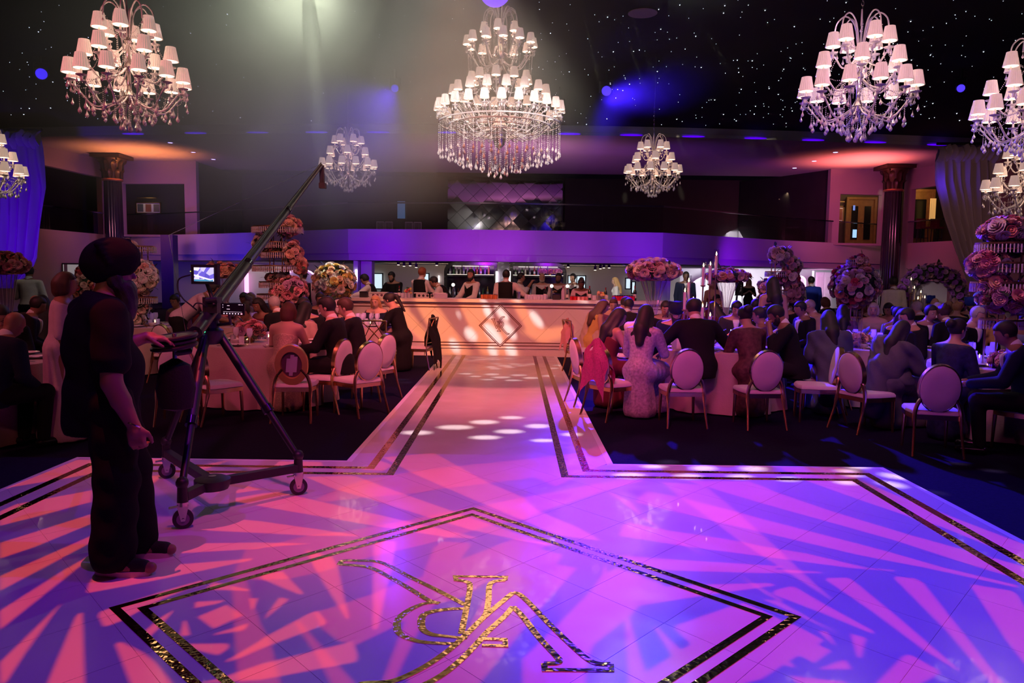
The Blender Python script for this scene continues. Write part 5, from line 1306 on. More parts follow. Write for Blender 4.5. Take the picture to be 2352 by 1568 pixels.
def table(px, Y, label, where, r=0.80, n=8, seed=1, card=None, drinks=()):
    rng = random.Random(seed); p = foot(px, Y)
    t = thing('round_table', 'round banquet table ' + label, 'table', p)
    ob('tabletop', MB().cyl((0, 0, TZ - CARPET - .035), (0, 0, TZ - CARPET - .008), r - .01, n=36), WHITEP, t); ob('leg', MB().cyl((0, 0, 0), (0, 0, TZ - CARPET - .03), .05), BLACK, t)
    ob('foot', MB().lathe([(.30, 0), (.28, .02), (.05, .05)], 20), BLACK, t)
    H = TZ - CARPET; b = MB(); N = 96; rows = []
    for k in (.02, .5, .9, .985): rows.append([(r * k * math.cos(2 * PI * i / N), r * k * math.sin(2 * PI * i / N), H) for i in range(N)])
    for q in range(7):
        f = q / 6; z = H - .012 - f * (H - .03)
        rows.append([((r + .012 + f * (.05 + .045 * math.sin(2 * PI * i / N * 11 + seed) + .02 * math.sin(2 * PI * i / N * 23))) * math.cos(2 * PI * i / N), (r + .012 + f * (.05 + .045 * math.sin(2 * PI * i / N * 11 + seed) + .02 * math.sin(2 * PI * i / N * 23))) * math.sin(2 * PI * i / N), z) for i in range(N)])
    b.grid(rows, closed=True)
    c_ = ob('tablecloth', b, M_CLOTH, None, p); tag(c_, 'champagne floor-length cloth on the table ' + label, 'tablecloth')
    top = Vector((p.x, p.y, TZ + .001))
    def put(nm, me, lab, cat, grp, x, y, rz=0.0, z=0.0):
        o = bpy.data.objects.new(nm, me); COL.objects.link(o); o.location = top + Vector((x, y, z)); o.rotation_euler = (0, 0, rz); tag(o, lab + ' ' + where, cat, grp + ' ' + where); return o
    for k in range(n):
        a = 2 * PI * (k + .5) / n + rng.uniform(-.08, .08); ca, sa = math.cos(a), math.sin(a); rr = r - .17
        put('plate', PLATE, 'white dinner plate', 'plate', 'plates', rr * ca, rr * sa)
        if rng.random() < .6: put('napkin', NAPK, 'crumpled white napkin', 'napkin', 'napkins', (rr + .01) * ca, (rr + .01) * sa, a + rng.uniform(-.6, .6), .012)
        for s in (-1, 1): put('cutlery', FORK, 'steel cutlery piece', 'cutlery', 'cutlery', rr * ca - s * .155 * sa, rr * sa + s * .155 * ca, a + PI / 2 + PI)
        r2 = r - .38; put('goblet', WINEG, 'stemmed glass', 'glass', 'stemmed glasses', r2 * math.cos(a + .12), r2 * math.sin(a + .12)); put('tumbler', TUMB, 'water tumbler', 'glass', 'tumblers', (r2 + .03) * math.cos(a - .12), (r2 + .03) * math.sin(a - .12))
    for k in range(4):
        a = 2 * PI * (k + .2) / 4 + rng.random() * .4; x, y = .27 * math.cos(a), .27 * math.sin(a)
        v = thing('tealight', 'small lit tealight in a glass cup ' + where, 'candle', top + Vector((x, y, 0)), 0, 'tealights ' + where)
        inst('cup', VOT, v, (0, 0, 0)); inst('wax', WAX, v, (0, 0, .007)); inst('flame', FLAME, v, (0, 0, .036))
    put('carafe', CARAFE, 'glass water carafe', 'carafe', 'carafes', .14, -.26); put('bowl', BOWL, 'small white bowl', 'bowl', 'bowls', -.30, -.30); put('bowl', BOWL, 'small white bowl', 'bowl', 'bowls', .36, -.22)
    if card:
        cx, cy, rz, w_, h_ = card
        o = ob('menu_card', MB().slab([(-w_ / 2, 0, 0), (0, .035, 0), (0, .035, h_), (-w_ / 2, 0, h_)], .002).slab([(0, .035, 0), (w_ / 2, 0, 0), (w_ / 2, 0, h_), (0, .035, h_)], .002), M_CARD, None, top + Vector((cx, cy, 0)), (0, 0, rz), smooth=False)
        tag(o, 'folded white menu card standing ' + where, 'menu card')
    return top
TOP_L1 = table(620, 9.65, 'behind the gold ring chair', 'behind the gold ring chair', r=.78, seed=2)
TOP_L2 = table(-75, 7.35, 'at the left frame edge', 'at the left frame edge', seed=3)
TOP_L3 = table(548, 12.9, 'under the pink tiered stand', 'under the pink tiered stand', r=.68, seed=4)
TOP_L4 = table(845, 13.1, 'by the left bar end', 'by the left bar end', seed=5, r=.56)
TOP_L5 = table(318, 12.4, 'behind the cameraman', 'behind the cameraman', r=.66, seed=6)
TOP_R1 = table(1640, 9.75, 'behind the two ivory chairs', 'behind the two ivory chairs', r=.78, seed=7, card=(-.58, -.40, .1, .15, .30))
TOP_R2 = table(2005, 10.2, 'between the grey shawls', 'between the grey shawls', r=.72, seed=8)
TOP_R3 = table(2300, 8.2, 'at the right frame edge', 'at the right frame edge', r=.74, seed=9)
TOP_R0 = table(1480, 13.0, 'under the tall trumpet vase', 'under the tall trumpet vase', r=.74, seed=10)
TOP_R4 = table(1712, 14.6, 'beyond the tall candelabra', 'beyond the tall candelabra', seed=11)
TOP_R5 = table(1965, 13.6, 'under the round rose ball', 'under the round rose ball', seed=12)
TOP_R6 = table(2150, 15.0, 'before the flower arch', 'before the flower arch', seed=13)
# menu and number cards
def card(px, py, Y, w_, h_, rz, lab, num=None):
    p = at(px, py, Y)
    t = thing('table_card', lab, 'card', (p.x, p.y, TZ + .001), rz)
    ob('sheet', MB().box((0, 0, h_ / 2), (w_, .004, h_)), M_CARD, t, smooth=False); ob('foot', MB().box((0, .02, .004), (w_ * .6, .06, .008)), WHITEP, t, smooth=False)
    if num:
        ink = mat('ink', (0.05, 0.03, 0.05), .6, var=0); k = h_ * .3
        ob('digit', MB().bar((-.30 * k - .006, -.003, h_ * .5 - k / 2), (-.30 * k - .006, -.003, h_ * .5 + k / 2), .001, .008, up=(0, 1, 0)).bar((-.30 * k - .006, -.003, h_ * .5 + k / 2), (-.55 * k - .006, -.003, h_ * .5 + k * .28), .001, .006, up=(0, 1, 0)), ink, t, smooth=False)
        ob('digit', MB().bar((.06 * k, -.003, h_ * .5 + k / 2 - .003), (.62 * k, -.003, h_ * .5 + k / 2 - .003), .001, .007, up=(0, 1, 0)).bar((.60 * k, -.003, h_ * .5 + k / 2), (.22 * k, -.003, h_ * .5 - k / 2), .001, .008, up=(0, 1, 0)), ink, t, smooth=False)
card(2283, 800, 7.85, .10, .155, .15, 'white table card numbered 17 before the pink roses', '17')
card(2230, 780, 8.4, .09, .15, -.2, 'blank white card beside the clear pitcher')
card(1950, 770, 10.0, .075, .12, .1, 'small white card beside the tall glass vase')
# chairs with something to tell them apart
def chair_at(px, Y, yaw, kind, lab, group=None):
    p = foot(px, Y)
    f_ = {'o': oval_chair, 'x': cross_chair}.get(kind)
    return f_(lab, p, math.radians(yaw), group) if f_ else oval_chair(lab, p, math.radians(yaw), group, True)
chair_at(681, 8.42, 4, 'r', 'gold ring-back chair with lilac straps behind the sequin gown')
chair_at(823, 8.80, 48, 'o', 'oval chair with ivory back and gold rim behind the young man in black')
chair_at(497, 8.25, -38, 'o', 'empty ivory oval chair seen between the crane tripod legs')
chair_at(752, 9.0, 70, 'o', 'ivory chair seat holding a white napkin beside the young man in black')
chair_at(858, 9.9, 60, 'o', 'oval chair just behind the second young man in black')
chair_at(872, 12.1, -10, 'x', 'gold cross-back chair in front of the blonde woman')
chair_at(962, 12.9, 75, 'x', 'gold cross-back chair hung with a black wrap beside the bar front')
chair_at(1334, 12.7, -75, 'x', 'gold cross-back chair hung with a pink scarf at the runway')
chair_at(1563, 8.42, 2, 'o', 'ivory oval-back chair behind the broad man in the dark suit')
chair_at(1738, 8.38, 4, 'o', 'ivory oval-back chair behind the woman with the lit phone')
chair_at(1404, 8.75, -52, 'o', 'oval chair with a magenta sequin wrap thrown over its back')
chair_at(1358, 9.5, -78, 'o', 'oval chair seen edge-on at the runway side of the table')
chair_at(1872, 8.75, 78, 'o', 'oval chair seen edge-on behind the man resting his hand on his head')
chair_at(1890, 9.4, 60, 'o', 'ivory oval chair behind the edge-on chair of the suited man')
chair_at(1984, 8.2, -70, 'o', 'edge-on oval chair of the woman in the sheer grey wrap')
chair_at(2134, 7.2, -14, 'o', 'nearest ivory oval-back chair, behind the woman in the navy floral gown')
chair_at(2352, 7.3, 30, 'o', 'ivory oval chair cut by the right frame edge')
chair_at(1690, 10.9, 170, 'o', 'ivory oval chair on the far side of the phone woman')
chair_at(415, 8.2, 15, 'o', 'pale oval chair right behind the crane weights')
chair_at(400, 11.2, -20, 'o', 'dull pink oval chair under the waiter who bends over')

# ------------------------------------------------------------------ flowers
def petal_grid(b, a, r0, r1, z0, z1, wdt, cup, mi=0):
    ca, sa = math.cos(a), math.sin(a); rows = []
    for t in (0, .5, 1):
        r = lerp(r0, r1, t ** .8); z = lerp(z0, z1, t ** cup); w_ = wdt * (0.45 + .9 * t - .55 * t * t)
        rows.append([(r * ca - s * w_ * sa - (abs(s) * .25 * w_) * ca * 0.6, r * sa + s * w_ * ca - (abs(s) * .25 * w_) * sa * 0.6, z + .10 * w_ * abs(s) - (.04 if t == 1 and s == 0 else 0)) for s in (-1, 0, 1)])
    b.grid(rows, mi)
def rose_mesh(name, rings, m):
    b = MB(); b.ball((0, 0, .30), (.22, .22, .30), 8, 5)
    for n, r0, r1, z0, z1, wd, cup, ph in rings:
        for k in range(n): petal_grid(b, 2 * PI * k / n + ph, r0, r1, z0, z1, wd, cup)
    return b.mesh(name, True, [m])
M_PET = mat('petal_blush', (0.75, 0.42, 0.38), 0.6, var=0.15, scale=6, sheen=.2)
ROSE = rose_mesh('rose', [(5, .12, .34, .05, .62, .32, .7, 0), (6, .15, .62, 0, .55, .42, .8, .4), (7, .15, .95, -.05, .30, .50, 1.2, .1)], M_PET)
PEONY = rose_mesh('peony', [(6, .10, .40, .10, .75, .26, .6, .2), (8, .15, .66, .05, .62, .34, .7, .5), (9, .15, .88, -.05, .42, .40, 1.0, 0), (9, .15, 1.0, -.15, .12, .44, 1.4, .3)], M_PET)
BLOOM = rose_mesh('blossom', [(5, .05, .95, .05, .25, .55, 1.6, 0)], M_PET)
_l = MB()
_l.grid([[(s * w_, t, .12 * math.sin(t * 3) - abs(s) * .12 * w_) for s in (-1, 0, 1)] for t, w_ in ((0, .02), (.3, .20), (.6, .24), (.85, .13), (1, .01))])
LEAF = _l.mesh('leaf', True, [mat('leaf_green', (0.035, 0.075, 0.03), 0.5, var=0.3, scale=5)])
PET = {k: mat('petal_' + k, v, .6, var=.18, scale=6, sheen=.2) for k, v in dict(cream=(.80, .68, .52), white=(.82, .78, .76), blush=(.80, .50, .46), pink=(.76, .30, .34), coral=(.80, .30, .20), red=(.55, .03, .06), mauve=(.50, .28, .45), violet=(.40, .10, .62), yellow=(.80, .58, .16), peach=(.85, .52, .34), dusty=(.48, .26, .30)).items()}
def bunch(t, c, rad, n, pal, rng, size=(.05, .075), kinds=(ROSE, PEONY), leaves=10, zmin=-1.0, parent=None):
    """flowers over an ellipsoid about c"""
    if not hasattr(rad, '__len__'): rad = (rad,) * 3
    par = parent or t; ga = PI * (3 - math.sqrt(5))
    for k in range(n):
        z = 1 - (1 - zmin) * (k + .5) / n; q = math.sqrt(max(0, 1 - z * z)); a = ga * k + rng.uniform(-.2, .2)
        d = Vector((q * math.cos(a), q * math.sin(a), z)); pos = Vector((c[0] + d.x * rad[0] * rng.uniform(.82, 1.05), c[1] + d.y * rad[1] * rng.uniform(.82, 1.05), c[2] + d.z * rad[2] * rng.uniform(.82, 1.05)))
        nd = Vector((d.x / rad[0], d.y / rad[1], d.z / rad[2])).normalized() + Vector((rng.uniform(-.25, .25), rng.uniform(-.25, .25), rng.uniform(-.1, .3)))
        s = rng.uniform(*size); me = rng.choice(kinds)
        inst('blossom' if me is BLOOM else me.name.split('.')[0], me, par, pos - nd.normalized() * s * .4, nd.to_track_quat('Z', 'Y').to_euler(), s, PET[rng.choice(pal)])
    for k in range(leaves):
        a = rng.uniform(0, 2 * PI); z = rng.uniform(max(zmin, -.9), .95); q = math.sqrt(1 - z * z); d = Vector((q * math.cos(a), q * math.sin(a), z))
        pos = Vector((c[0] + d.x * rad[0] * .95, c[1] + d.y * rad[1] * .95, c[2] + d.z * rad[2] * .95)); s = rng.uniform(.07, .14)
        inst('leaf', LEAF, par, pos, (d + Vector((rng.uniform(-.5, .5), rng.uniform(-.5, .5), rng.uniform(-.5, .5)))).to_track_quat('Y', 'Z').to_euler(), s)
def core(t, c, rad, m=None):
    if not hasattr(rad, '__len__'): rad = (rad,) * 3
    ob('moss_core', MB().ball(c, [r * .86 for r in rad], 14, 9), m or mat('moss', (.02, .035, .016), .9, var=.4, scale=20), t)
M_FLUTE = thin_glass('fluted_glass', (.86, .80, .80), .14, .08)
def trumpet(px, Y, zb, z1, r0, r1, lab, pal, frad, n, seed, size=(.06, .085)):
    rng = random.Random(seed); p = at(px, 700, Y); p.z = zb
    t = thing('trumpet_vase', lab, 'flower vase', p)
    H = z1 - zb
    b = MB(); rows = []; N = 32
    for k in range(13):
        f = k / 12; r = r0 + (r1 - r0) * f ** 1.7
        rows.append([(r * (1 + .06 * (-1) ** i) * math.cos(2 * PI * i / N), r * (1 + .06 * (-1) ** i) * math.sin(2 * PI * i / N), .03 + f * (H - .03)) for i in range(N)])
    b.grid(rows, closed=True); ob('flute', b, M_FLUTE, t, smooth=False); ob('foot', MB().lathe([(.11, 0), (.11, .012), (.03, .04), (r0, .05)], 20), CRYST, t)
    for k in range(16):
        a = 2 * PI * k / 16; ob('rib', MB().tube([((r0 + (r1 - r0) * f ** 1.7) * 1.02 * math.cos(a), (r0 + (r1 - r0) * f ** 1.7) * 1.02 * math.sin(a), .03 + f * (H - .03)) for f in (0, .25, .5, .75, 1)], .004, 4), CRYST, t)
    ob('rim', MB().lathe([(r1 - .006, H - .01), (r1 + .008, H - .01), (r1 + .008, H + .006), (r1 - .006, H + .006)], 28, closed=True), GOLDM, t)
    c = (0, 0, H + frad[2] * .75); core(t, c, frad); bunch(t, c, frad, n, pal, rng, size, zmin=-.75)
    return t
def tier_stand(px, Y, zb, lab, tiers, blooms, seed, tw=.95):
    """gold stand of square trays hung with crystal rods; tiers: (z, half width); blooms: (dx, dy, z, radii, n, palette)"""
    rng = random.Random(seed); p = at(px, 700, Y); p.z = zb
    t = thing('tiered_flower_stand', lab, 'flower stand', p)
    zt = max(z for z, _ in tiers)
    for sx in (-1, 1):
        for sy in (-1, 1): ob('post', MB().cyl((sx * .10, sy * .10, 0), (sx * .10, sy * .10, zt), .010, n=6), GOLDM, t)
    ob('base', MB().box((0, 0, .01), (.34, .34, .02)), GOLDM, t)
    for z, hw in tiers:
        f_ = ob('tray', MB().lathe([(hw * .2, z + .0), (hw, z), (hw, z + .018), (hw * .98, z + .018), (hw * .98, z + .006), (hw * .2, z + .006)], 28), GOLDM, t)
        ob('hoop', MB().lathe([(hw - .006, z - .055), (hw + .004, z - .055), (hw + .004, z - .043), (hw - .006, z - .043)], 28, closed=True), GOLDM, t)
        rb = MB()
        for k in range(int(hw * 190)):
            a = 2 * PI * k / int(hw * 190); rb.box((hw * math.cos(a), hw * math.sin(a), z - .045), (.011, .011, .085), a)
        stuff(ob('crystal_rods', rb, CRYST, t, smooth=False))
    for dx, dy, z, rad, n, pal in blooms:
        core(t, (dx, dy, z), rad); bunch(t, (dx, dy, z), rad, n, pal, rng, (.055, .09))
    return t
BL = ['blush', 'pink', 'peach', 'cream']; WH = ['white', 'cream', 'white', 'blush']; RD = ['pink', 'coral', 'red', 'blush']; MX = ['pink', 'dusty', 'blush', 'red', 'coral', 'cream', 'mauve']; VI = ['violet', 'mauve', 'violet', 'dusty']
trumpet(12, 11.5, CARPET, 1.53, .03, .17, 'fluted trumpet vase of coral roses before the violet drape', ['coral', 'pink', 'peach', 'blush'], (.34, .34, .19), 74, 1)
trumpet(512, 12.9, TZ + .001, 1.50, .03, .24, 'fluted trumpet vase of coral roses behind the crane monitor', ['coral', 'pink', 'peach'], (.34, .34, .15), 60, 2)
trumpet(1500, 12.7, TZ + .001, 1.55, .04, .22, 'tall fluted trumpet vase topped with blush roses in front of the bar end', ['blush', 'pink', 'blush', 'peach', 'cream'], (.45, .42, .20), 120, 3, (.065, .10))
trumpet(1668, 14.7, TZ + .001, 1.52, .03, .20, 'trumpet vase with a flat ring of coral roses behind the candelabra', ['coral', 'pink', 'blush', 'red'], (.42, .42, .15), 70, 4)
tier_stand(640, 12.4, TZ + .001, 'tall gold tiered stand with cascading blush roses beside the crane arm', [(.52, .34), (.72, .30), (.98, .40), (1.20, .26), (1.36, .22), (1.62, .42)][:5] + [(1.60, .40)],
           [(.20, -.05, 1.62, (.20, .20, .17), 34, BL), (.26, -.05, 1.18, (.17, .17, .20), 30, BL), (.36, -.05, 1.00, (.13, .14, .15), 20, ['peach', 'coral', 'blush']), (-.25, .0, 1.36, (.15, .15, .19), 24, WH), (.22, -.12, .58, (.30, .26, .26), 70, ['blush', 'pink', 'mauve', 'blush']), (0, 0, .80, (.20, .2, .08), 18, WH), (.0, 0, 1.28, (.14, .14, .08), 12, BL)], 5)
tier_stand(322, 12.25, TZ + .001, 'gold tiered stand with white orchids right behind the turban', [(.45, .26), (1.02, .20), (1.26, .26)],
           [(.10, -.1, .78, (.24, .22, .28), 56, WH), (-.22, 0, 1.28, (.17, .15, .10), 22, WH), (-.12, -.1, .12, (.24, .2, .14), 30, WH), (.05, -.05, .3, (.12, .12, .12), 14, WH)], 6)
tier_stand(1785, 14.2, TZ + .001, 'gold tiered stand with dusky roses curling down behind the standing woman', [(.36, .26), (.66, .22), (1.0, .24), (1.25, .16)],
           [(0, -.05, 1.33, (.22, .2, .17), 40, ['blush', 'dusty', 'peach', 'cream']), (.22, -.05, 1.12, (.18, .18, .18), 30, MX), (.16, -.08, .90, (.22, .2, .17), 34, MX), (.28, -.1, .66, (.18, .18, .22), 34, ['dusty', 'mauve', 'blush']), (-.18, -.05, .72, (.20, .18, .18), 30, ['blush', 'peach', 'dusty']), (-.26, -.1, .5, (.14, .14, .16), 20, ['dusty', 'blush'])], 7)
tier_stand(1962, 13.2, TZ + .001, 'round ball of mixed red and pink roses on a gold stand beside the black column', [(.22, .20), (1.22, .16)],
           [(0, 0, .78, (.43, .40, .40), 150, MX + ['cream', 'blush']), (.02, -.05, 1.20, (.15, .15, .10), 18, ['coral', 'peach', 'red'])], 8)
tier_stand(2302, 7.9, TZ + .001, 'tall tiered stand overflowing with pink and cream roses at the right frame edge', [(.48, .20), (.86, .30), (1.06, .32), (1.26, .28)],
           [(-.02, -.02, 1.40, (.26, .22, .15), 56, ['cream', 'white', 'blush', 'coral']), (.2, .0, 1.30, (.25, .2, .15), 30, ['cream', 'white', 'blush']), (-.20, -.05, 1.05, (.20, .2, .16), 44, ['pink', 'mauve', 'white', 'blush']), (.0, -.10, .72, (.30, .24, .17), 74, ['mauve', 'white', 'peach', 'pink', 'blush']), (-.15, -.1, .84, (.16, .15, .14), 20, ['peach', 'pink', 'mauve']), (-.02, -.22, .09, (.20, .15, .10), 30, ['blush', 'pink', 'white'])], 9)
# low arrangements
def low(px, Y, z, lab, rad, n, pal, seed, stem=None, size=(.05, .075), leaves=14):
    rng = random.Random(seed); p = at(px, 700, Y); p.z = z
    t = thing('flower_arrangement', lab, 'flowers', p)
    zc = rad[2] + (stem or .05)
    ob('bowl', MB().lathe([(.05, 0), (.07, .03), (.09, .08 if not stem else stem)], 16), GOLDM, t)
    core(t, (0, 0, zc), rad); bunch(t, (0, 0, zc), rad, n, pal, rng, size, leaves=leaves)
    return t
low(767, 14.2, CARPET, 'large lit ball of white and yellow flowers with greenery at the left bar end', (.40, .36, .36), 170, ['white', 'cream', 'yellow', 'peach', 'white'], 11, 1.10, (.06, .09), 70)
low(192, 15.5, CARPET, 'column of red roses to the left of the turban', (.20, .2, .44), 70, RD, 12, .85)
low(1625, 9.55, TZ, 'low pink posy on the table before the broad suited man', (.16, .14, .10), 26, ['pink', 'coral', 'blush'], 13)
low(572, 9.6, TZ, 'low blush posy beside the bob-haired woman', (.20, .14, .11), 28, ['blush', 'pink', 'mauve'], 14)
low(520, 12.6, TZ, 'bright pink posy under the phone screen', (.22, .2, .10), 26, ['pink', 'blush'], 15)
low(1975, 10.0, TZ, 'low cream posy beside the grey shawl', (.16, .13, .07), 20, ['cream', 'peach'], 16)
low(2125, 14.6, TZ, 'low rose posy before the flower arch', (.22, .2, .12), 26, MX, 17)
# flower arch round a white mirror
p = foot(2132, 18.0)
t = thing('flower_arch', 'arch of violet roses round a white panel beside the black column', 'flower arch', p)
rng = random.Random(21)
ob('panel', MB().prism([(x, y) for x, y in [(-.42, .1), (.42, .1), (.42, .13), (-.42, .13)]], .2, 1.62), mat('white_board', (.70, .68, .75), .5, var=.03), t, smooth=False)
ob('stand', MB().box((0, .11, .1), (.9, .3, .2)), WHITEP, t, smooth=False)
for k in range(13):
    a = PI * (k - 1) / 11
    x, z = .66 * math.cos(a), 1.22 + .62 * math.sin(max(0, min(PI, a))) if 0 <= a <= PI else .9
    bunch(t, (x, 0, z), (.20, .18, .20), 20, VI, rng, (.05, .085), leaves=4)
    core(t, (x, 0, z), (.18, .16, .18))
for s in (-1, 1):
    for z in ((.95, .62) if s < 0 else (1.0, .75, .5)): bunch(t, (s * .70, 0, z), (.19, .17, .2), 20, VI, rng, (.05, .085), leaves=4); core(t, (s * .70, 0, z), (.17, .15, .18))
# candelabra
M_WAXW = mat('ivory_wax', (.90, .78, .76), .5, var=.03)
def candelabra(px, Y, zb, lab, sticks):
    p = at(px, 700, Y); p.z = zb
    t = thing('candelabra', lab, 'candelabra', p); ob('base', MB().lathe([(.16, 0), (.16, .012), (.03, .03)], 20), GOLDM, t)
    for dx, dy, h, hc in sticks:
        ob('arm', MB().tube(spl([(0, 0, .02), (dx * .8, dy * .8, .10), (dx, dy, .25), (dx, dy, h)], 4), .010, 6), GOLDM, t)
        ob('cup', MB().lathe([(.012, 0), (.034, .012), (.034, .024), (.01, .02)], 12, (dx, dy, h)), GOLDM, t)
        ob('candle', MB().cyl((dx, dy, h + .015), (dx, dy, h + hc), .020, n=10), M_WAXW, t)
        ob('chimney', MB().lathe([(.034, .02), (.034, hc + .09), (.032, hc + .09), (.032, .02)], 14, (dx, dy, h)), GLASS, t)
        inst('flame', FLAME, t, (dx, dy, h + hc + .002), sc=1.2)
candelabra(1618, 10.0, TZ + .001, 'tall gold candelabra with glass chimneys beside the broad suited man', [(.06, 0, .78, .26), (-.02, .03, .76, .26), (.14, .02, .90, .27), (-.26, .0, .44, .25), (-.20, .06, .56, .26), (-.16, -.05, .34, .24), (-.04, -.07, .26, .24), (.06, -.08, .16, .22)])
candelabra(2104, 14.7, TZ + .001, 'gold candelabra of lit candles before the flower arch', [(-.12, 0, .62, .26), (-.03, .04, .48, .24), (.08, 0, .40, .24), (.0, -.06, .30, .22), (.15, -.02, .32, .22)])
p = at(1968, 780, 9.6)
o = ob('cylinder_vase', MB().lathe([(.05, 0), (.055, .50), (.052, .50), (.047, .02), (.001, .02)], 16), GLASS, None, (p.x, p.y, TZ + .001)); tag(o, 'tall clear cylinder vase beside the grey shawl', 'vase')
p = at(2262, 780, 7.9)
o = ob('pitcher', MB().lathe([(.05, 0), (.055, .20), (.06, .24), (.056, .24), (.05, .02), (.001, .02)], 16), GLASS, None, (p.x, p.y + .3, TZ + .001)); tag(o, 'clear pitcher behind the amber decanter', 'pitcher')
p = at(2217, 820, 7.75)
t = thing('decanter', 'glass decanter half full of amber drink', 'decanter', (p.x, p.y, TZ + .001))
inst('glass', CARAFE, t, (0, 0, 0)); ob('drink', MB().lathe([(.001, .014), (.048, .014), (.053, .09), (.001, .092)], 14), mat('amber_drink', (.45, .14, .03), .15, var=0), t)

# ------------------------------------------------------------------ cameraman
def cameraman():
    p = Vector((-2.21, 4.05, 0.0))
    t = thing('person', 'bearded cameraman in black turban, black t-shirt and trousers, hand on the crane weights', 'person', p, math.radians(-45))
    J = {}
    RL = rotz(0.05) @ rotx(-.04); pel = A3(0, 0, .93)
    up = lambda x, y, z: pel + RL @ A3(x, y, z)
    J['pel'] = pel; J['RL'] = RL; J['waist'] = up(0, .01, .16); J['chest'] = up(0, .0, .34); J['neck'] = up(0, .0, .515)
    J['shL'], J['shR'] = up(-.20, .0, .44), up(.20, -.03, .44)
    J['hipL'], J['hipR'] = A3(-.05, .08, .90), A3(.13, .0, .90)
    J['knL'], J['knR'] = A3(-.02, .14, .50), A3(.175, .01, .50); J['anL'], J['anR'] = A3(-.01, .16, .09), A3(.185, -.025, .09)
    J['toL'], J['toR'] = A3(.125, .295, .04), A3(.325, .115, .04)
    J['elR'], J['wrR'] = A3(.275, -.03, 1.03), A3(.325, .055, .80)
    J['elL'], J['wrL'] = A3(-.30, .06, 1.12), A3(-.20, .31, 1.215)
    RH = rotz(-.30) @ rotx(-.10); J['RH'] = RH; J['head'] = J['neck'] + RL @ A3(0, .025, .06) + RH @ A3(0, .02, .10)
    H = J['head']; w_ = lambda *v: H + RH @ A3(*v)
    v = .0088
    hands = []
    for s in 'LR':
        d = J['wr' + s] - J['el' + s]; d /= np.linalg.norm(d)
        if s == 'R':
            d = A3(.12, .12, -.985); nor = A3(-.75, .65, 0); side = A3(.65, .75, .17); curl = .95
        else:
            d = A3(.46, .88, -.10); nor = A3(0, -.10, -.99); side = A3(-.88, .46, 0); curl = .35
        W = J['wr' + s]
        hands += [('c', W, W + d * .03, .031, .034, .01)] + [('c', W + d * .025 + side * o * .9, W + d * .085 + side * o, .019, .017, .008) for o in (-.028, -.010, .010, .028)]
        for i, L in enumerate((.068, .080, .078, .062)):
            a = W + d * .085 + side * (-.030 + .020 * i) * (-1 if s == 'L' else 1)
            b = a + (d * math.cos(curl * .6) + nor * math.sin(curl * .6)) * L * .42; c_ = b + (d * math.cos(curl * 1.7) + nor * math.sin(curl * 1.7)) * L * .33; e = c_ + (d * math.cos(curl * 2.4) + nor * math.sin(curl * 2.4)) * L * .27
            hands += [('c', a, b, .0112, .0105, .003), ('c', b, c_, .0105, .0095, .003), ('c', c_, e, .0095, .008, .003)]
        ts = side if s == 'R' else -side
        a = W + d * .02 + ts * .026; b = a + (d * .62 + ts * .62 + nor * .35) * .042; c_ = b + (d * .85 + ts * .15 + nor * .45) * .036; e = c_ + (d * .9 - ts * .1 + nor * .4) * .026
        hands += [('c', a, b, .017, .0135, .008), ('c', b, c_, .0130, .0115, .003), ('c', c_, e, .011, .009, .003)]
    fat = 1.1
    arms = []
    for s in 'LR': arms += [('c', J['sh' + s], J['el' + s], .062, .052, .03), ('c', J['el' + s], (J['el' + s] * .6 + J['wr' + s] * .4), .052, .050, .01), ('c', (J['el' + s] * .6 + J['wr' + s] * .4), J['wr' + s], .049, .031, .01)]
    body = sdf_mesh(head_prims(J) + torso_prims(J, 'm', 1.1) + arms + leg_prims(J) + hands + [('c', J['an' + s] - A3(0, .03, .04), J['to' + s], .036, .030, .01) for s in 'LR'], v, name='body')
    ob('body', body, SKIN['brown'], t)
    nk = J['neck']
    tb = torso_prims(J, 'm', fat) + [('e', J['waist'] + RL @ A3(0, .05, -.02), (.16, .14, .16), RL, .05), ('e', J['chest'] + RL @ A3(0, -.05, -.08), (.17, .12, .24), RL, .05), ('c', J['pel'], J['pel'] - A3(0, 0, .14), .165, .175, .06)]
    shirt = sdf_mesh(tb + [('c', J['shR'], J['shR'] * .35 + J['elR'] * .65, .074, .080, .05), ('c', J['shL'], J['shL'] * .35 + J['elL'] * .65, .082, .088, .05), ('c', J['neck'] - A3(0, 0, .06), J['neck'], .08, .075, .05)], .011, infl=.014, clips=[lambda X, Y, Z: (Z - nk[2] - .03) + .3 * (Y - nk[1]) + 0 * X, lambda X, Y, Z: .735 - Z + 0 * X + 0 * Y], fold=lambda X, Y, Z: .006 * np.sin(Z * 26 + X * 17) * np.sin(Y * 15 + Z * 9), name='shirt')
    ob('shirt', shirt, cloth('black_tee', (.006, .0055, .0065), .95, bump=.05, sheen=0, spec=.15), t)
    tr = []
    for s in 'LR': tr += [('c', J['hip' + s], J['kn' + s], .112, .100, .05), ('c', J['kn' + s], J['an' + s] + A3(0, 0, .02), .100, .105, .03)]
    trs = sdf_mesh(tr + [('e', J['pel'] - A3(0, .01, .03), (.20, .16, .15), RL, .04)], .011, infl=.008, clips=[lambda X, Y, Z: .035 - Z + 0 * X + 0 * Y], fold=lambda X, Y, Z: .006 * np.sin(Z * 38 + X * 9) * np.sin(Y * 22 + X * 13), name='trousers')
    ob('trousers', trs, cloth('black_denim', (.006, .0055, .006), .95, bump=.05, sheen=0, spec=.15), t)
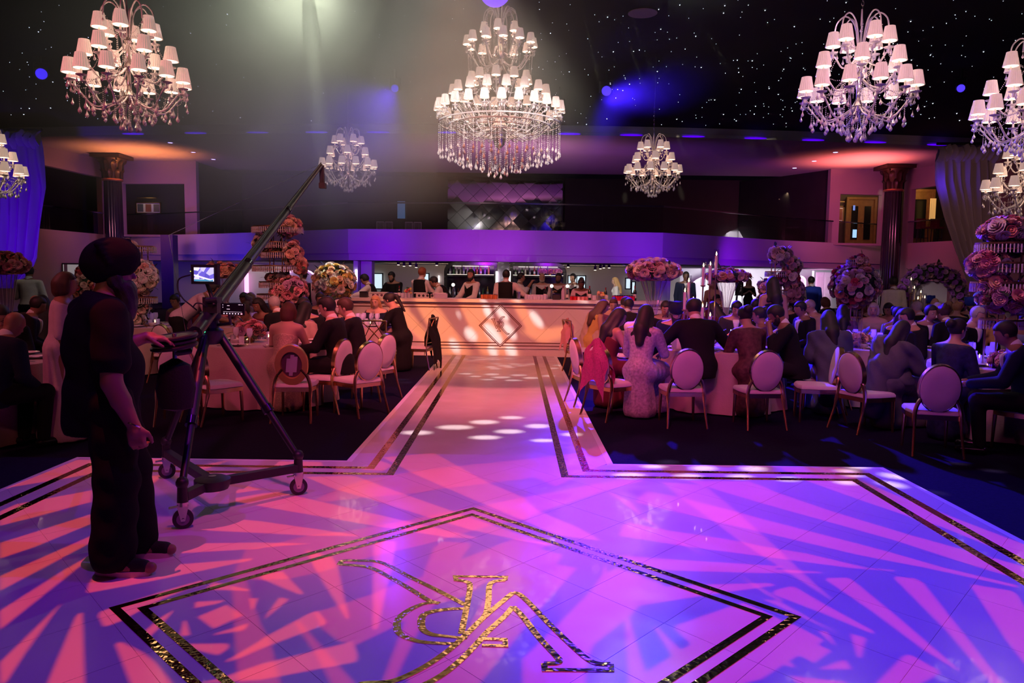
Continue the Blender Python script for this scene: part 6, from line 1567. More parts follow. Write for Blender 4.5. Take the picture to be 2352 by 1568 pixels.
    for s in 'LR':
        a = J['an' + s] * A3(1, 1, 0); d = (J['to' + s] - J['an' + s]) * A3(1, 1, 0); d /= np.linalg.norm(d)
        me = sdf_mesh([('c', a - d * .055 + A3(0, 0, .055), a + d * .16 + A3(0, 0, .042), .045, .040, .0), ('c', a - d * .03 + A3(0, 0, .09), a + A3(0, 0, .085), .045, .045, .03)], .008, clips=[lambda X, Y, Z: .024 - Z + 0 * X + 0 * Y], name='shoe')
        sh = ob('shoe', me, cloth('shoe_canvas', (.014, .012, .014), .7), t)
        b = MB(); n = 28; P = []
        for k in range(n):
            q = 2 * PI * k / n; f = math.cos(q) * .150 + .052; g_ = math.sin(q) * (.050 + .006 * math.cos(q)); sd = np.array([-d[1], d[0], 0]); P.append(a + d * f + sd * g_)
        b.prism([(x[0], x[1]) for x in P], 0.0, .030)
        ob('sole', b, mat('rubber_sole', (.62, .45, .42), .6, var=.05), sh)
    ob('turban', sdf_mesh(turban_prims(J, 1.12) + [('e', w_(0, -.06, .02), (.105, .09, .10), RH, .03)], .008, name='turban'), cloth('turban_black', (.006, .0055, .006), .95, bump=.1, bscale=60, sheen=0, spec=.15), t)
    ob('beard', sdf_mesh([('e', w_(0, .048, -.085), (.066, .062, .055), RH, 0), ('e', w_(-.062, .01, -.045), (.022, .040, .055), RH, .02), ('e', w_(.062, .01, -.045), (.022, .040, .055), RH, .02), ('e', w_(0, .075, -.155), (.068, .058, .10), RH, .03), ('e', w_(0, .085, -.22), (.045, .04, .06), RH, .03)], .008, clips=[headclip(J, lambda x, y, z: z + .02 + 0 * x + 0 * y)], fold=lambda X, Y, Z: .003 * np.sin(X * 160) * np.sin(Y * 150 + Z * 60), name='beard'), HAIR['black'], t)
    er = Matrix(RH.tolist()).to_euler()
    for s in (-1, 1): inst('eye', EYE, t, Vector(w_(s * .031, .078, .012)), er); inst('eyebrow', BROW, t, Vector(w_(s * .033, .092, .036)), er)
    ob('bracelet', MB().lathe([(.037, -.003), (.041, -.003), (.041, .004), (.037, .004)], 24, closed=True), STEEL, t, Vector(J['wrR'] + A3(0, -.004, .012)), (-.5, 0, 0))
    return t
cameraman()
# ------------------------------------------------------------------ camera crane on its dolly
M_TUBE = mat('crane_carbon', (.010, .010, .011), .42, var=.2, scale=30); M_RUB = mat('caster_rubber', (.02, .018, .025), .6, var=.1); M_HUB = mat('caster_hub', (.16, .10, .20), .4, var=.1)
W1, W2, W3 = gnd(421, 1213), gnd(686, 1136), gnd(384, 1098)
DCN = gnd(488, 1106, .22)
crane = thing('camera_crane', 'black camera crane on a wheeled tripod dolly beside the cameraman', 'camera crane', (DCN.x, DCN.y, 0))
O = Vector((DCN.x, DCN.y, 0)); L_ = lambda v: Vector(v) - O
HEADP = at(484, 752, 5.52)
ob('dolly_hub', MB().lathe([(.02, -.05), (.10, -.045), (.115, -.01), (.115, .02), (.08, .035), (.02, .035)], 16, L_(DCN)), BLACK, crane)
ob('hub_badge', MB().cyl(L_(DCN) + Vector((0, 0, .035)), L_(DCN) + Vector((0, 0, .040)), .025), STEEL, crane)
for Wp in (W1, W2, W3):
    topw = Vector((Wp.x, Wp.y, .20)); hub = Vector((DCN.x, DCN.y, DCN.z - .005)); dv = (topw - hub).normalized()
    ob('dolly_arm', MB().bar(L_(hub + dv * .06), L_(topw - dv * .02), .055, .055), BLACK, crane, smooth=False)
    ob('foot_clamp', MB().cyl(L_(topw + Vector((0, 0, -.05))), L_(topw + Vector((0, 0, .12))), .034, .028, 12).ball(L_(topw + Vector((0, 0, .09))), .04, 10, 7), BLACK, crane)
    sp = HEADP + Vector((dv.x * .07, dv.y * .07, -.06)); ft = topw + Vector((0, 0, .08)); up_ = ft.lerp(sp, .5); sd = (ft - sp).normalized(); side = sd.cross(Vector((0, 0, 1))).normalized()
    lg = ob('leg', MB().tube([L_(sp), L_(sp.lerp(ft, .62))], [.034, .034], 10), M_TUBE, crane)
    ob('lower_tube', MB().tube([L_(sp.lerp(ft, .58)), L_(ft)], [.026, .022], 10), M_TUBE, lg)
    ob('leg_lock', MB().tube([L_(sp.lerp(ft, .585)), L_(sp.lerp(ft, .635))], [.041, .041], 10), BLACKG, lg)
    cs = ob('caster', MB().cyl(L_((Wp.x, Wp.y, .145)), L_((Wp.x, Wp.y, .17)), .035, n=12), STEEL, crane)
    ax = Vector((.40, -.92, 0)).normalized(); fwd = Vector((.92, .40, 0)); r = .062; wc = Vector((Wp.x, Wp.y, r))
    for s in (-1, 1): ob('fork', MB().slab([L_(wc + ax * s * .022 + fwd * a + Vector((0, 0, z))) for a, z in ((-.012, -.012), (.012, -.012), (.035, .09), (-.035, .09))], .004), STEEL, cs, smooth=False)
    wv = MB(); wv.tube([L_(wc - ax * .016), L_(wc - ax * .012), L_(wc + ax * .012), L_(wc + ax * .016)], [r * .9, r, r, r * .9], 24)
    ob('wheel', wv, M_RUB, cs); ob('wheel_hub', MB().cyl(L_(wc - ax * .019), L_(wc + ax * .019), r * .62, n=18), M_HUB, cs); ob('axle', MB().cyl(L_(wc - ax * .03), L_(wc + ax * .03), .008), STEEL, cs)
    ob('brake_pedal', MB().bar(L_(wc + Vector((0, 0, .085)) + fwd * .02), L_(wc + Vector((0, 0, .075)) - fwd * .08), .03, .008), STEEL, cs, smooth=False)
ob('tripod_head', MB().lathe([(.05, -.12), (.085, -.08), (.09, -.02), (.06, .0), (.055, .05), (.075, .07), (.075, .11), (.03, .13)], 16, L_(HEADP)), BLACK, crane)
ob('status_light', MB().ball(L_(HEADP) + Vector((-.012, -.09, -.025)), (.010, .004, .005), 8, 5), glow('status_green', (.05, 1.0, .35), 3.0), crane)
REAR, TIP = at(449, 763, 5.12), at(738, 380, 9.1)
BD = (TIP - REAR).normalized(); BS = BD.cross(Vector((0, 0, 1))).normalized(); BU = BS.cross(BD)
ob('boom', MB().tube([L_(REAR), L_(REAR + BD * 1.2), L_(REAR + BD * 1.22), L_(REAR + BD * 2.6), L_(REAR + BD * 2.62), L_(TIP)], [.046, .046, .036, .034, .028, .020], 12), M_TUBE, crane)
ob('upper_rod', MB().tube([L_(REAR + BU * .075 + BD * .25), L_(TIP + BU * .03)], [.010, .007], 8), M_TUBE, crane)
ob('side_rod', MB().tube([L_(REAR - BS * .060 - BU * .03 + BD * .1), L_(TIP - BS * .012 - BU * .012)], [.007, .005], 6), mat('crane_alloy', (.20, .19, .20), .35, .8, var=.1), crane)
for k in (.42, 1.22, 2.62): ob('boom_collar', MB().tube([L_(REAR + BD * (k - .03)), L_(REAR + BD * (k + .03))], [.055 - .006 * k] * 2, 12), BLACKG, crane)
ob('pivot_block', MB().bar(L_(HEADP + Vector((0, 0, .10))), L_(HEADP + Vector((0, 0, .10)) + (REAR + BD * .45 - HEADP - Vector((0, 0, .1)))), .07, .09), BLACK, crane, smooth=False)
hd = TIP + BD * .02
ob('remote_head', MB().bar(L_(hd), L_(hd + Vector((0, .02, -.22))), .05, .05).box(L_(hd + Vector((.01, 0, -.24))), (.07, .09, .06)), BLACK, crane, smooth=False)
ob('head_light', MB().ball(L_(hd + Vector((-.08, -.08, -.13))), .012, 8, 6), glow('status_blue', (.1, .25, 1.0), 8.0), crane)
# counterweight discs, lying almost flat at the rear
wcn = at(401, 785, 4.56)
for k, (r, dz) in enumerate(((.135, -.038), (.128, -.010), (.135, .018))):
    q = MB().lathe([(.03, 0), (r - .012, 0), (r, .006), (r, .018), (r - .012, .024), (r - .03, .016), (.03, .016)], 32)
    ob('counterweight', q, mat('weight_iron', (.035, .03, .035), .35, .4, var=.15), crane, L_(wcn) + Vector((0, 0, dz)), (.10, -.10, 0))
ob('weight_rod', MB().cyl(L_(wcn) + Vector((0, 0, -.12)), L_(wcn) + Vector((0, 0, .05)), .014), STEEL, crane)
ob('weight_frame', MB().tube([L_(REAR), L_(REAR - BD * .05), L_(wcn + Vector((.07, .04, -.06))), L_(wcn + Vector((0, 0, -.07)))], .018, 8), BLACK, crane)
ob('sling_bag', MB().lathe([(.02, -.42), (.10, -.40), (.12, -.28), (.09, -.14), (.02, -.10)], 14, L_(wcn), sy=.7), cloth('bag_black', (.012, .012, .013), .7), crane)
# monitor and phone
def screen_mat(name, phone=False):
    m = bpy.data.materials.new(name); m.use_nodes = True; nt = m.node_tree; b = nt.nodes['Principled BSDF']; b.inputs['Base Color'].default_value = (.01, .01, .01, 1); b.inputs['Roughness'].default_value = .2
    tc = nt.nodes.new('ShaderNodeTexCoord'); v = nt.nodes.new('ShaderNodeTexVoronoi'); v.inputs['Scale'].default_value = 22; r = nt.nodes.new('ShaderNodeValToRGB')
    sep = nt.nodes.new('ShaderNodeSeparateXYZ'); nt.links.new(tc.outputs['Object'], sep.inputs[0])
    e = r.color_ramp.elements; e[0].color = (.05, .04, .35, 1); e[1].color = (.9, .45, .4, 1); e.new(.4).color = (.20, .14, .75, 1); e.new(.75).color = (.85, .75, .85, 1)
    nt.links.new(tc.outputs['Object'], v.inputs['Vector']); nt.links.new(v.outputs['Color'], r.inputs[0]); nt.links.new(r.outputs[0], b.inputs['Emission Color']); b.inputs['Emission Strength'].default_value = 1.3
    m.cycles.emission_sampling = 'NONE'; return m
mo = at(472, 630, 5.3)
ob('monitor', MB().box((0, 0, 0), (.21, .03, .135)), BLACK, crane, L_(mo), (0, 0, -.25), smooth=False)
mon = ob('screen', MB().box((0, 0, 0), (.155, .004, .095)), screen_mat('monitor_picture'), crane, L_(mo) + Vector((-.005, -.0165, .0)), (0, 0, -.25), smooth=False)
ob('monitor_runway', MB().slab([(-.075, 0, -.012), (.05, 0, -.040), (.07, 0, -.036), (-.075, 0, .0)][::-1], .001), glow('monitor_white', (1, .9, .9), 1.1), mon, (0, -.004, 0), smooth=False)
ob('monitor_bar', MB().box((0, 0, 0), (.15, .001, .012)), glow('monitor_teal', (.05, .35, .5), .8), mon, (0, -.004, -.041), smooth=False)
ob('monitor_led', MB().ball((-.093, -.017, .02), .003, 6, 4), glow('led_yellow', (.7, .9, .1), 3.0), mon)
ob('monitor_arm', MB().tube([L_(mo + Vector((0, .02, -.06))), L_(mo + Vector((.02, .03, -.13))), L_(at(492, 700, 5.3))], .014, 8), BLACK, crane)
ob('control_unit', MB().box(L_(at(488, 700, 5.36)), (.10, .10, .11)).cyl(L_(at(474, 690, 5.3)), L_(at(500, 688, 5.3)), .02), BLACK, crane, smooth=False)
ob('cable', MB().tube(spl([L_(mo + Vector((-.105, 0, -.005))), L_(at(412, 640, 5.3)), L_(at(408, 662, 5.3)), L_(at(420, 685, 5.3)), L_(at(440, 702, 5.32)), L_(at(452, 712, 5.34))], 6), .005, 6), BLACK, crane)
ob('cable', MB().tube(spl([L_(at(444, 704, 5.3)), L_(at(452, 696, 5.3)), L_(at(470, 700, 5.3)), L_(at(486, 716, 5.35))], 6), .005, 6), BLACK, crane)
ph = at(535, 710, 5.2)
pho = ob('phone', MB().box((0, 0, 0), (.165, .010, .078)), BLACKG, crane, L_(ph), (0, 0.02, -.05), smooth=False)
for x, z, w_, h_, c_ in [(-.03, -.0, .022, .003, 1), (-.03, .024, .016, .003, 1), (.048, .032, .016, .003, 1), (.066, .032, .008, .003, 1), (-.068, .012, .003, .006, 1), (-.068, .028, .003, .006, 1)] + [(-.06 + .02 * k, -.030, .008, .007, 1) for k in range(7)] + [(.062, -.030, .012, .007, 2), (.0, -.018, .13, .0012, 1)]:
    ob('phone_icon', MB().box((x, -.0055, z), (w_, .001, h_)), glow('icon_white', (.9, .85, .9), .9) if c_ == 1 else glow('icon_pink', (1, .3, .4), 1.2), pho, smooth=False)
ob('phone_arm', MB().tube([L_(ph + Vector((-.03, .008, -.03))), L_(ph + Vector((-.04, .06, -.10))), L_(HEADP + Vector((.05, 0, .02)))], .010, 8), BLACK, crane)
ob('brace_cable', MB().tube([L_(at(428, 770, 5.1)), L_(at(388, 540, 6.4)), L_(TIP + BU * .02)], .0022, 4), STEEL, crane)

# ------------------------------------------------------------------ guests
def sit(px, Y, yaw, label, sex='m', **k):
    k.setdefault('sc', .96 if sex == 'm' else .93); k.setdefault('lean', .25); k.setdefault('pitch', .35)
    p = foot(px, Y); return person(p, yaw, label, 'sit', sex, **k)
def stand(px, Y, yaw, label, sex='m', zf=None, **k):
    k.setdefault('sc', .97 if sex == 'm' else .92); k.setdefault('lean', .04); k.setdefault('pitch', .1); k.setdefault('aL', 'down'); k.setdefault('aR', 'down')
    p = foot(px, Y); return person(p, yaw, label, 'stand', sex, **k)
V2 = .021
# --- at the frame's left side
sit(18, 8.3, -150, 'man in a black tuxedo and bow tie looking down at the left frame edge', wear='suit', hair='short', skin='tan', lean=.32, pitch=.5, aL='table', aR='table', face=True, glasses=True, tie='bow')
sit(-14, 6.6, -20, 'dark-suited man with his back turned at the lower left frame edge', wear='suit', c1=C_NAVY, hair='none', skin='brown', lean=.3, pitch=.5)
stand(150, 7.2, -60, 'woman in a pale lilac gown standing right behind the cameraman', 'f', wear='gown', c1=C_LILAC, c2=C_LILAC, hair='bob', hc='brown', skin='brown', aL='chest', aR='down')
stand(72, 14.6, 10, 'waiter in a white jacket with his back turned before the violet drape', wear='shirt', c1=C_WHITE, hair='short', skin='brown', aL='chest', aR='chest')
sit(95, 10.6, 40, 'bald man in a dark suit behind the tuxedo man', wear='suit', hair='bald', hc='grey', skin='tan', c1=C_CHAR, vox=V2)
sit(55, 10.0, -60, 'dark-haired man in a white collar behind the tuxedo man', wear='suit', hair='short', skin='brown', vox=V2)
sit(120, 11.8, 60, 'woman in black with long hair near the bald man', 'f', wear='gown', c1=C_BLACK, hair='long', vox=V2)
# --- behind the crane
stand(415, 11.2, -70, 'waiter in a pale shirt bending over a table with a red napkin', wear='shirt', c1=C_LILAC, hair='short', skin='brown', lean=.85, pitch=.2, aL='table', aR='table', twist=0)
sit(421, 13.2, 170, 'small dark-haired guest facing the room behind the crane weights', 'f', wear='gown', c1=C_PLUM, hair='bun', skin='brown', face=True, vox=V2)
sit(457, 12.4, -30, 'guest with black hair in plum below the crane monitor', 'f', wear='gown', c1=C_MAROON, hair='short', skin='brown', vox=V2)
sit(553, 13.8, -50, 'bearded man in a pale hooded top under the white vase', wear='shirt', c1=C_BEIGE, hair='bald', hc='grey', beard=True, skin='tan', vox=V2)
sit(578, 15.0, 160, 'woman with black hair in plum facing the pale hooded man', 'f', wear='gown', c1=C_PLUM, hair='bob', skin='brown', face=True, vox=V2)
sit(588, 10.3, 165, 'guest in a blue-grey gown with a pink flower in the hair', 'f', wear='gown', c1=C_TEAL, hair='bun', skin='brown', lean=.3, pitch=.5, face=True, vox=V2)
sit(654, 8.85, -4, 'woman with an auburn bob in a strapless gold sequin gown seen from behind', 'f', wear='strapless', c1=C_SEQUIN, hair='bob', hc='auburn', skin='light', lean=.22, pitch=.25, aL='table', aR='table', vox=.013, sc=.96)
sit(782, 9.05, 82, 'young man in a black dinner suit in profile at the table', wear='suit', hair='top', skin='light', lean=.18, pitch=.2, aL='table', aR='table', face=True, tie='bow', vox=.013, sc=1.0)
sit(826, 9.75, 84, 'second young man in black behind the one in profile', wear='suit', hair='top', hc='brown', skin='light', lean=.22, pitch=.25, aL='table', aR='lap', face=True, tie='bow', vox=.014, sc=.98)
sit(712, 10.75, 168, 'bearded man in a black tuxedo facing across the left table', wear='suit', hair='top', skin='tan', beard=True, face=True, tie='bow', lean=.15, pitch=.4, vox=.015)
sit(690, 10.15, -20, 'woman with very long black hair and a pale gown at the left table', 'f', wear='gown', c1=C_BEIGE, hair='long', skin='brown', lean=.15, vox=V2)
sit(654, 11.3, 60, 'grey-haired man in a dark suit behind the bob-haired woman', wear='suit', hair='short', hc='grey', skin='tan', vox=V2)
sit(618, 12.0, 150, 'guest in dark red behind the gold stand posts', 'f', wear='gown', c1=C_MAROON, hair='long', skin='brown', face=True, vox=V2)
stand(698, 14.9, 10, 'waiter with a white collar standing beside the lit flower ball', wear='vest', hair='short', skin='brown', vox=V2)
sit(762, 11.9, 20, 'guest in black with silver hair ornament below the lit flower ball', 'f', wear='gown', c1=C_BLACK, hair='bun', skin='brown', vox=V2)
sit(806, 11.4, 80, 'grey-haired guest behind the two young men', 'f', wear='gown', c1=C_CHAR, hair='bob', hc='grey', skin='light', vox=V2)
sit(869, 13.75, 172, 'blonde woman in black facing the room before the bar', 'f', wear='gown', c1=C_NAVY, hair='long', hc='blonde', skin='light', lean=.2, pitch=.25, face=True, aL='table', aR='table', vox=.017)
sit(925, 12.75, 74, 'woman with a black ponytail in a long black gown before the bar', 'f', wear='gown', c1=C_BLACK, hair='pony', skin='light', lean=.30, pitch=.45, face=True, aL='table', aR='table', vox=.017, sc=1.0)
# --- right of the runway, far table by the bar
sit(1357, 12.85, -80, 'brown-haired woman in yellow on the chair with the pink scarf', 'f', wear='saree', c1=C_YELLOW, c2=C_BEIGE, hair='long', hc='brown', skin='tan', vox=.017)
sit(1408, 13.6, -100, 'man with black hair half hidden behind the brown-haired woman in yellow', wear='suit', hair='short', skin='tan', vox=V2)
sit(1430, 12.6, -30, 'man in black with short hair beside the woman in yellow', wear='suit', hair='short', skin='dark', vox=V2)
sit(1407, 14.2, 170, 'pale-faced woman looking across in front of the bar', 'f', wear='gown', c1=C_PLUM, hair='bun', hc='brown', skin='light', face=True, vox=V2)
sit(1520, 12.2, 176, 'man in a white dinner shirt with bow tie behind the trumpet vase', wear='suit', hair='short', skin='tan', face=True, tie='bow', lean=.3, pitch=.4, vox=.017)
sit(1552, 13.2, -110, 'bald man in a maroon suit turning to his neighbour', wear='suit', c1=C_MAROON, hair='bald', hc='grey', skin='tan', vox=V2, face=True)
# --- table behind the ivory chairs
sit(1388, 9.45, -72, 'woman with long dark hair and bare arms at the runway side of the table', 'f', wear='strapless', c1=C_MAROON, hair='long', skin='tan', lean=.22, pitch=.3, aL='table', aR='table', vox=.014)
sit(1440, 10.0, -62, 'young man in a white shirt and bow tie looking down', wear='shirt', c1=C_WHITE, hair='short', skin='brown', lean=.32, pitch=.5, aL='table', aR='table', face=True, tie='bow', vox=.015)
sit(1466, 8.75, -28, 'long-haired woman in a silver brocade gown at the near side of the table', 'f', wear='gown', c1=C_SILVER, hair='long', skin='tan', lean=.22, pitch=.3, aL='table', aR='table', vox=.012, sc=.98)
sit(1542, 10.55, 178, 'bearded man in a navy turban and blue suit facing the room', wear='suit', c1=C_NAVY, hair='turban', hc='navy', skin='tan', beard='long', face=True, glasses=True, lean=.25, pitch=.3, vox=.014)
sit(1602, 8.95, 6, 'broad dark-suited man with his back turned at the near side of the table', wear='suit', c1=C_BLACK, hair='short', skin='tan', lean=.32, pitch=.35, aL='wide', aR='wide', fat=1.12, vox=.012, sc=1.05)
FL, FJ = sit(1722, 8.9, 10, 'woman in dark lace and floral silk holding up a lit phone', 'f', wear='gown', c1=C_FLORAL, hair='bun', skin='tan', lean=.28, pitch=.3, aL='phone', aR='table', vox=.012, sc=.98)
sit(1762, 10.2, 60, 'woman in plum seen in profile beyond the phone woman', 'f', wear='gown', c1=C_PLUM, hair='bun', skin='brown', face=True, lean=.2, pitch=.2, vox=.015)
sit(1818, 9.15, 74, 'bearded man in a black suit resting a hand on his brow', wear='suit', hair='short', skin='brown', beard=True, lean=.25, pitch=.55, aL='face', aR='lap', face=True, tie='bow', vox=.012, sc=1.0)
sit(1682, 12.0, 170, 'dark-haired man in a grey suit facing the room behind the candelabra', wear='suit', c1=C_CHAR, hair='top', skin='tan', face=True, tie='long', vox=V2)
sit(1655, 12.6, 40, 'guest with dark hair behind the candelabra foot', 'f', wear='gown', c1=C_MAROON, hair='long', skin='brown', vox=V2)
sit(1728, 13.1, -20, 'dark-suited man with his back turned behind the phone woman', wear='suit', hair='short', skin='brown', vox=V2)
stand(1768, 11.3, 4, 'standing woman with long black hair and bare shoulders seen from behind', 'f', wear='strapless', c1=C_NAVY, hair='long', skin='tan', vox=.015, sc=.95)
stand(1820, 16.8, 6, 'waiter in a white jacket with his back turned before the foyer', wear='shirt', c1=C_WHITE, hair='short', skin='brown', vox=V2)
stand(1859, 19.5, 4, 'man in a bright blue suit walking towards the foyer', wear='suit', c1=C_BLUE, c2=C_NAVY, hair='short', skin='brown', vox=V2)
stand(1570, 20.5, 180, 'tall man in a dark three-piece suit standing by the bar end', wear='suit', c1=C_NAVY, hair='short', skin='dark', face=True, tie='long', vox=V2, sc=1.02)
stand(1634, 17.0, 150, 'woman with dark hair lit red behind the candelabra', 'f', wear='strapless', c1=C_MAROON, hair='long', skin='tan', face=True, vox=V2)
stand(1716, 26.5, 170, 'blonde woman in black beside the black easel sign', 'f', wear='gown', c1=C_BLACK, hair='long', hc='blonde', skin='light', face=True, aL='chest', aR='chest', vox=.024)
stand(2046, 15.6, 8, 'waiter in a white shirt with his back turned at the black column', wear='shirt', c1=C_WHITE, hair='short', skin='brown', vox=V2)
sit(1812, 14.0, 120, 'balding man with spectacles in a dark suit behind the blue-suited man', wear='suit', hair='bald', hc='grey', skin='tan', glasses=True, face=True, vox=V2)
sit(1878, 13.2, 96, 'grey-haired man with spectacles beside the shawled woman', wear='suit', c1=C_BEIGE, hair='short', hc='grey', skin='light', glasses=True, face=True, vox=V2)
sit(1795, 14.6, -60, 'guest in a black cap of hair beyond the standing woman', 'f', wear='gown', c1=C_CHAR, hair='bun', skin='brown', vox=V2)
# --- far right tables
sit(1902, 9.15, -6, 'woman with long black hair wrapped in a grey-blue shawl seen from behind', 'f', wear='gown', c1=C_TEAL, hair='long', skin='tan', shawl=cloth('grey_blue_shawl', (.07, .085, .12)), lean=.2, vox=.013, sc=.94)
sit(2032, 8.3, -62, 'woman with dark hair in a sheer grey wrap on the edge-on chair', 'f', wear='saree', c1=C_SHEER, c2=C_SHEER, hair='long', skin='brown', shawl=C_SHEER, lean=.28, aL='table', aR='table', vox=.013, sc=.90)
sit(2058, 10.5, 165, 'woman with long dark hair facing the room beyond the sheer wrap', 'f', wear='gown', c1=C_BLACK, hair='long', skin='tan', face=True, lean=.15, vox=.016)
sit(2100, 9.7, 95, 'man in a dark suit in profile talking to the woman beside him', wear='suit', hair='short', skin='tan', lean=.2, face=True, vox=.015)
sit(2168, 7.75, -58, 'woman with dark hair in a navy floral gown turned to the right-hand table', 'f', wear='gown', c1=C_NAVYF, hair='bun', skin='tan', lean=.15, pitch=.1, hyaw=-.3, aL='table', aR='chest', face=True, vox=.012, sc=.92)
sit(2358, 7.0, 60, 'person in a dark navy suit cut by the right frame edge', wear='suit', c1=C_NAVY, hair='short', skin='brown', lean=.3, pitch=.4, aL='table', aR='table', vox=.015)
for i, (px, Y, yaw, lab, kw) in enumerate([
    (2000, 12.6, 150, 'white-haired woman in beige at the table under the round rose ball', dict(sex='f', wear='gown', c1=C_BEIGE, hair='bob', hc='grey', skin='light', face=True)),
    (2006, 14.6, 120, 'woman with a face lit red under the round rose ball', dict(sex='f', wear='gown', c1=C_BLACK, hair='bob', skin='light', face=True)),
    (2044, 13.4, 130, 'second red-lit woman beside the white table card', dict(sex='f', wear='gown', c1=C_BLACK, hair='bob', skin='tan', face=True)),
    (2030, 11.5, -160, 'guest with dark hair and a teal collar beyond the grey wrap', dict(sex='f', wear='gown', c1=C_TEAL, hair='bun', skin='brown')),
    (1940, 14.4, 100, 'man in a dark suit behind the round rose ball', dict(wear='suit', hair='short', skin='brown')),
    (1975, 15.2, 170, 'guest half hidden below the round rose ball', dict(sex='f', wear='gown', c1=C_PLUM, hair='long', skin='brown', face=True)),
    (2134, 15.6, 165, 'bald man with a face lit amber before the white arch panel', dict(wear='suit', hair='bald', hc='grey', skin='light', face=True)),
    (2122, 12.8, 20, 'grey-haired man with his back turned before the flower arch', dict(wear='suit', hair='short', hc='grey', skin='light')),
    (2150, 11.7, -10, 'grey-haired guest beside the blond curls', dict(wear='suit', hair='short', hc='grey', skin='tan')),
    (2186, 13.6, -40, 'guest with blond curly hair before the violet flowers', dict(sex='f', wear='gown', c1=C_CHAR, hair='curly', hc='blonde', skin='light')),
    (2128, 16.6, 150, 'man in a blue turban in front of the flower arch', dict(wear='suit', c1=C_NAVY, hair='turban', hc='royal', skin='tan')),
    (2176, 14.5, 140, 'man with a red-lit bald head before the violet flowers', dict(wear='suit', c1=C_MAROON, hair='bald', skin='tan', face=True)),
    (2215, 14.6, 170, 'bearded man in a blue turban at the foot of the drape', dict(wear='suit', c1=C_NAVY, hair='turban', hc='royal', skin='tan', beard=True, face=True)),
    (2206, 10.6, -150, 'silver-haired guest in a pale collar near the clear pitcher', dict(wear='suit', hair='fringe', hc='grey', skin='light')),
    (2182, 10.9, 20, 'curly dark-haired man with his back turned behind the navy floral gown', dict(wear='suit', hair='curly', hc='brown', skin='brown')),
    (2105, 11.4, -170, 'dark-haired guest between the two right-hand tables', dict(wear='suit', hair='short', skin='tan', face=True)),
    (2240, 11.6, 150, 'guest in bronze satin near the right frame edge', dict(sex='f', wear='gown', c1=C_YELLOW, hair='long', skin='brown', face=True)),
    (2330, 10.4, 170, 'guest in grey-blue at the right frame edge behind the roses', dict(sex='f', wear='gown', c1=C_TEAL, hair='bun', skin='brown', face=True)),
    (2262, 13.5, 100, 'dark-suited guest at the foot of the tall tiered flowers', dict(wear='suit', hair='short', skin='brown')),
    (1930, 12.0, -20, 'guest with dark hair behind the grey-blue shawl', dict(sex='f', wear='gown', c1=C_PLUM, hair='long', skin='brown')),
    (1850, 11.8, 100, 'dark-suited man behind the man resting his brow', dict(wear='suit', hair='short', skin='brown')),
    (1840, 15.8, 20, 'woman in brown with an updo beyond the spectacled man', dict(sex='f', wear='gown', c1=C_MAROON, hair='bun', hc='brown', skin='tan')),
    (1905, 16.6, 30, 'red-haired guest in front of the pink foyer doors', dict(sex='f', wear='gown', c1=C_BLACK, hair='bob', hc='auburn', skin='tan')),
    (1605, 14.6, 150, 'woman in rose chiffon leaning in beside the bald man', dict(sex='f', wear='saree', c1=C_PINK, c2=C_MAROON, hair='long', skin='tan', face=True)),
    (1632, 15.4, -150, 'guest with short dark hair in front of the candelabra glow', dict(wear='suit', hair='short', skin='tan', face=True)),
    (1590, 16.2, 20, 'dark-haired guest with his back turned beyond the maroon suit', dict(wear='suit', hair='short', skin='brown')),
    (345, 13.6, 160, 'guest in dark clothes facing the room behind the cameraman', dict(sex='f', wear='gown', c1=C_BLACK, hair='long', skin='brown', face=True)),
    (525, 14.6, 170, 'guest in coral facing the room beside the phone screen', dict(sex='f', wear='gown', c1=C_PINK, hair='long', skin='brown', face=True)),
    (735, 13.4, 200, 'guest in black beside the waiter with the white collar', dict(wear='suit', hair='short', skin='brown', face=True)),
    (795, 14.5, 140, 'dark-haired guest in front of the left bar end', dict(sex='f', wear='gown', c1=C_BLACK, hair='long', skin='brown', face=True)),
]):
    sit(px, Y, yaw, lab, kw.pop('sex', 'm'), vox=V2, lean=.15 + .05 * (i % 4), pitch=.15 + .1 * (i % 3), **kw)
# things the guests hold or have hung up
_h = FJ['wrL'] + (FJ['wrL'] - FJ['elL']) / np.linalg.norm(FJ['wrL'] - FJ['elL']) * .13
p = FL.location + Matrix.Rotation(FL.rotation_euler.z, 3, 'Z') @ (Vector(_h) * FL.scale.x) + Vector((0, 0, .05))
t = thing('phone', 'lit white phone held up by the woman in floral silk', 'phone', p, math.radians(16)); t.rotation_euler = (-.45, .30, math.radians(16))
ob('body', MB().box((0, 0, 0), (.072, .008, .145)), BLACKG, t, smooth=False); sc_ = ob('screen', MB().box((0, -.0045, 0), (.066, .001, .135)), glow('phone_white', (.75, .88, 1.0), .95), t, smooth=False)
for z, w_ in ((.045, .05), (.03, .035), (.01, .055), (-.005, .03), (-.02, .05), (-.045, .04)): ob('text_line', MB().box((-.004, -.0056, z), (w_, .001, .006)), glow('phone_text', (.15, .30, .45), .4), t, smooth=False)
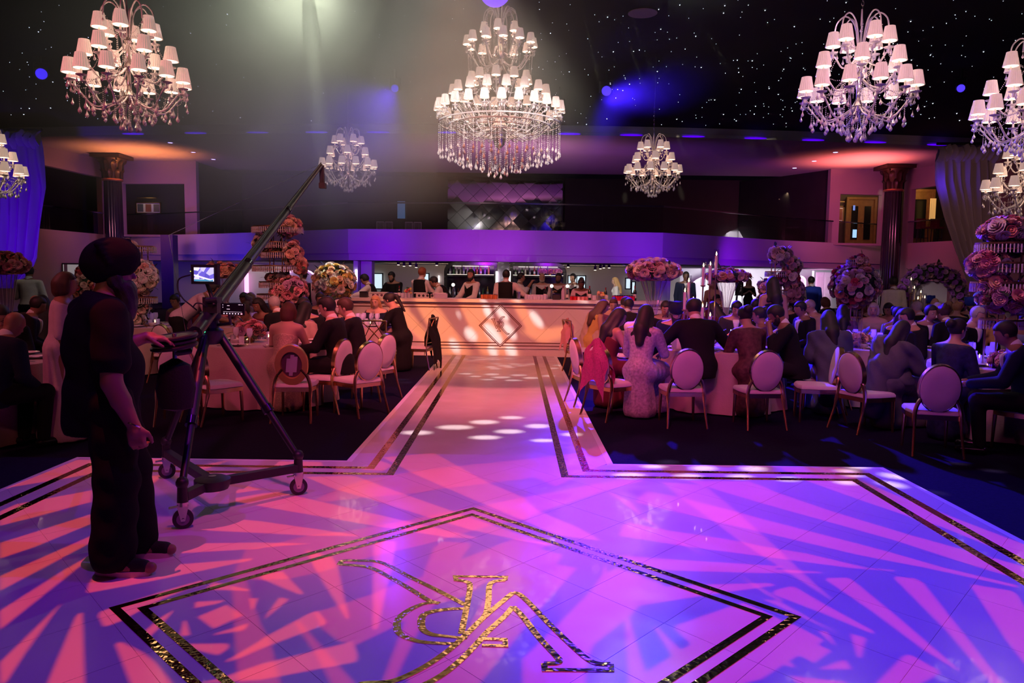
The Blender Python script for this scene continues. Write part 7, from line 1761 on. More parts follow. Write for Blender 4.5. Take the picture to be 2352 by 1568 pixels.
def drape_cloth(px, Y, yaw, z, w_, hl, m, lab, nm='shawl'):
    p = foot(px, Y)
    t = ob(nm, MB(), m); bpy.data.objects.remove(t)
    b = MB(); rows = []
    for i in range(15):
        f = (i - 7) / 7; y = -.03 + (f * .07 if abs(f) < .3 else math.copysign(.055 + .03 * abs(f), f)); zz = z - max(0, abs(f) - .15) * hl * (1.0 if f < 0 else .7)
        rows.append([(x * w_ + .02 * math.sin(i * .7), y - .22 + .014 * math.sin(x * 9 + i), zz + .02 * math.sin(x * 5) - .22 * x * x) for x in [q / 6 for q in range(-6, 7)]])
    b.grid(rows)
    o = ob(nm, b, m, None, p, (0, 0, math.radians(yaw))); tag(o, lab, 'shawl'); return o
drape_cloth(1404, 8.75, -52, .93, .19, .55, cloth('magenta_sequin', (.42, .05, .18), .4, var=.5, scale=60), 'magenta sequin wrap hanging over the oval chair at the runway')
drape_cloth(1334, 12.7, -75, .93, .17, .5, cloth('pink_scarf', (.62, .26, .28), .7), 'soft pink scarf on the gold cross-back chair at the runway', 'scarf')
drape_cloth(962, 12.9, 75, .95, .19, .9, C_BLACK, 'black wrap hanging on the gold cross-back chair beside the bar')

# ------------------------------------------------------------------ bar staff
ZBAR = 1.118
def staff(px, Y, yaw, lab, **k):
    k.setdefault('wear', 'vest'); k.setdefault('aL', 'bar'); k.setdefault('aR', 'bar'); k.setdefault('vox', .019)
    return stand(px, Y, yaw, lab, 'f' if k.pop('f', False) else 'm', **k)
staff(864, 16.9, 84, 'barman in white shirt and black waistcoat reaching out to one side at the bar', hair='top', skin='tan', lean=.35, pitch=.35, face=True, aL='reach', aR='bar', sc=.95)
staff(905, 18.6, 150, 'barman in a black t-shirt looking down behind the bar', wear='tee', hair='short', skin='tan', pitch=.45, face=True, beard=True)
staff(966, 17.0, -30, 'red-haired barman with his back half turned', hair='short', hc='red', skin='light', sc=1.02)
staff(1034, 16.8, 84, 'dark-haired barman bending low over the bar', hair='short', skin='tan', lean=.55, pitch=.45, face=True)
staff(1084, 17.1, 130, 'bearded barman in waistcoat and bow tie looking sideways', hair='short', skin='tan', beard=True, face=True, hyaw=.5, tie='bow', sc=1.0)
staff(1160, 16.7, -8, 'barman with his back turned at the middle of the bar', hair='short', skin='tan', aL='down', aR='wide', sc=1.0)
staff(1190, 19.2, -90, 'barman in profile with a raised arm behind the back-turned barman', hair='short', skin='tan', aL='up', aR='up', face=True)
staff(1243, 19.4, 178, 'balding bearded barman facing the room', hair='bald', hc='grey', skin='light', beard=True, face=True, aL='down', aR='down')
staff(1282, 19.0, 160, 'bearded barman in the shade to the right of the balding one', hair='short', skin='brown', beard=True, face=True, aL='down', aR='chest')
staff(1333, 16.8, 172, 'barwoman with a bun and pink blouse pouring red cocktails', f=True, wear='vest', c1=C_LILAC, hair='bun', skin='dark', lean=.2, pitch=.5, face=True)
staff(1316, 20.6, 140, 'dark-haired barman in front of the bright window', hair='short', skin='tan', face=True, aL='down', aR='down')
staff(1414, 22.0, 80, 'blonde barwoman far behind the red cocktails', f=True, wear='shirt', c1=C_WHITE, hair='long', hc='blonde', skin='light', aL='down', aR='down')
# ------------------------------------------------------------------ drinks and gear on the bar
def liquid(n, c): return mat('drink_' + n, c, .15, var=0, spec=.6)
RED, PINKL, AMB = liquid('red', (.62, .02, .02)), liquid('pink', (.70, .22, .20)), liquid('amber', (.55, .20, .05))
def tumbler_full(m): 
    b = MB(); b.lathe([(.001, .001), (.031, .001), (.0345, .088), (.001, .088)], 10, mi=0); b.lathe([(.0345, .086), (.036, .105), (.0345, .105), (.0335, .088)], 10, mi=1)
    return b.mesh('glass', True, [m, GLASS])
T_RED, T_PINK, T_AMB = tumbler_full(RED), tumbler_full(PINKL), tumbler_full(AMB)
BOT = MB().lathe([(.036, 0), (.037, .01), (.037, .17), (.030, .20), (.014, .23), (.013, .285), (.015, .287), (.015, .30), (.001, .30)], 12)
BOTM = BOT.mesh('bottle', True, [mat('bottle_green', (.012, .03, .014), .1, var=0)])
LABELM = MB().lathe([(.0378, .05), (.0378, .13)], 12).mesh('label', True, [M_CARD])
CAPM = MB().lathe([(.0145, .25), (.0155, .302), (.001, .302)], 10).mesh('cap', True, [mat('foil_red', (.35, .02, .03), .3, .6, var=0)])
def on_bar(nm, me, x, y, lab, cat, grp=None, sc=1.0, z=ZBAR, rz=0):
    o = bpy.data.objects.new(nm, me); COL.objects.link(o); o.location = (x, y, z); o.scale = (sc,) * 3; o.rotation_euler = (0, 0, rz); return tag(o, lab, cat, grp)
def bx(px, Y=15.5): return at(px, 680, Y).x
rb = random.Random(8)
for i in range(18): on_bar('tumbler', T_RED, bx(1410 + (i % 9) * 5.4, 15.35), 15.28 + .09 * (i // 9), 'full red cocktail in the block at the right of the bar', 'glass', 'red cocktails at the right of the bar', 1.05)
for i in range(6): on_bar('tumbler', T_RED, bx(1312 + i * 4.2, 15.35), 15.28 + .05 * (i % 2), 'red cocktail before the barwoman with the bun', 'glass', 'red cocktails before the barwoman', .85)
for i in range(5): on_bar('tumbler', T_PINK, bx(1329 + i * 4.6, 15.35), 15.27 + .05 * (i % 2), 'pale pink cocktail before the barwoman with the bun', 'glass', 'pink cocktails before the barwoman', .85)
for i in range(7): on_bar('tumbler', T_AMB, bx(1108 + i * 5.2, 15.45), 15.38 + .06 * (i % 2), 'pink-amber drink in a tumbler beside the back-turned barman', 'glass', 'amber drinks on the bar')
for i in range(16): on_bar('tumbler', TUMB, bx(888 + i * 3.7, 15.6), 15.56 + .07 * (i % 2), 'empty tumbler in the long row at the left of the bar', 'glass', 'empty tumblers at the left', .95)
for i in range(14): on_bar('tumbler', TUMB, bx(1208 + i * 3.6, 15.55), 15.5 + .07 * (i % 2), 'empty tumbler in the row right of the back-turned barman', 'glass', 'empty tumblers at the middle', .95)
for i in range(8): on_bar('tumbler', TUMB, bx(1002 + i * 3.3, 15.6), 15.55, 'empty tumbler in the short row left of the bending barman', 'glass', 'empty tumblers near the bending barman', .95)
for i in range(8): on_bar('tumbler', TUMB, bx(1363 + i * 4.2, 15.65), 15.58, 'empty tumbler between the wine bottles', 'glass', 'empty tumblers between the wine bottles', .95)
for i in range(6): on_bar('tumbler', TUMB, bx(1214 + i * 6.2, 15.3), 15.25, 'squat clear glass at the bar edge', 'glass', 'squat glasses at the bar edge', .7)
def bottle(px, Y, lab, sc=1.0, m=None, label=True, cap=True, grp=None, z=ZBAR):
    t = thing('bottle', lab, 'bottle', (bx(px, Y), Y, z), 0, grp); t.scale = (sc,) * 3
    inst('glass', BOTM, t, (0, 0, 0), m=m)
    if label: inst('label', LABELM, t, (0, 0, 0))
    if cap: inst('cap', CAPM, t, (0, 0, 0))
    return t
bottle(1458, 15.45, 'tall wine bottle with a red neck foil at the right of the bar'); bottle(1354, 15.5, 'wine bottle with a red neck beside the barwoman', .95)
bottle(1391, 15.62, 'wine bottle half hidden by the fruit bowl', .85); bottle(917, 15.5, 'champagne bottle with an amber neck at the left of the bar', .8, mat('bottle_dark', (.01, .012, .01), .1, var=0)); bottle(1252, 15.6, 'slim clear spirit bottle in front of the balding barman', .85, GLASS); bottle(1293, 15.6, 'frosted white bottle at the middle of the bar', .95, mat('bottle_frost', (.6, .5, .75), .3, var=0), False); bottle(1303, 15.65, 'violet-lit clear bottle at the middle of the bar', .8, GLASS)
for px, lab in ((836, 'black caddy box at the left end of the bar'), (1278, 'black caddy box at the middle of the bar')):
    x = bx(px, 15.45); t = thing('bar_caddy', lab, 'caddy', (x, 15.45, ZBAR)); ob('box', MB().box((0, 0, .055), (.15, .15, .11)), BLACK, t, smooth=False); ob('lip', MB().box((0, 0, .112), (.16, .16, .012)).box((0, 0, .114), (.13, .13, .014)), BLACKG, t, smooth=False)
x = bx(1191, 15.4); t = thing('cocktail_shaker', 'steel cocktail shaker by the back-turned barman', 'shaker', (x, 15.4, ZBAR)); ob('tin', MB().lathe([(.034, 0), (.044, .15), (.040, .155), (.001, .155)], 16), STEEL, t); ob('rim', MB().lathe([(.044, .146), (.047, .15), (.044, .156)], 16), STEEL, t)
for px in (868, 973, 1003):
    x = bx(px, 15.6); t = thing('glass_tray', {868: 'white rack with round cut-outs before the reaching barman', 973: 'white rack with two black bottles before the red-haired barman', 1003: 'white rack left of the bending barman'}[px], 'rack', (x, 15.66, ZBAR))
    ob('tray', MB().box((0, 0, .045), (.30, .22, .09)), WHITEP, t, smooth=False); ob('rim', MB().box((0, 0, .098), (.38, .26, .016)), WHITEP, t, smooth=False)
    for k in (-1, 0, 1): ob('hole', MB().cyl((k * .085, -.112, .045), (k * .085, -.109, .045), .026, n=14), BLACK if px != 868 else M_PURP, t)
for px in (1377,):
    x = bx(px, 15.6); t = thing('fruit_bowl', 'violet glass bowl heaped with fruit and flowers', 'fruit bowl', (x, 15.45, ZBAR)); ob('bowl', MB().lathe([(.06, 0), (.08, .01), (.10, .10), (.095, .10), (.075, .014), (.001, .012)], 16), GLASS, t)
    rr = random.Random(3)
    for k in range(14): ob('fruit', MB().ball((rr.uniform(-.08, .08), rr.uniform(-.05, .05), .10 + rr.uniform(0, .06)), .030, 8, 6), PET[rr.choice(['red', 'yellow', 'coral', 'peach'])], t)
x = bx(946, 16.2); t = thing('fruit_bowl', 'glass bowl with lemons and greenery left of the red-haired barman', 'fruit bowl', (x, 15.6, ZBAR)); ob('bowl', MB().lathe([(.05, 0), (.06, .01), (.08, .09), (.075, .09), (.05, .014), (.001, .012)], 16), GLASS, t)
for k in range(8): ob('fruit', MB().ball((.06 * math.cos(k), .04 * math.sin(k * 2), .10 + .012 * k), .028, 8, 6), PET[['yellow', 'coral', 'red'][k % 3]], t)
inst('leaf', LEAF, t, (0, 0, .16), (.4, .2, .3), .14)
for px, lab in ((1041, 'steel beer tap with a glowing knob left of the bearded barman'), (1267, 'steel beer tap with a glowing knob beside the balding barman'), (1303, 'slim steel tap with a glowing knob before the window')):
    Y = 17.9; x = at(px, 660, Y).x; t = thing('beer_tap', lab, 'beer tap', (x, Y, .95)); ob('column', MB().cyl((0, 0, 0), (0, 0, .38), .022), STEEL, t); ob('knob', MB().ball((0, -.02, .41), .04, 12, 8), glow('tap_glow', (1, .95, .9), 2.2), t); ob('spout', MB().tube([(0, 0, .30), (0, -.09, .30), (0, -.10, .26)], .012, 6), STEEL, t)
# service counter behind the staff
t = thing('service_counter', 'pale service counter running behind the bar staff', 'counter', (at(1180, 700, 17.9).x, 17.9, CARPET)); ob('body', MB().box((0, 0, .46), (6.6, .5, .92)), M_BARF, t, smooth=False); ob('top', MB().box((0, 0, .955), (6.7, .6, .05)), M_BARF, t, smooth=False)
# ------------------------------------------------------------------ back bar with two arched shelf units
M_DKW = mat('dark_walnut', (.022, .013, .012), .35, var=.3, scale=5)
def arch_unit(px0, px1, Y, lab, flip):
    x0, x1 = at(px0, 650, Y).x, at(px1, 650, Y).x; W_ = x1 - x0; zt = 2.04
    t = thing('back_bar_shelf', lab, 'shelf unit', ((x0 + x1) / 2, Y, CARPET))
    H = zt - CARPET; r = .34
    def arc(inset):
        xl, xr, zz = -W_ / 2 + inset, W_ / 2 - inset, H - inset; rr = r - inset * .5; P = []
        if flip < 0: P += [(xl, .9), (xl, zz - rr)] + [(xl + rr - rr * math.cos(q), zz - rr + rr * math.sin(q)) for q in [PI / 2 * k / 6 for k in range(1, 7)]] + [(xr, zz), (xr, .9)]
        else: P += [(xl, .9), (xl, zz)] + [(xr - rr + rr * math.sin(q), zz - rr + rr * math.cos(q)) for q in [PI / 2 * k / 6 for k in range(0, 7)]] + [(xr, .9)]
        return P
    a, b_ = arc(0), arc(.11); n = min(len(a), len(b_)); fr = MB()
    fr.grid([[(x, -.20, z) for x, z in a[:n]], [(x, -.20, z) for x, z in b_[:n]], [(x, .1, z) for x, z in b_[:n]], [(x, .1, z) for x, z in a[:n]]], closed=False)
    ob('frame', fr, M_DKW, t, smooth=False)
    ob('back_mirror', MB().slab([(-W_ / 2 + .05, .08, .9), (W_ / 2 - .05, .08, .9), (W_ / 2 - .05, .08, H - .08), (-W_ / 2 + .05, .08, H - .08)], .02), mat('smoked_mirror', (.16, .12, .17), .10, .9, var=.5, scale=4), t, smooth=False)
    ob('cabinet', MB().box((0, 0, .45), (W_, .4, .9)), M_DKW, t, smooth=False)
    for z in (1.60,): ob('shelf', MB().box((0, -.05, z), (W_ - .1, .28, .06)), M_DKW, t, smooth=False); ob('shelf_light', MB().box((0, -.15, z + .036), (W_ - .2, .02, .01)), glow('shelf_glow', (1, .85, .7), 2.2), t, smooth=False)
    for k in (1, 2): ob('mullion', MB().box((-W_ / 2 + W_ * k / 3, -.05, 1.8), (.025, .2, .36)), M_DKW, t, smooth=False)
    ob('shelf_light', MB().box((0, .05, H - .14), (W_ * .7, .02, .012)), glow('shelf_glow', (1, .85, .7), 2.2), t, smooth=False)
    return t, x0, x1
for px0, px1, fl, lab in ((1021, 1142, -1, 'left arched dark shelf unit full of bottles behind the bar'), (1171, 1300, 1, 'right arched dark shelf unit full of bottles behind the bar')):
    Y = 27.0; t, x0, x1 = arch_unit(px0, px1, Y, lab, fl); rr = random.Random(px0)
    cols = [mat('spirit_' + str(i), c_, .12, var=0) for i, c_ in enumerate([(.35, .12, .03), (.6, .5, .45), (.05, .12, .05), (.45, .06, .04), (.25, .2, .4), (.6, .35, .1)])]
    for z, zl in ((.91, 'lower'), (1.635, 'upper')):
        k = 0; x = x0 + .2
        while x < x1 - .2:
            if not (z > 1.5 and px0 > 1100 and x > lerp(x0, x1, .52)):
                b_ = thing('bottle', 'small spirit bottle on the %s shelf of the %s arched unit' % (zl, 'left' if fl < 0 else 'right'), 'bottle', (x, Y - .08, z + CARPET), 0, 'bottles on the %s shelf of the %s arched unit' % (zl, 'left' if fl < 0 else 'right')); b_.scale = (.95, .95, rr.uniform(.75, 1.05))
                inst('glass', BOTM, b_, (0, 0, 0), m=rr.choice(cols))
                if rr.random() < .6: inst('label', LABELM, b_, (0, 0, 0))
            x += rr.uniform(.10, .17)
    if px0 > 1100:
        for q in range(3):
            xx = lerp(x0, x1, .57 + .14 * q); fl_ = thing('flower_arrangement', ['first', 'second', 'third'][q] + ' pink flower cluster on the upper shelf of the right arched unit', 'flowers', (xx, Y - .08, 1.635 + CARPET)); ob('pot', MB().lathe([(.04, 0), (.05, .08)], 12), GOLDM, fl_); bunch(fl_, (0, 0, .14), (.15, .08, .09), 16, ['pink', 'coral', 'blush'], rr, (.05, .07), leaves=2)
# pillars, light tubes and track lights under the balcony
M_PIL = mat('pillar_paint', (.60, .52, .62), .6, var=.04, scale=1)
def pillar(px0, px1, Y, z1, lab=None):
    x0, x1 = at(px0, 650, Y).x, at(px1, 650, Y).x; return struct('pillar', MB().box(((x0 + x1) / 2, Y + .3, z1 / 2), (x1 - x0, .6, z1)), M_PIL, smooth=False)
PV = pillar(1143, 1169, 24.6, 2.02); pillar(829, 854, 30.0, 2.08); PL = pillar(812, 822, 29.6, 2.08); pillar(1505, 1540, 29.6, 2.08); 
for px, pyt, pyb, Y in ((818, 619, 645, 29.55), (1141, 623, 652, 24.55), (1170.5, 623, 655, 24.55), (1008, 633, 648, 41.42), (566, 627, 672, 40.1)):
    a = at(px, pyt, Y); b_ = at(px, pyb, Y); o = ob('light_tube', MB().cyl((0, 0, -(a.z - b_.z)), (0, 0, 0), .035 if px != 566 else .11), glow('tube_white', (1, .92, .95), 3.5) if px != 566 else glow('neon_pink', (1.0, .35, .95), 2.0), None, a)
    if px in (818, 1141, 1170.5): o.parent = PL if px == 818 else PV; continue
    tag(o, {1008: 'small vertical light tube left of the arched shelves', 566: 'broad pink neon tube behind the left guests'}[px], 'light tube')
for px, py in ((915, 608), (928, 611), (942, 610), (956, 614), (1003, 609), (1065, 612), (1104, 611), (1204, 614), (1247, 615), (1305, 613), (1367, 620), (1379, 617), (1387, 615), (1399, 615)):
    Y = 31.0; p = at(px, py, Y)
    t = thing('track_light', 'small black ceiling spotlight above the bar', 'spotlight', p, 0, 'black spotlights above the bar')
    ob('can', MB().cyl((0, 0, 0), (0, 0, .16), .055, n=12), BLACK, t); ob('stem', MB().cyl((0, 0, .16), (0, 0, max(.17, ZB0 - p.z)), .02), BLACK, t); ob('lens', MB().cyl((0, 0, -.012), (0, 0, .0), .045, n=12), glow('track_warm', (1, .82, .6), 7.0), t)
# windows in the back wall of the bar
M_DAY = glow('daylight_pane', (.62, .80, .88), 1.0)
def win(n, px0, px1, py0, py1, Y, m=M_DAY):
    a, b_ = at(px0, py0, Y), at(px1, py1, Y); t = bpy.data.objects.new('window_%d' % n, None); COL.objects.link(t); t['kind'] = 'structure'; t.location = ((a.x + b_.x) / 2, Y, (a.z + b_.z) / 2); w_, h_ = b_.x - a.x, a.z - b_.z
    ob('pane', MB().box((0, 0, 0), (w_, .03, h_)), m, t, smooth=False)
    for s in (-1, 1): ob('frame', MB().box((s * (w_ / 2 + .03), -.03, 0), (.06, .08, h_ + .12)), BLACK, t, smooth=False); ob('frame', MB().box((0, -.03, s * (h_ / 2 + .03)), (w_ + .12, .08, .06)), BLACK, t, smooth=False)
    if w_ > .6: ob('mullion', MB().box((0, -.03, 0), (.05, .06, h_)), BLACK, t, smooth=False)
win(1, 822, 830, 632, 662, 41.3); win(2, 855, 878, 629, 662, 41.3); win(3, 975, 984, 629, 664, 41.3); win(4, 1306, 1343, 634, 668, 41.3); win(5, 1438, 1447, 640, 662, 41.3); win(6, 1452, 1457, 648, 672, 41.3)

# ------------------------------------------------------------------ drapes
def drape(lab, Y, left, right, py0, py1, m, nf, seed, n=20):
    """sheer drape; left/right are outlines (py, px) from top to bottom"""
    def edge_(E_, py):
        for (a, xa), (b_, xb) in zip(E_, E_[1:]):
            if a <= py <= b_: return lerp(xa, xb, (py - a) / (b_ - a))
        return E_[-1][1] if py > E_[-1][0] else E_[0][1]
    c0 = at((left[0][1] + right[0][1]) / 2, py0, Y)
    b = MB(); rows = []; NU = nf * 10
    for i in range(n + 1):
        py = lerp(py0, py1, i / n); l_, r_ = edge_(left, py), edge_(right, py); row = []
        for k in range(NU + 1):
            u = k / NU; p = at(lerp(l_, r_, u), py, Y); am = .09 + .07 * i / n
            row.append((p.x - c0.x, p.y - c0.y + am * math.sin(u * nf * 2 * PI + .6 * math.sin(i * .3 + seed)) + .05 * math.sin(u * nf * 4.7 + i * .2), p.z - c0.z))
        rows.append(row)
    b.grid(rows)
    t = thing('drape', lab, 'curtain', c0)
    ob('cloth', b, m, t)
    rf = MB(); rr = []
    for i in range(6):
        f = i / 5; row = []
        for k in range(NU + 1):
            u = k / NU; p = at(lerp(left[0][1] - 6, right[0][1] + 6, u), py0 - 4, Y); row.append((p.x - c0.x, -.25 * math.sin(f * PI) + .12 * math.sin(u * nf * 3 * PI + f * 2), p.z - c0.z - f * .55 - .06 * math.sin(u * 23)))
        rr.append(row)
    rf.grid(rr); ob('ruffle', rf, m, t)
    ob('rail', MB().cyl((at(left[0][1] - 8, py0 - 8, Y) - c0), (at(right[0][1] + 8, py0 - 8, Y) - c0), .05), BLACK, t)
    return t
M_DRP = mat('sheer_drape', (.50, .42, .46), .8, var=.08, scale=2, sheen=.3)
drape('violet-lit pale drape hanging at the left of the hall', 26.5, [(300, -60), (660, -60)], [(300, 88), (345, 96), (430, 105), (520, 96), (600, 88), (662, 40)], 306, 662, M_DRP, 7, 1)
drape('beige drape with a blue-lit edge swept aside beside the black column', 26.8, [(335, 2160), (360, 2150), (420, 2149), (500, 2168), (580, 2198), (645, 2224)], [(335, 2292), (420, 2290), (520, 2286), (600, 2276), (645, 2262)], 338, 648, M_DRP, 7, 2)
# ------------------------------------------------------------------ upper level: mirror wall, pictures, doors
t = thing('mirror_wall', 'diamond-tiled mirror panel at the back of the balcony', 'mirror', at(1160, 470, 40.6))
z0, z1 = ZB, at(1160, 413, 40.6).z; xa, xb = at(1028, 470, 40.6).x, at(1292, 470, 40.6).x; rr = random.Random(2); oz = t.location.z; ox = t.location.x
M_MIR = mat('mirror_glass', (.55, .48, .52), .04, 1.0, var=.1, scale=.5)
ob('backing', MB().box(((xa + xb) / 2 - ox, .06, (z0 + z1) / 2 - oz), (xb - xa + .1, .04, z1 - z0 + .1)), BLACK, t, smooth=False)
T_ = .42
for i in range(-14, 15):
    for j in range(-14, 15):
        P = [((i + j) * T_ + a, (i - j) * T_ + b_) for a, b_ in ((0, -T_), (T_, 0), (0, T_), (-T_, 0))]
        Q = clip_rect(P, xa - ox, xb - ox, z0 - oz, z1 - oz)
        if len(Q) < 3 or area(Q) < .01: continue
        cx = sum(q[0] for q in Q) / len(Q); cz_ = sum(q[1] for q in Q) / len(Q); ax_, az_ = rr.uniform(-.012, .012), rr.uniform(-.012, .012)
        Q = [(x + (cx - x) * .03, z + (cz_ - z) * .03) for x, z in Q]
        if sum(Q[k - 1][0] * Q[k][1] - Q[k][0] * Q[k - 1][1] for k in range(len(Q))) < 0: Q.reverse()
        b = MB().prism(Q, 0, .02); b.v = [(x, .03 - z + (x - cx) * ax_ + (y - cz_) * az_, y) for x, y, z in b.v]
        ob('mirror_tile', b, M_MIR, t, smooth=False)
M_ART = [mat('art_' + str(i), c_, .5, var=.6, scale=3) for i, c_ in enumerate([(.10, .12, .16), (.30, .10, .08), (.18, .16, .12)])]
def picture(px0, px1, py0, py1, Y, lab, art, lampg=True, tilt=0.0, n=1):
    a, b_ = at(px0, py0, Y), at(px1, py1, Y); w_, h_ = b_.x - a.x, a.z - b_.z
    t = thing('picture', lab, 'picture', ((a.x + b_.x) / 2, Y, (a.z + b_.z) / 2), tilt)
    f = .06 * h_ + .02
    for s in (-1, 1): ob('frame', MB().box((s * (w_ / 2), 0, 0), (f, .06, h_ + f)), GOLDM, t, smooth=False); ob('frame', MB().box((0, 0, s * h_ / 2), (w_ + f, .06, f)), GOLDM, t, smooth=False)
    ob('mount', MB().box((0, .01, 0), (w_, .02, h_)), M_CARD, t, smooth=False)
    for k in range(n): ob('print', MB().box((-w_ / 2 + w_ * (k + .5) / n, -.003, 0), (w_ / n * .72, .01, h_ * .72)), M_ART[(art + k) % 3], t, smooth=False)
    if lampg:
        ob('picture_lamp', MB().box((0, -.16, h_ / 2 + .22), (w_ * .8, .05, .05)), GOLDM, t, smooth=False)
        lamp('picture_light', 'SPOT', t.location + Vector((0, -.55, h_ / 2 + .5)), 9, (1.0, .78, .45), t.location + Vector((0, .05, -.1)), .05, 110, .8)
    return t
picture(313, 369, 465, 490, 38.2, 'wide framed row of three photographs in the lit side room', 0, n=3)
picture(1788, 1806, 468, 516, 38.6, 'framed colour print on the dark wall right of the balcony', 0, tilt=-.5)
picture(1853, 1867, 478, 522, 37.2, 'tall narrow framed print nearest the mauve pier', 2, tilt=-.5)
picture(1921, 1936, 474, 510, 38.3, 'framed print beside the oak double doors', 1)
def oak_door(n, px0, px1, py0, py1, Y, panes=2, lit=None):
    a, b_ = at(px0, py0, Y), at(px1, py1, Y); w_, h_ = b_.x - a.x, a.z - ZB; t = bpy.data.objects.new('door_%d' % n, None); COL.objects.link(t); t['kind'] = 'structure'; t.location = ((a.x + b_.x) / 2, Y, ZB)
    ob('leaf', MB().box((0, .04, h_ / 2), (w_, .05, h_)), M_OAK, t, smooth=False)
    for s in (-1, 1): ob('jamb', MB().box((s * (w_ / 2 + .06), 0, h_ / 2), (.12, .12, h_)), M_OAK, t, smooth=False)
    ob('head', MB().box((0, 0, h_ + .06), (w_ + .24, .12, .12)), M_OAK, t, smooth=False)
    for k in range(panes):
        x = -w_ / 2 + w_ * (k + .5) / panes
        p_ = ob('pane', MB().box((x, 0, h_ * .50), (w_ / panes * .5, .03, h_ * .72)), BLACKG, t, smooth=False)
        ob('handle', MB().cyl((x + w_ / panes * .36 * (1 if k == 0 else -1), -.06, h_ * .40), (x + w_ / panes * .36 * (1 if k == 0 else -1), -.06, h_ * .52), .02), GOLDM, t)
    if lit:
        for (lx, lz, lw, lh, mm) in lit: ob('glow_reflection', MB().box((lx, -.03, lz), (lw, .01, lh)), mm, t, smooth=False)  # screen light reflected in the pane, put in as glowing boxes
    return t
oak_door(1, 1950, 2004, 458, 556, 38.8, 2, [(-.29, .62, .20, .40, glow('reflected_screen_blue', (.35, .65, 1.0), 1.3)), (-.38, 1.9, .10, .25, glow('reflected_screen_dim', (.15, .25, .7), .8))])
oak_door(2, 2090, 2135, 440, 560, 37.4, 1)
lamp('side_room_light', 'POINT', at(1965, 440, 37.6), 22, (1.0, .66, .30), size=.2)
lamp('side_room_light', 'POINT', at(2120, 440, 36.6), 20, (1.0, .55, .25), size=.2)
o = ob('glowing_curtain', MB().grid([[(-.14 + .28 * k / 12, .03 * math.sin(k * 1.9), z) for k in range(13)] for z in (-.5, 0, .5)]), mat('amber_glow_curtain', (.6, .4, .15), .7, var=.1, emit=(1.0, .62, .2), es=.35, sample=False), None, at(2142, 480, 36.8)); tag(o, 'narrow amber-glowing curtain in the right side room', 'curtain')  # lamplight on this cloth is put in as its own amber glow
for px in (2118, 2150):
    p = at(px, 552, 35.4); t = thing('bar_stool', 'dark bar stool in the right side room, %s' % ('nearer the oak door' if px == 2118 else 'by the drape'), 'stool', (p.x, p.y, ZB))
    ob('seat', MB().box((0, 0, .72), (.42, .42, .08)), C_MAROON, t, smooth=False); ob('backrest', MB().box((0, .18, .95), (.42, .05, .40)), C_MAROON, t, smooth=False)
    for sx in (-1, 1):
        for sy in (-1, 1): ob('leg', MB().cyl((sx * .17, sy * .17, 0), (sx * .15, sy * .15, .70), .02, n=6), BLACK, t)
    ob('footrest', MB().box((0, -.17, .25), (.34, .03, .03)), BLACK, t, smooth=False)
win(7, 913, 931, 462, 502, 40.9, glow('dusk_pane', (.10, .22, .45), .35))
for px in (872, 892, 938, 958):
    p = at(px, 520, 38.5); t = thing('white_chair', {872: 'leftmost dim slatted chair on the balcony', 892: 'second dim slatted chair on the balcony', 938: 'dim slatted chair before the blue window', 958: 'dim slatted chair to the right of the blue window'}[px], 'chair', (p.x, p.y, ZB))
    ob('seat', MB().box((0, 0, .44), (.40, .40, .04)), WHITEP, t, smooth=False)
    for s in (-1, 1):
        ob('leg', MB().cyl((s * .18, -.18, 0), (s * .18, -.18, .44), .018, n=6), WHITEP, t); ob('leg', MB().cyl((s * .18, .18, 0), (s * .18, .20, .92), .018, n=6), WHITEP, t)
    for k in range(4): ob('slat', MB().cyl((-.11 + .073 * k, .19, .46), (-.11 + .073 * k, .20, .90), .010, n=5), WHITEP, t)
    ob('top_rail', MB().cyl((-.18, .20, .91), (.18, .20, .91), .018, n=6), WHITEP, t)
p = at(1173, 592, 29.0); t = thing('alarm_bell', 'small dark red alarm bell on the violet balcony front', 'alarm bell', p); ob('dome', MB().lathe([(.10, 0), (.09, .05), (.03, .08), (.001, .08)], 16), mat('bell_red', (.16, .01, .02), .4, var=.1), t, None, (PI / 2, 0, 0)); ob('plate', MB().cyl((0, .0, 0), (0, .08, 0), .06), BLACK, t)
# ------------------------------------------------------------------ ground floor behind the guests
M_NEON = glow('neon_rose', (1.0, .50, .95), 2.6)
def neon_arch(px, py, Y, wd, hg, lab, r=.035, m=M_NEON):
    c_ = at(px, py, Y); t = thing('neon_arch', lab, 'neon light', c_)
    w2 = wd / 2; P = [(-w2, 0, -hg + w2)] if hg > w2 else []
    P += [(-w2 * math.cos(q), 0, w2 * math.sin(q)) for q in [PI * k / 16 for k in range(17)]]
    if hg > w2: P += [(w2, 0, -hg + w2)]
    P = [(x, y, z - w2) for x, y, z in P]
    ob('tube', MB().tube(P, r, 6), m, t); ob('niche', MB().add([(x, .06, z) for x, y, z in P], [tuple(range(len(P)))]), M_FOYER, t, smooth=False)
neon_arch(1652, 628, 42.4, 4.4, 2.2, 'large neon-edged arch in the white foyer'); neon_arch(1838, 634, 42.4, .62, 1.5, 'small neon-edged niche beside the blue-suited man'); neon_arch(690, 617, 40.2, 2.0, 1.6, 'neon-edged arch behind the tall gold tiered stand')
a = at(1868, 622, 41.5); o = ob('neon_strip', MB().cyl((0, 0, -1.6), (0, 0, 0), .05), M_NEON, None, a); tag(o, 'vertical pink neon strip beside the pale doors', 'neon light')
t = bpy.data.objects.new('door_3', None); COL.objects.link(t); t['kind'] = 'structure'; a, b_ = at(1874, 620, 41.8), at(1912, 620, 41.8); t.location = ((a.x + b_.x) / 2, 41.8, CARPET); w_ = b_.x - a.x
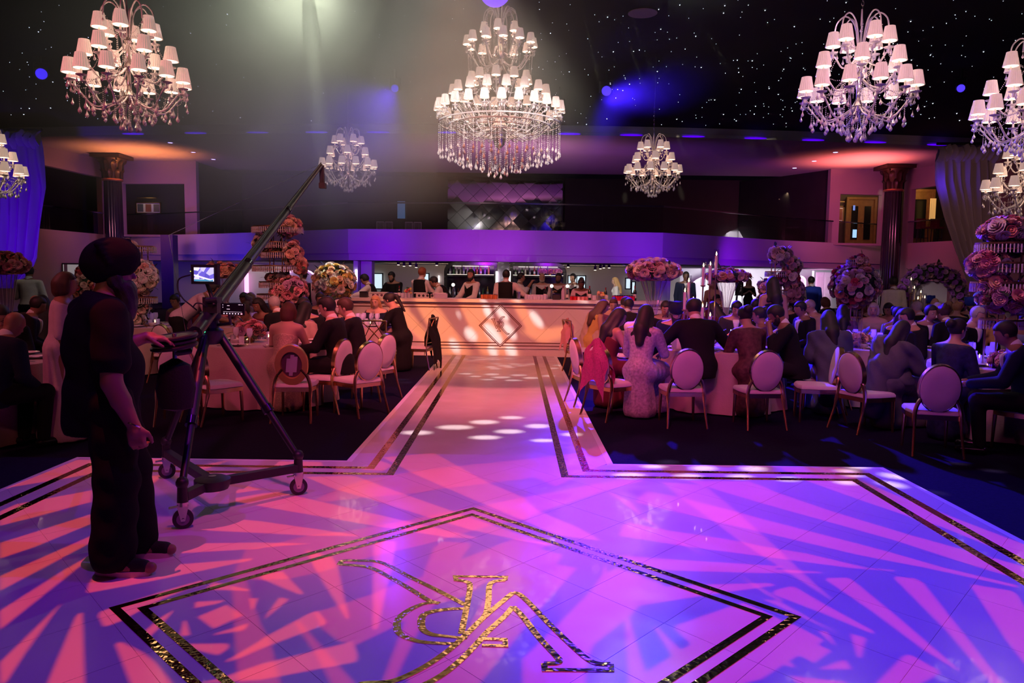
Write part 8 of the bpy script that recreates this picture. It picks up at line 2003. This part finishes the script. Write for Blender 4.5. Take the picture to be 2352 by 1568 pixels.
for k in (-1, 1):
    lf = ob('leaf', MB().box((k * w_ / 4, 0, 1.0), (w_ / 2 - .02, .05, 2.0)), M_FOYER, t, smooth=False)
    for z in (.5, 1.4): ob('panel_mould', MB().box((k * w_ / 4, -.03, z), (w_ / 2 - .16, .02, .7)).box((k * w_ / 4, -.035, z), (w_ / 2 - .22, .02, .64)), WHITEP, lf, smooth=False)
lamp('door_neon_light', 'POINT', at(1885, 650, 40.6), 40, (1.0, .35, .8), size=.2)
p = at(1697, 690, 25.6); t = thing('easel_sign', 'black easel board with white lettering before the white foyer', 'sign', (p.x, 25.6, CARPET))
zc = at(1697, 662, 25.6).z - CARPET
ob('board', MB().box((0, 0, zc), (.27, .025, .44)), BLACK, t, (0, 0, 0), smooth=False)
for k, (x, z, w2, h2) in enumerate([(.05, .02, .018, .05), (.05, -.06, .018, .07), (.08, -.02, .012, .10), (.02, -.10, .012, .06), (.05, .10, .015, .03)]): ob('lettering', MB().box((x, -.014, zc + z), (w2, .002, h2)), M_CARD, t, smooth=False)
for x0, y0, x1, y1 in ((-.16, -.05, -.06, 0), (.16, -.05, .06, 0), (0, .45, 0, .03)): ob('leg', MB().bar((x0, y0, 0), (x1, y1, zc + .28), .03, .02), BLACK, t, smooth=False)
ob('ledge', MB().box((0, -.03, zc - .23), (.32, .06, .02)), BLACK, t, smooth=False)
a, b_ = at(145, 607, 32.4), at(192, 645, 32.4); t = thing('wall_board', 'pale glowing notice board low on the left wall', 'notice board', ((a.x + b_.x) / 2, 32.4, (a.z + b_.z) / 2)); ob('board', MB().box((0, 0, 0), (b_.x - a.x, .04, a.z - b_.z)), mat('board_pale_glow', (.62, .60, .58), .5, var=.05, emit=(.8, .75, .7), es=.22, sample=False), t, smooth=False); ob('frame', MB().box((0, .02, 0), (b_.x - a.x + .12, .04, a.z - b_.z + .12)), BLACK, t, smooth=False); ob('strip', MB().box((-(b_.x - a.x) * .36, -.025, 0), (.14, .01, a.z - b_.z)), mat('board_tan', (.5, .4, .3), .5, var=.05), t, smooth=False)  # light on the board is put in as a faint glow of its own
a, b_ = at(372, 640, 33.0), at(400, 640, 33.0); struct('pillar', MB().box(((a.x + b_.x) / 2, 33.2, 1.55), (b_.x - a.x, .5, 3.2)), mat('plum_pillar', (.06, .025, .06), .6, var=.1, scale=1), smooth=False)
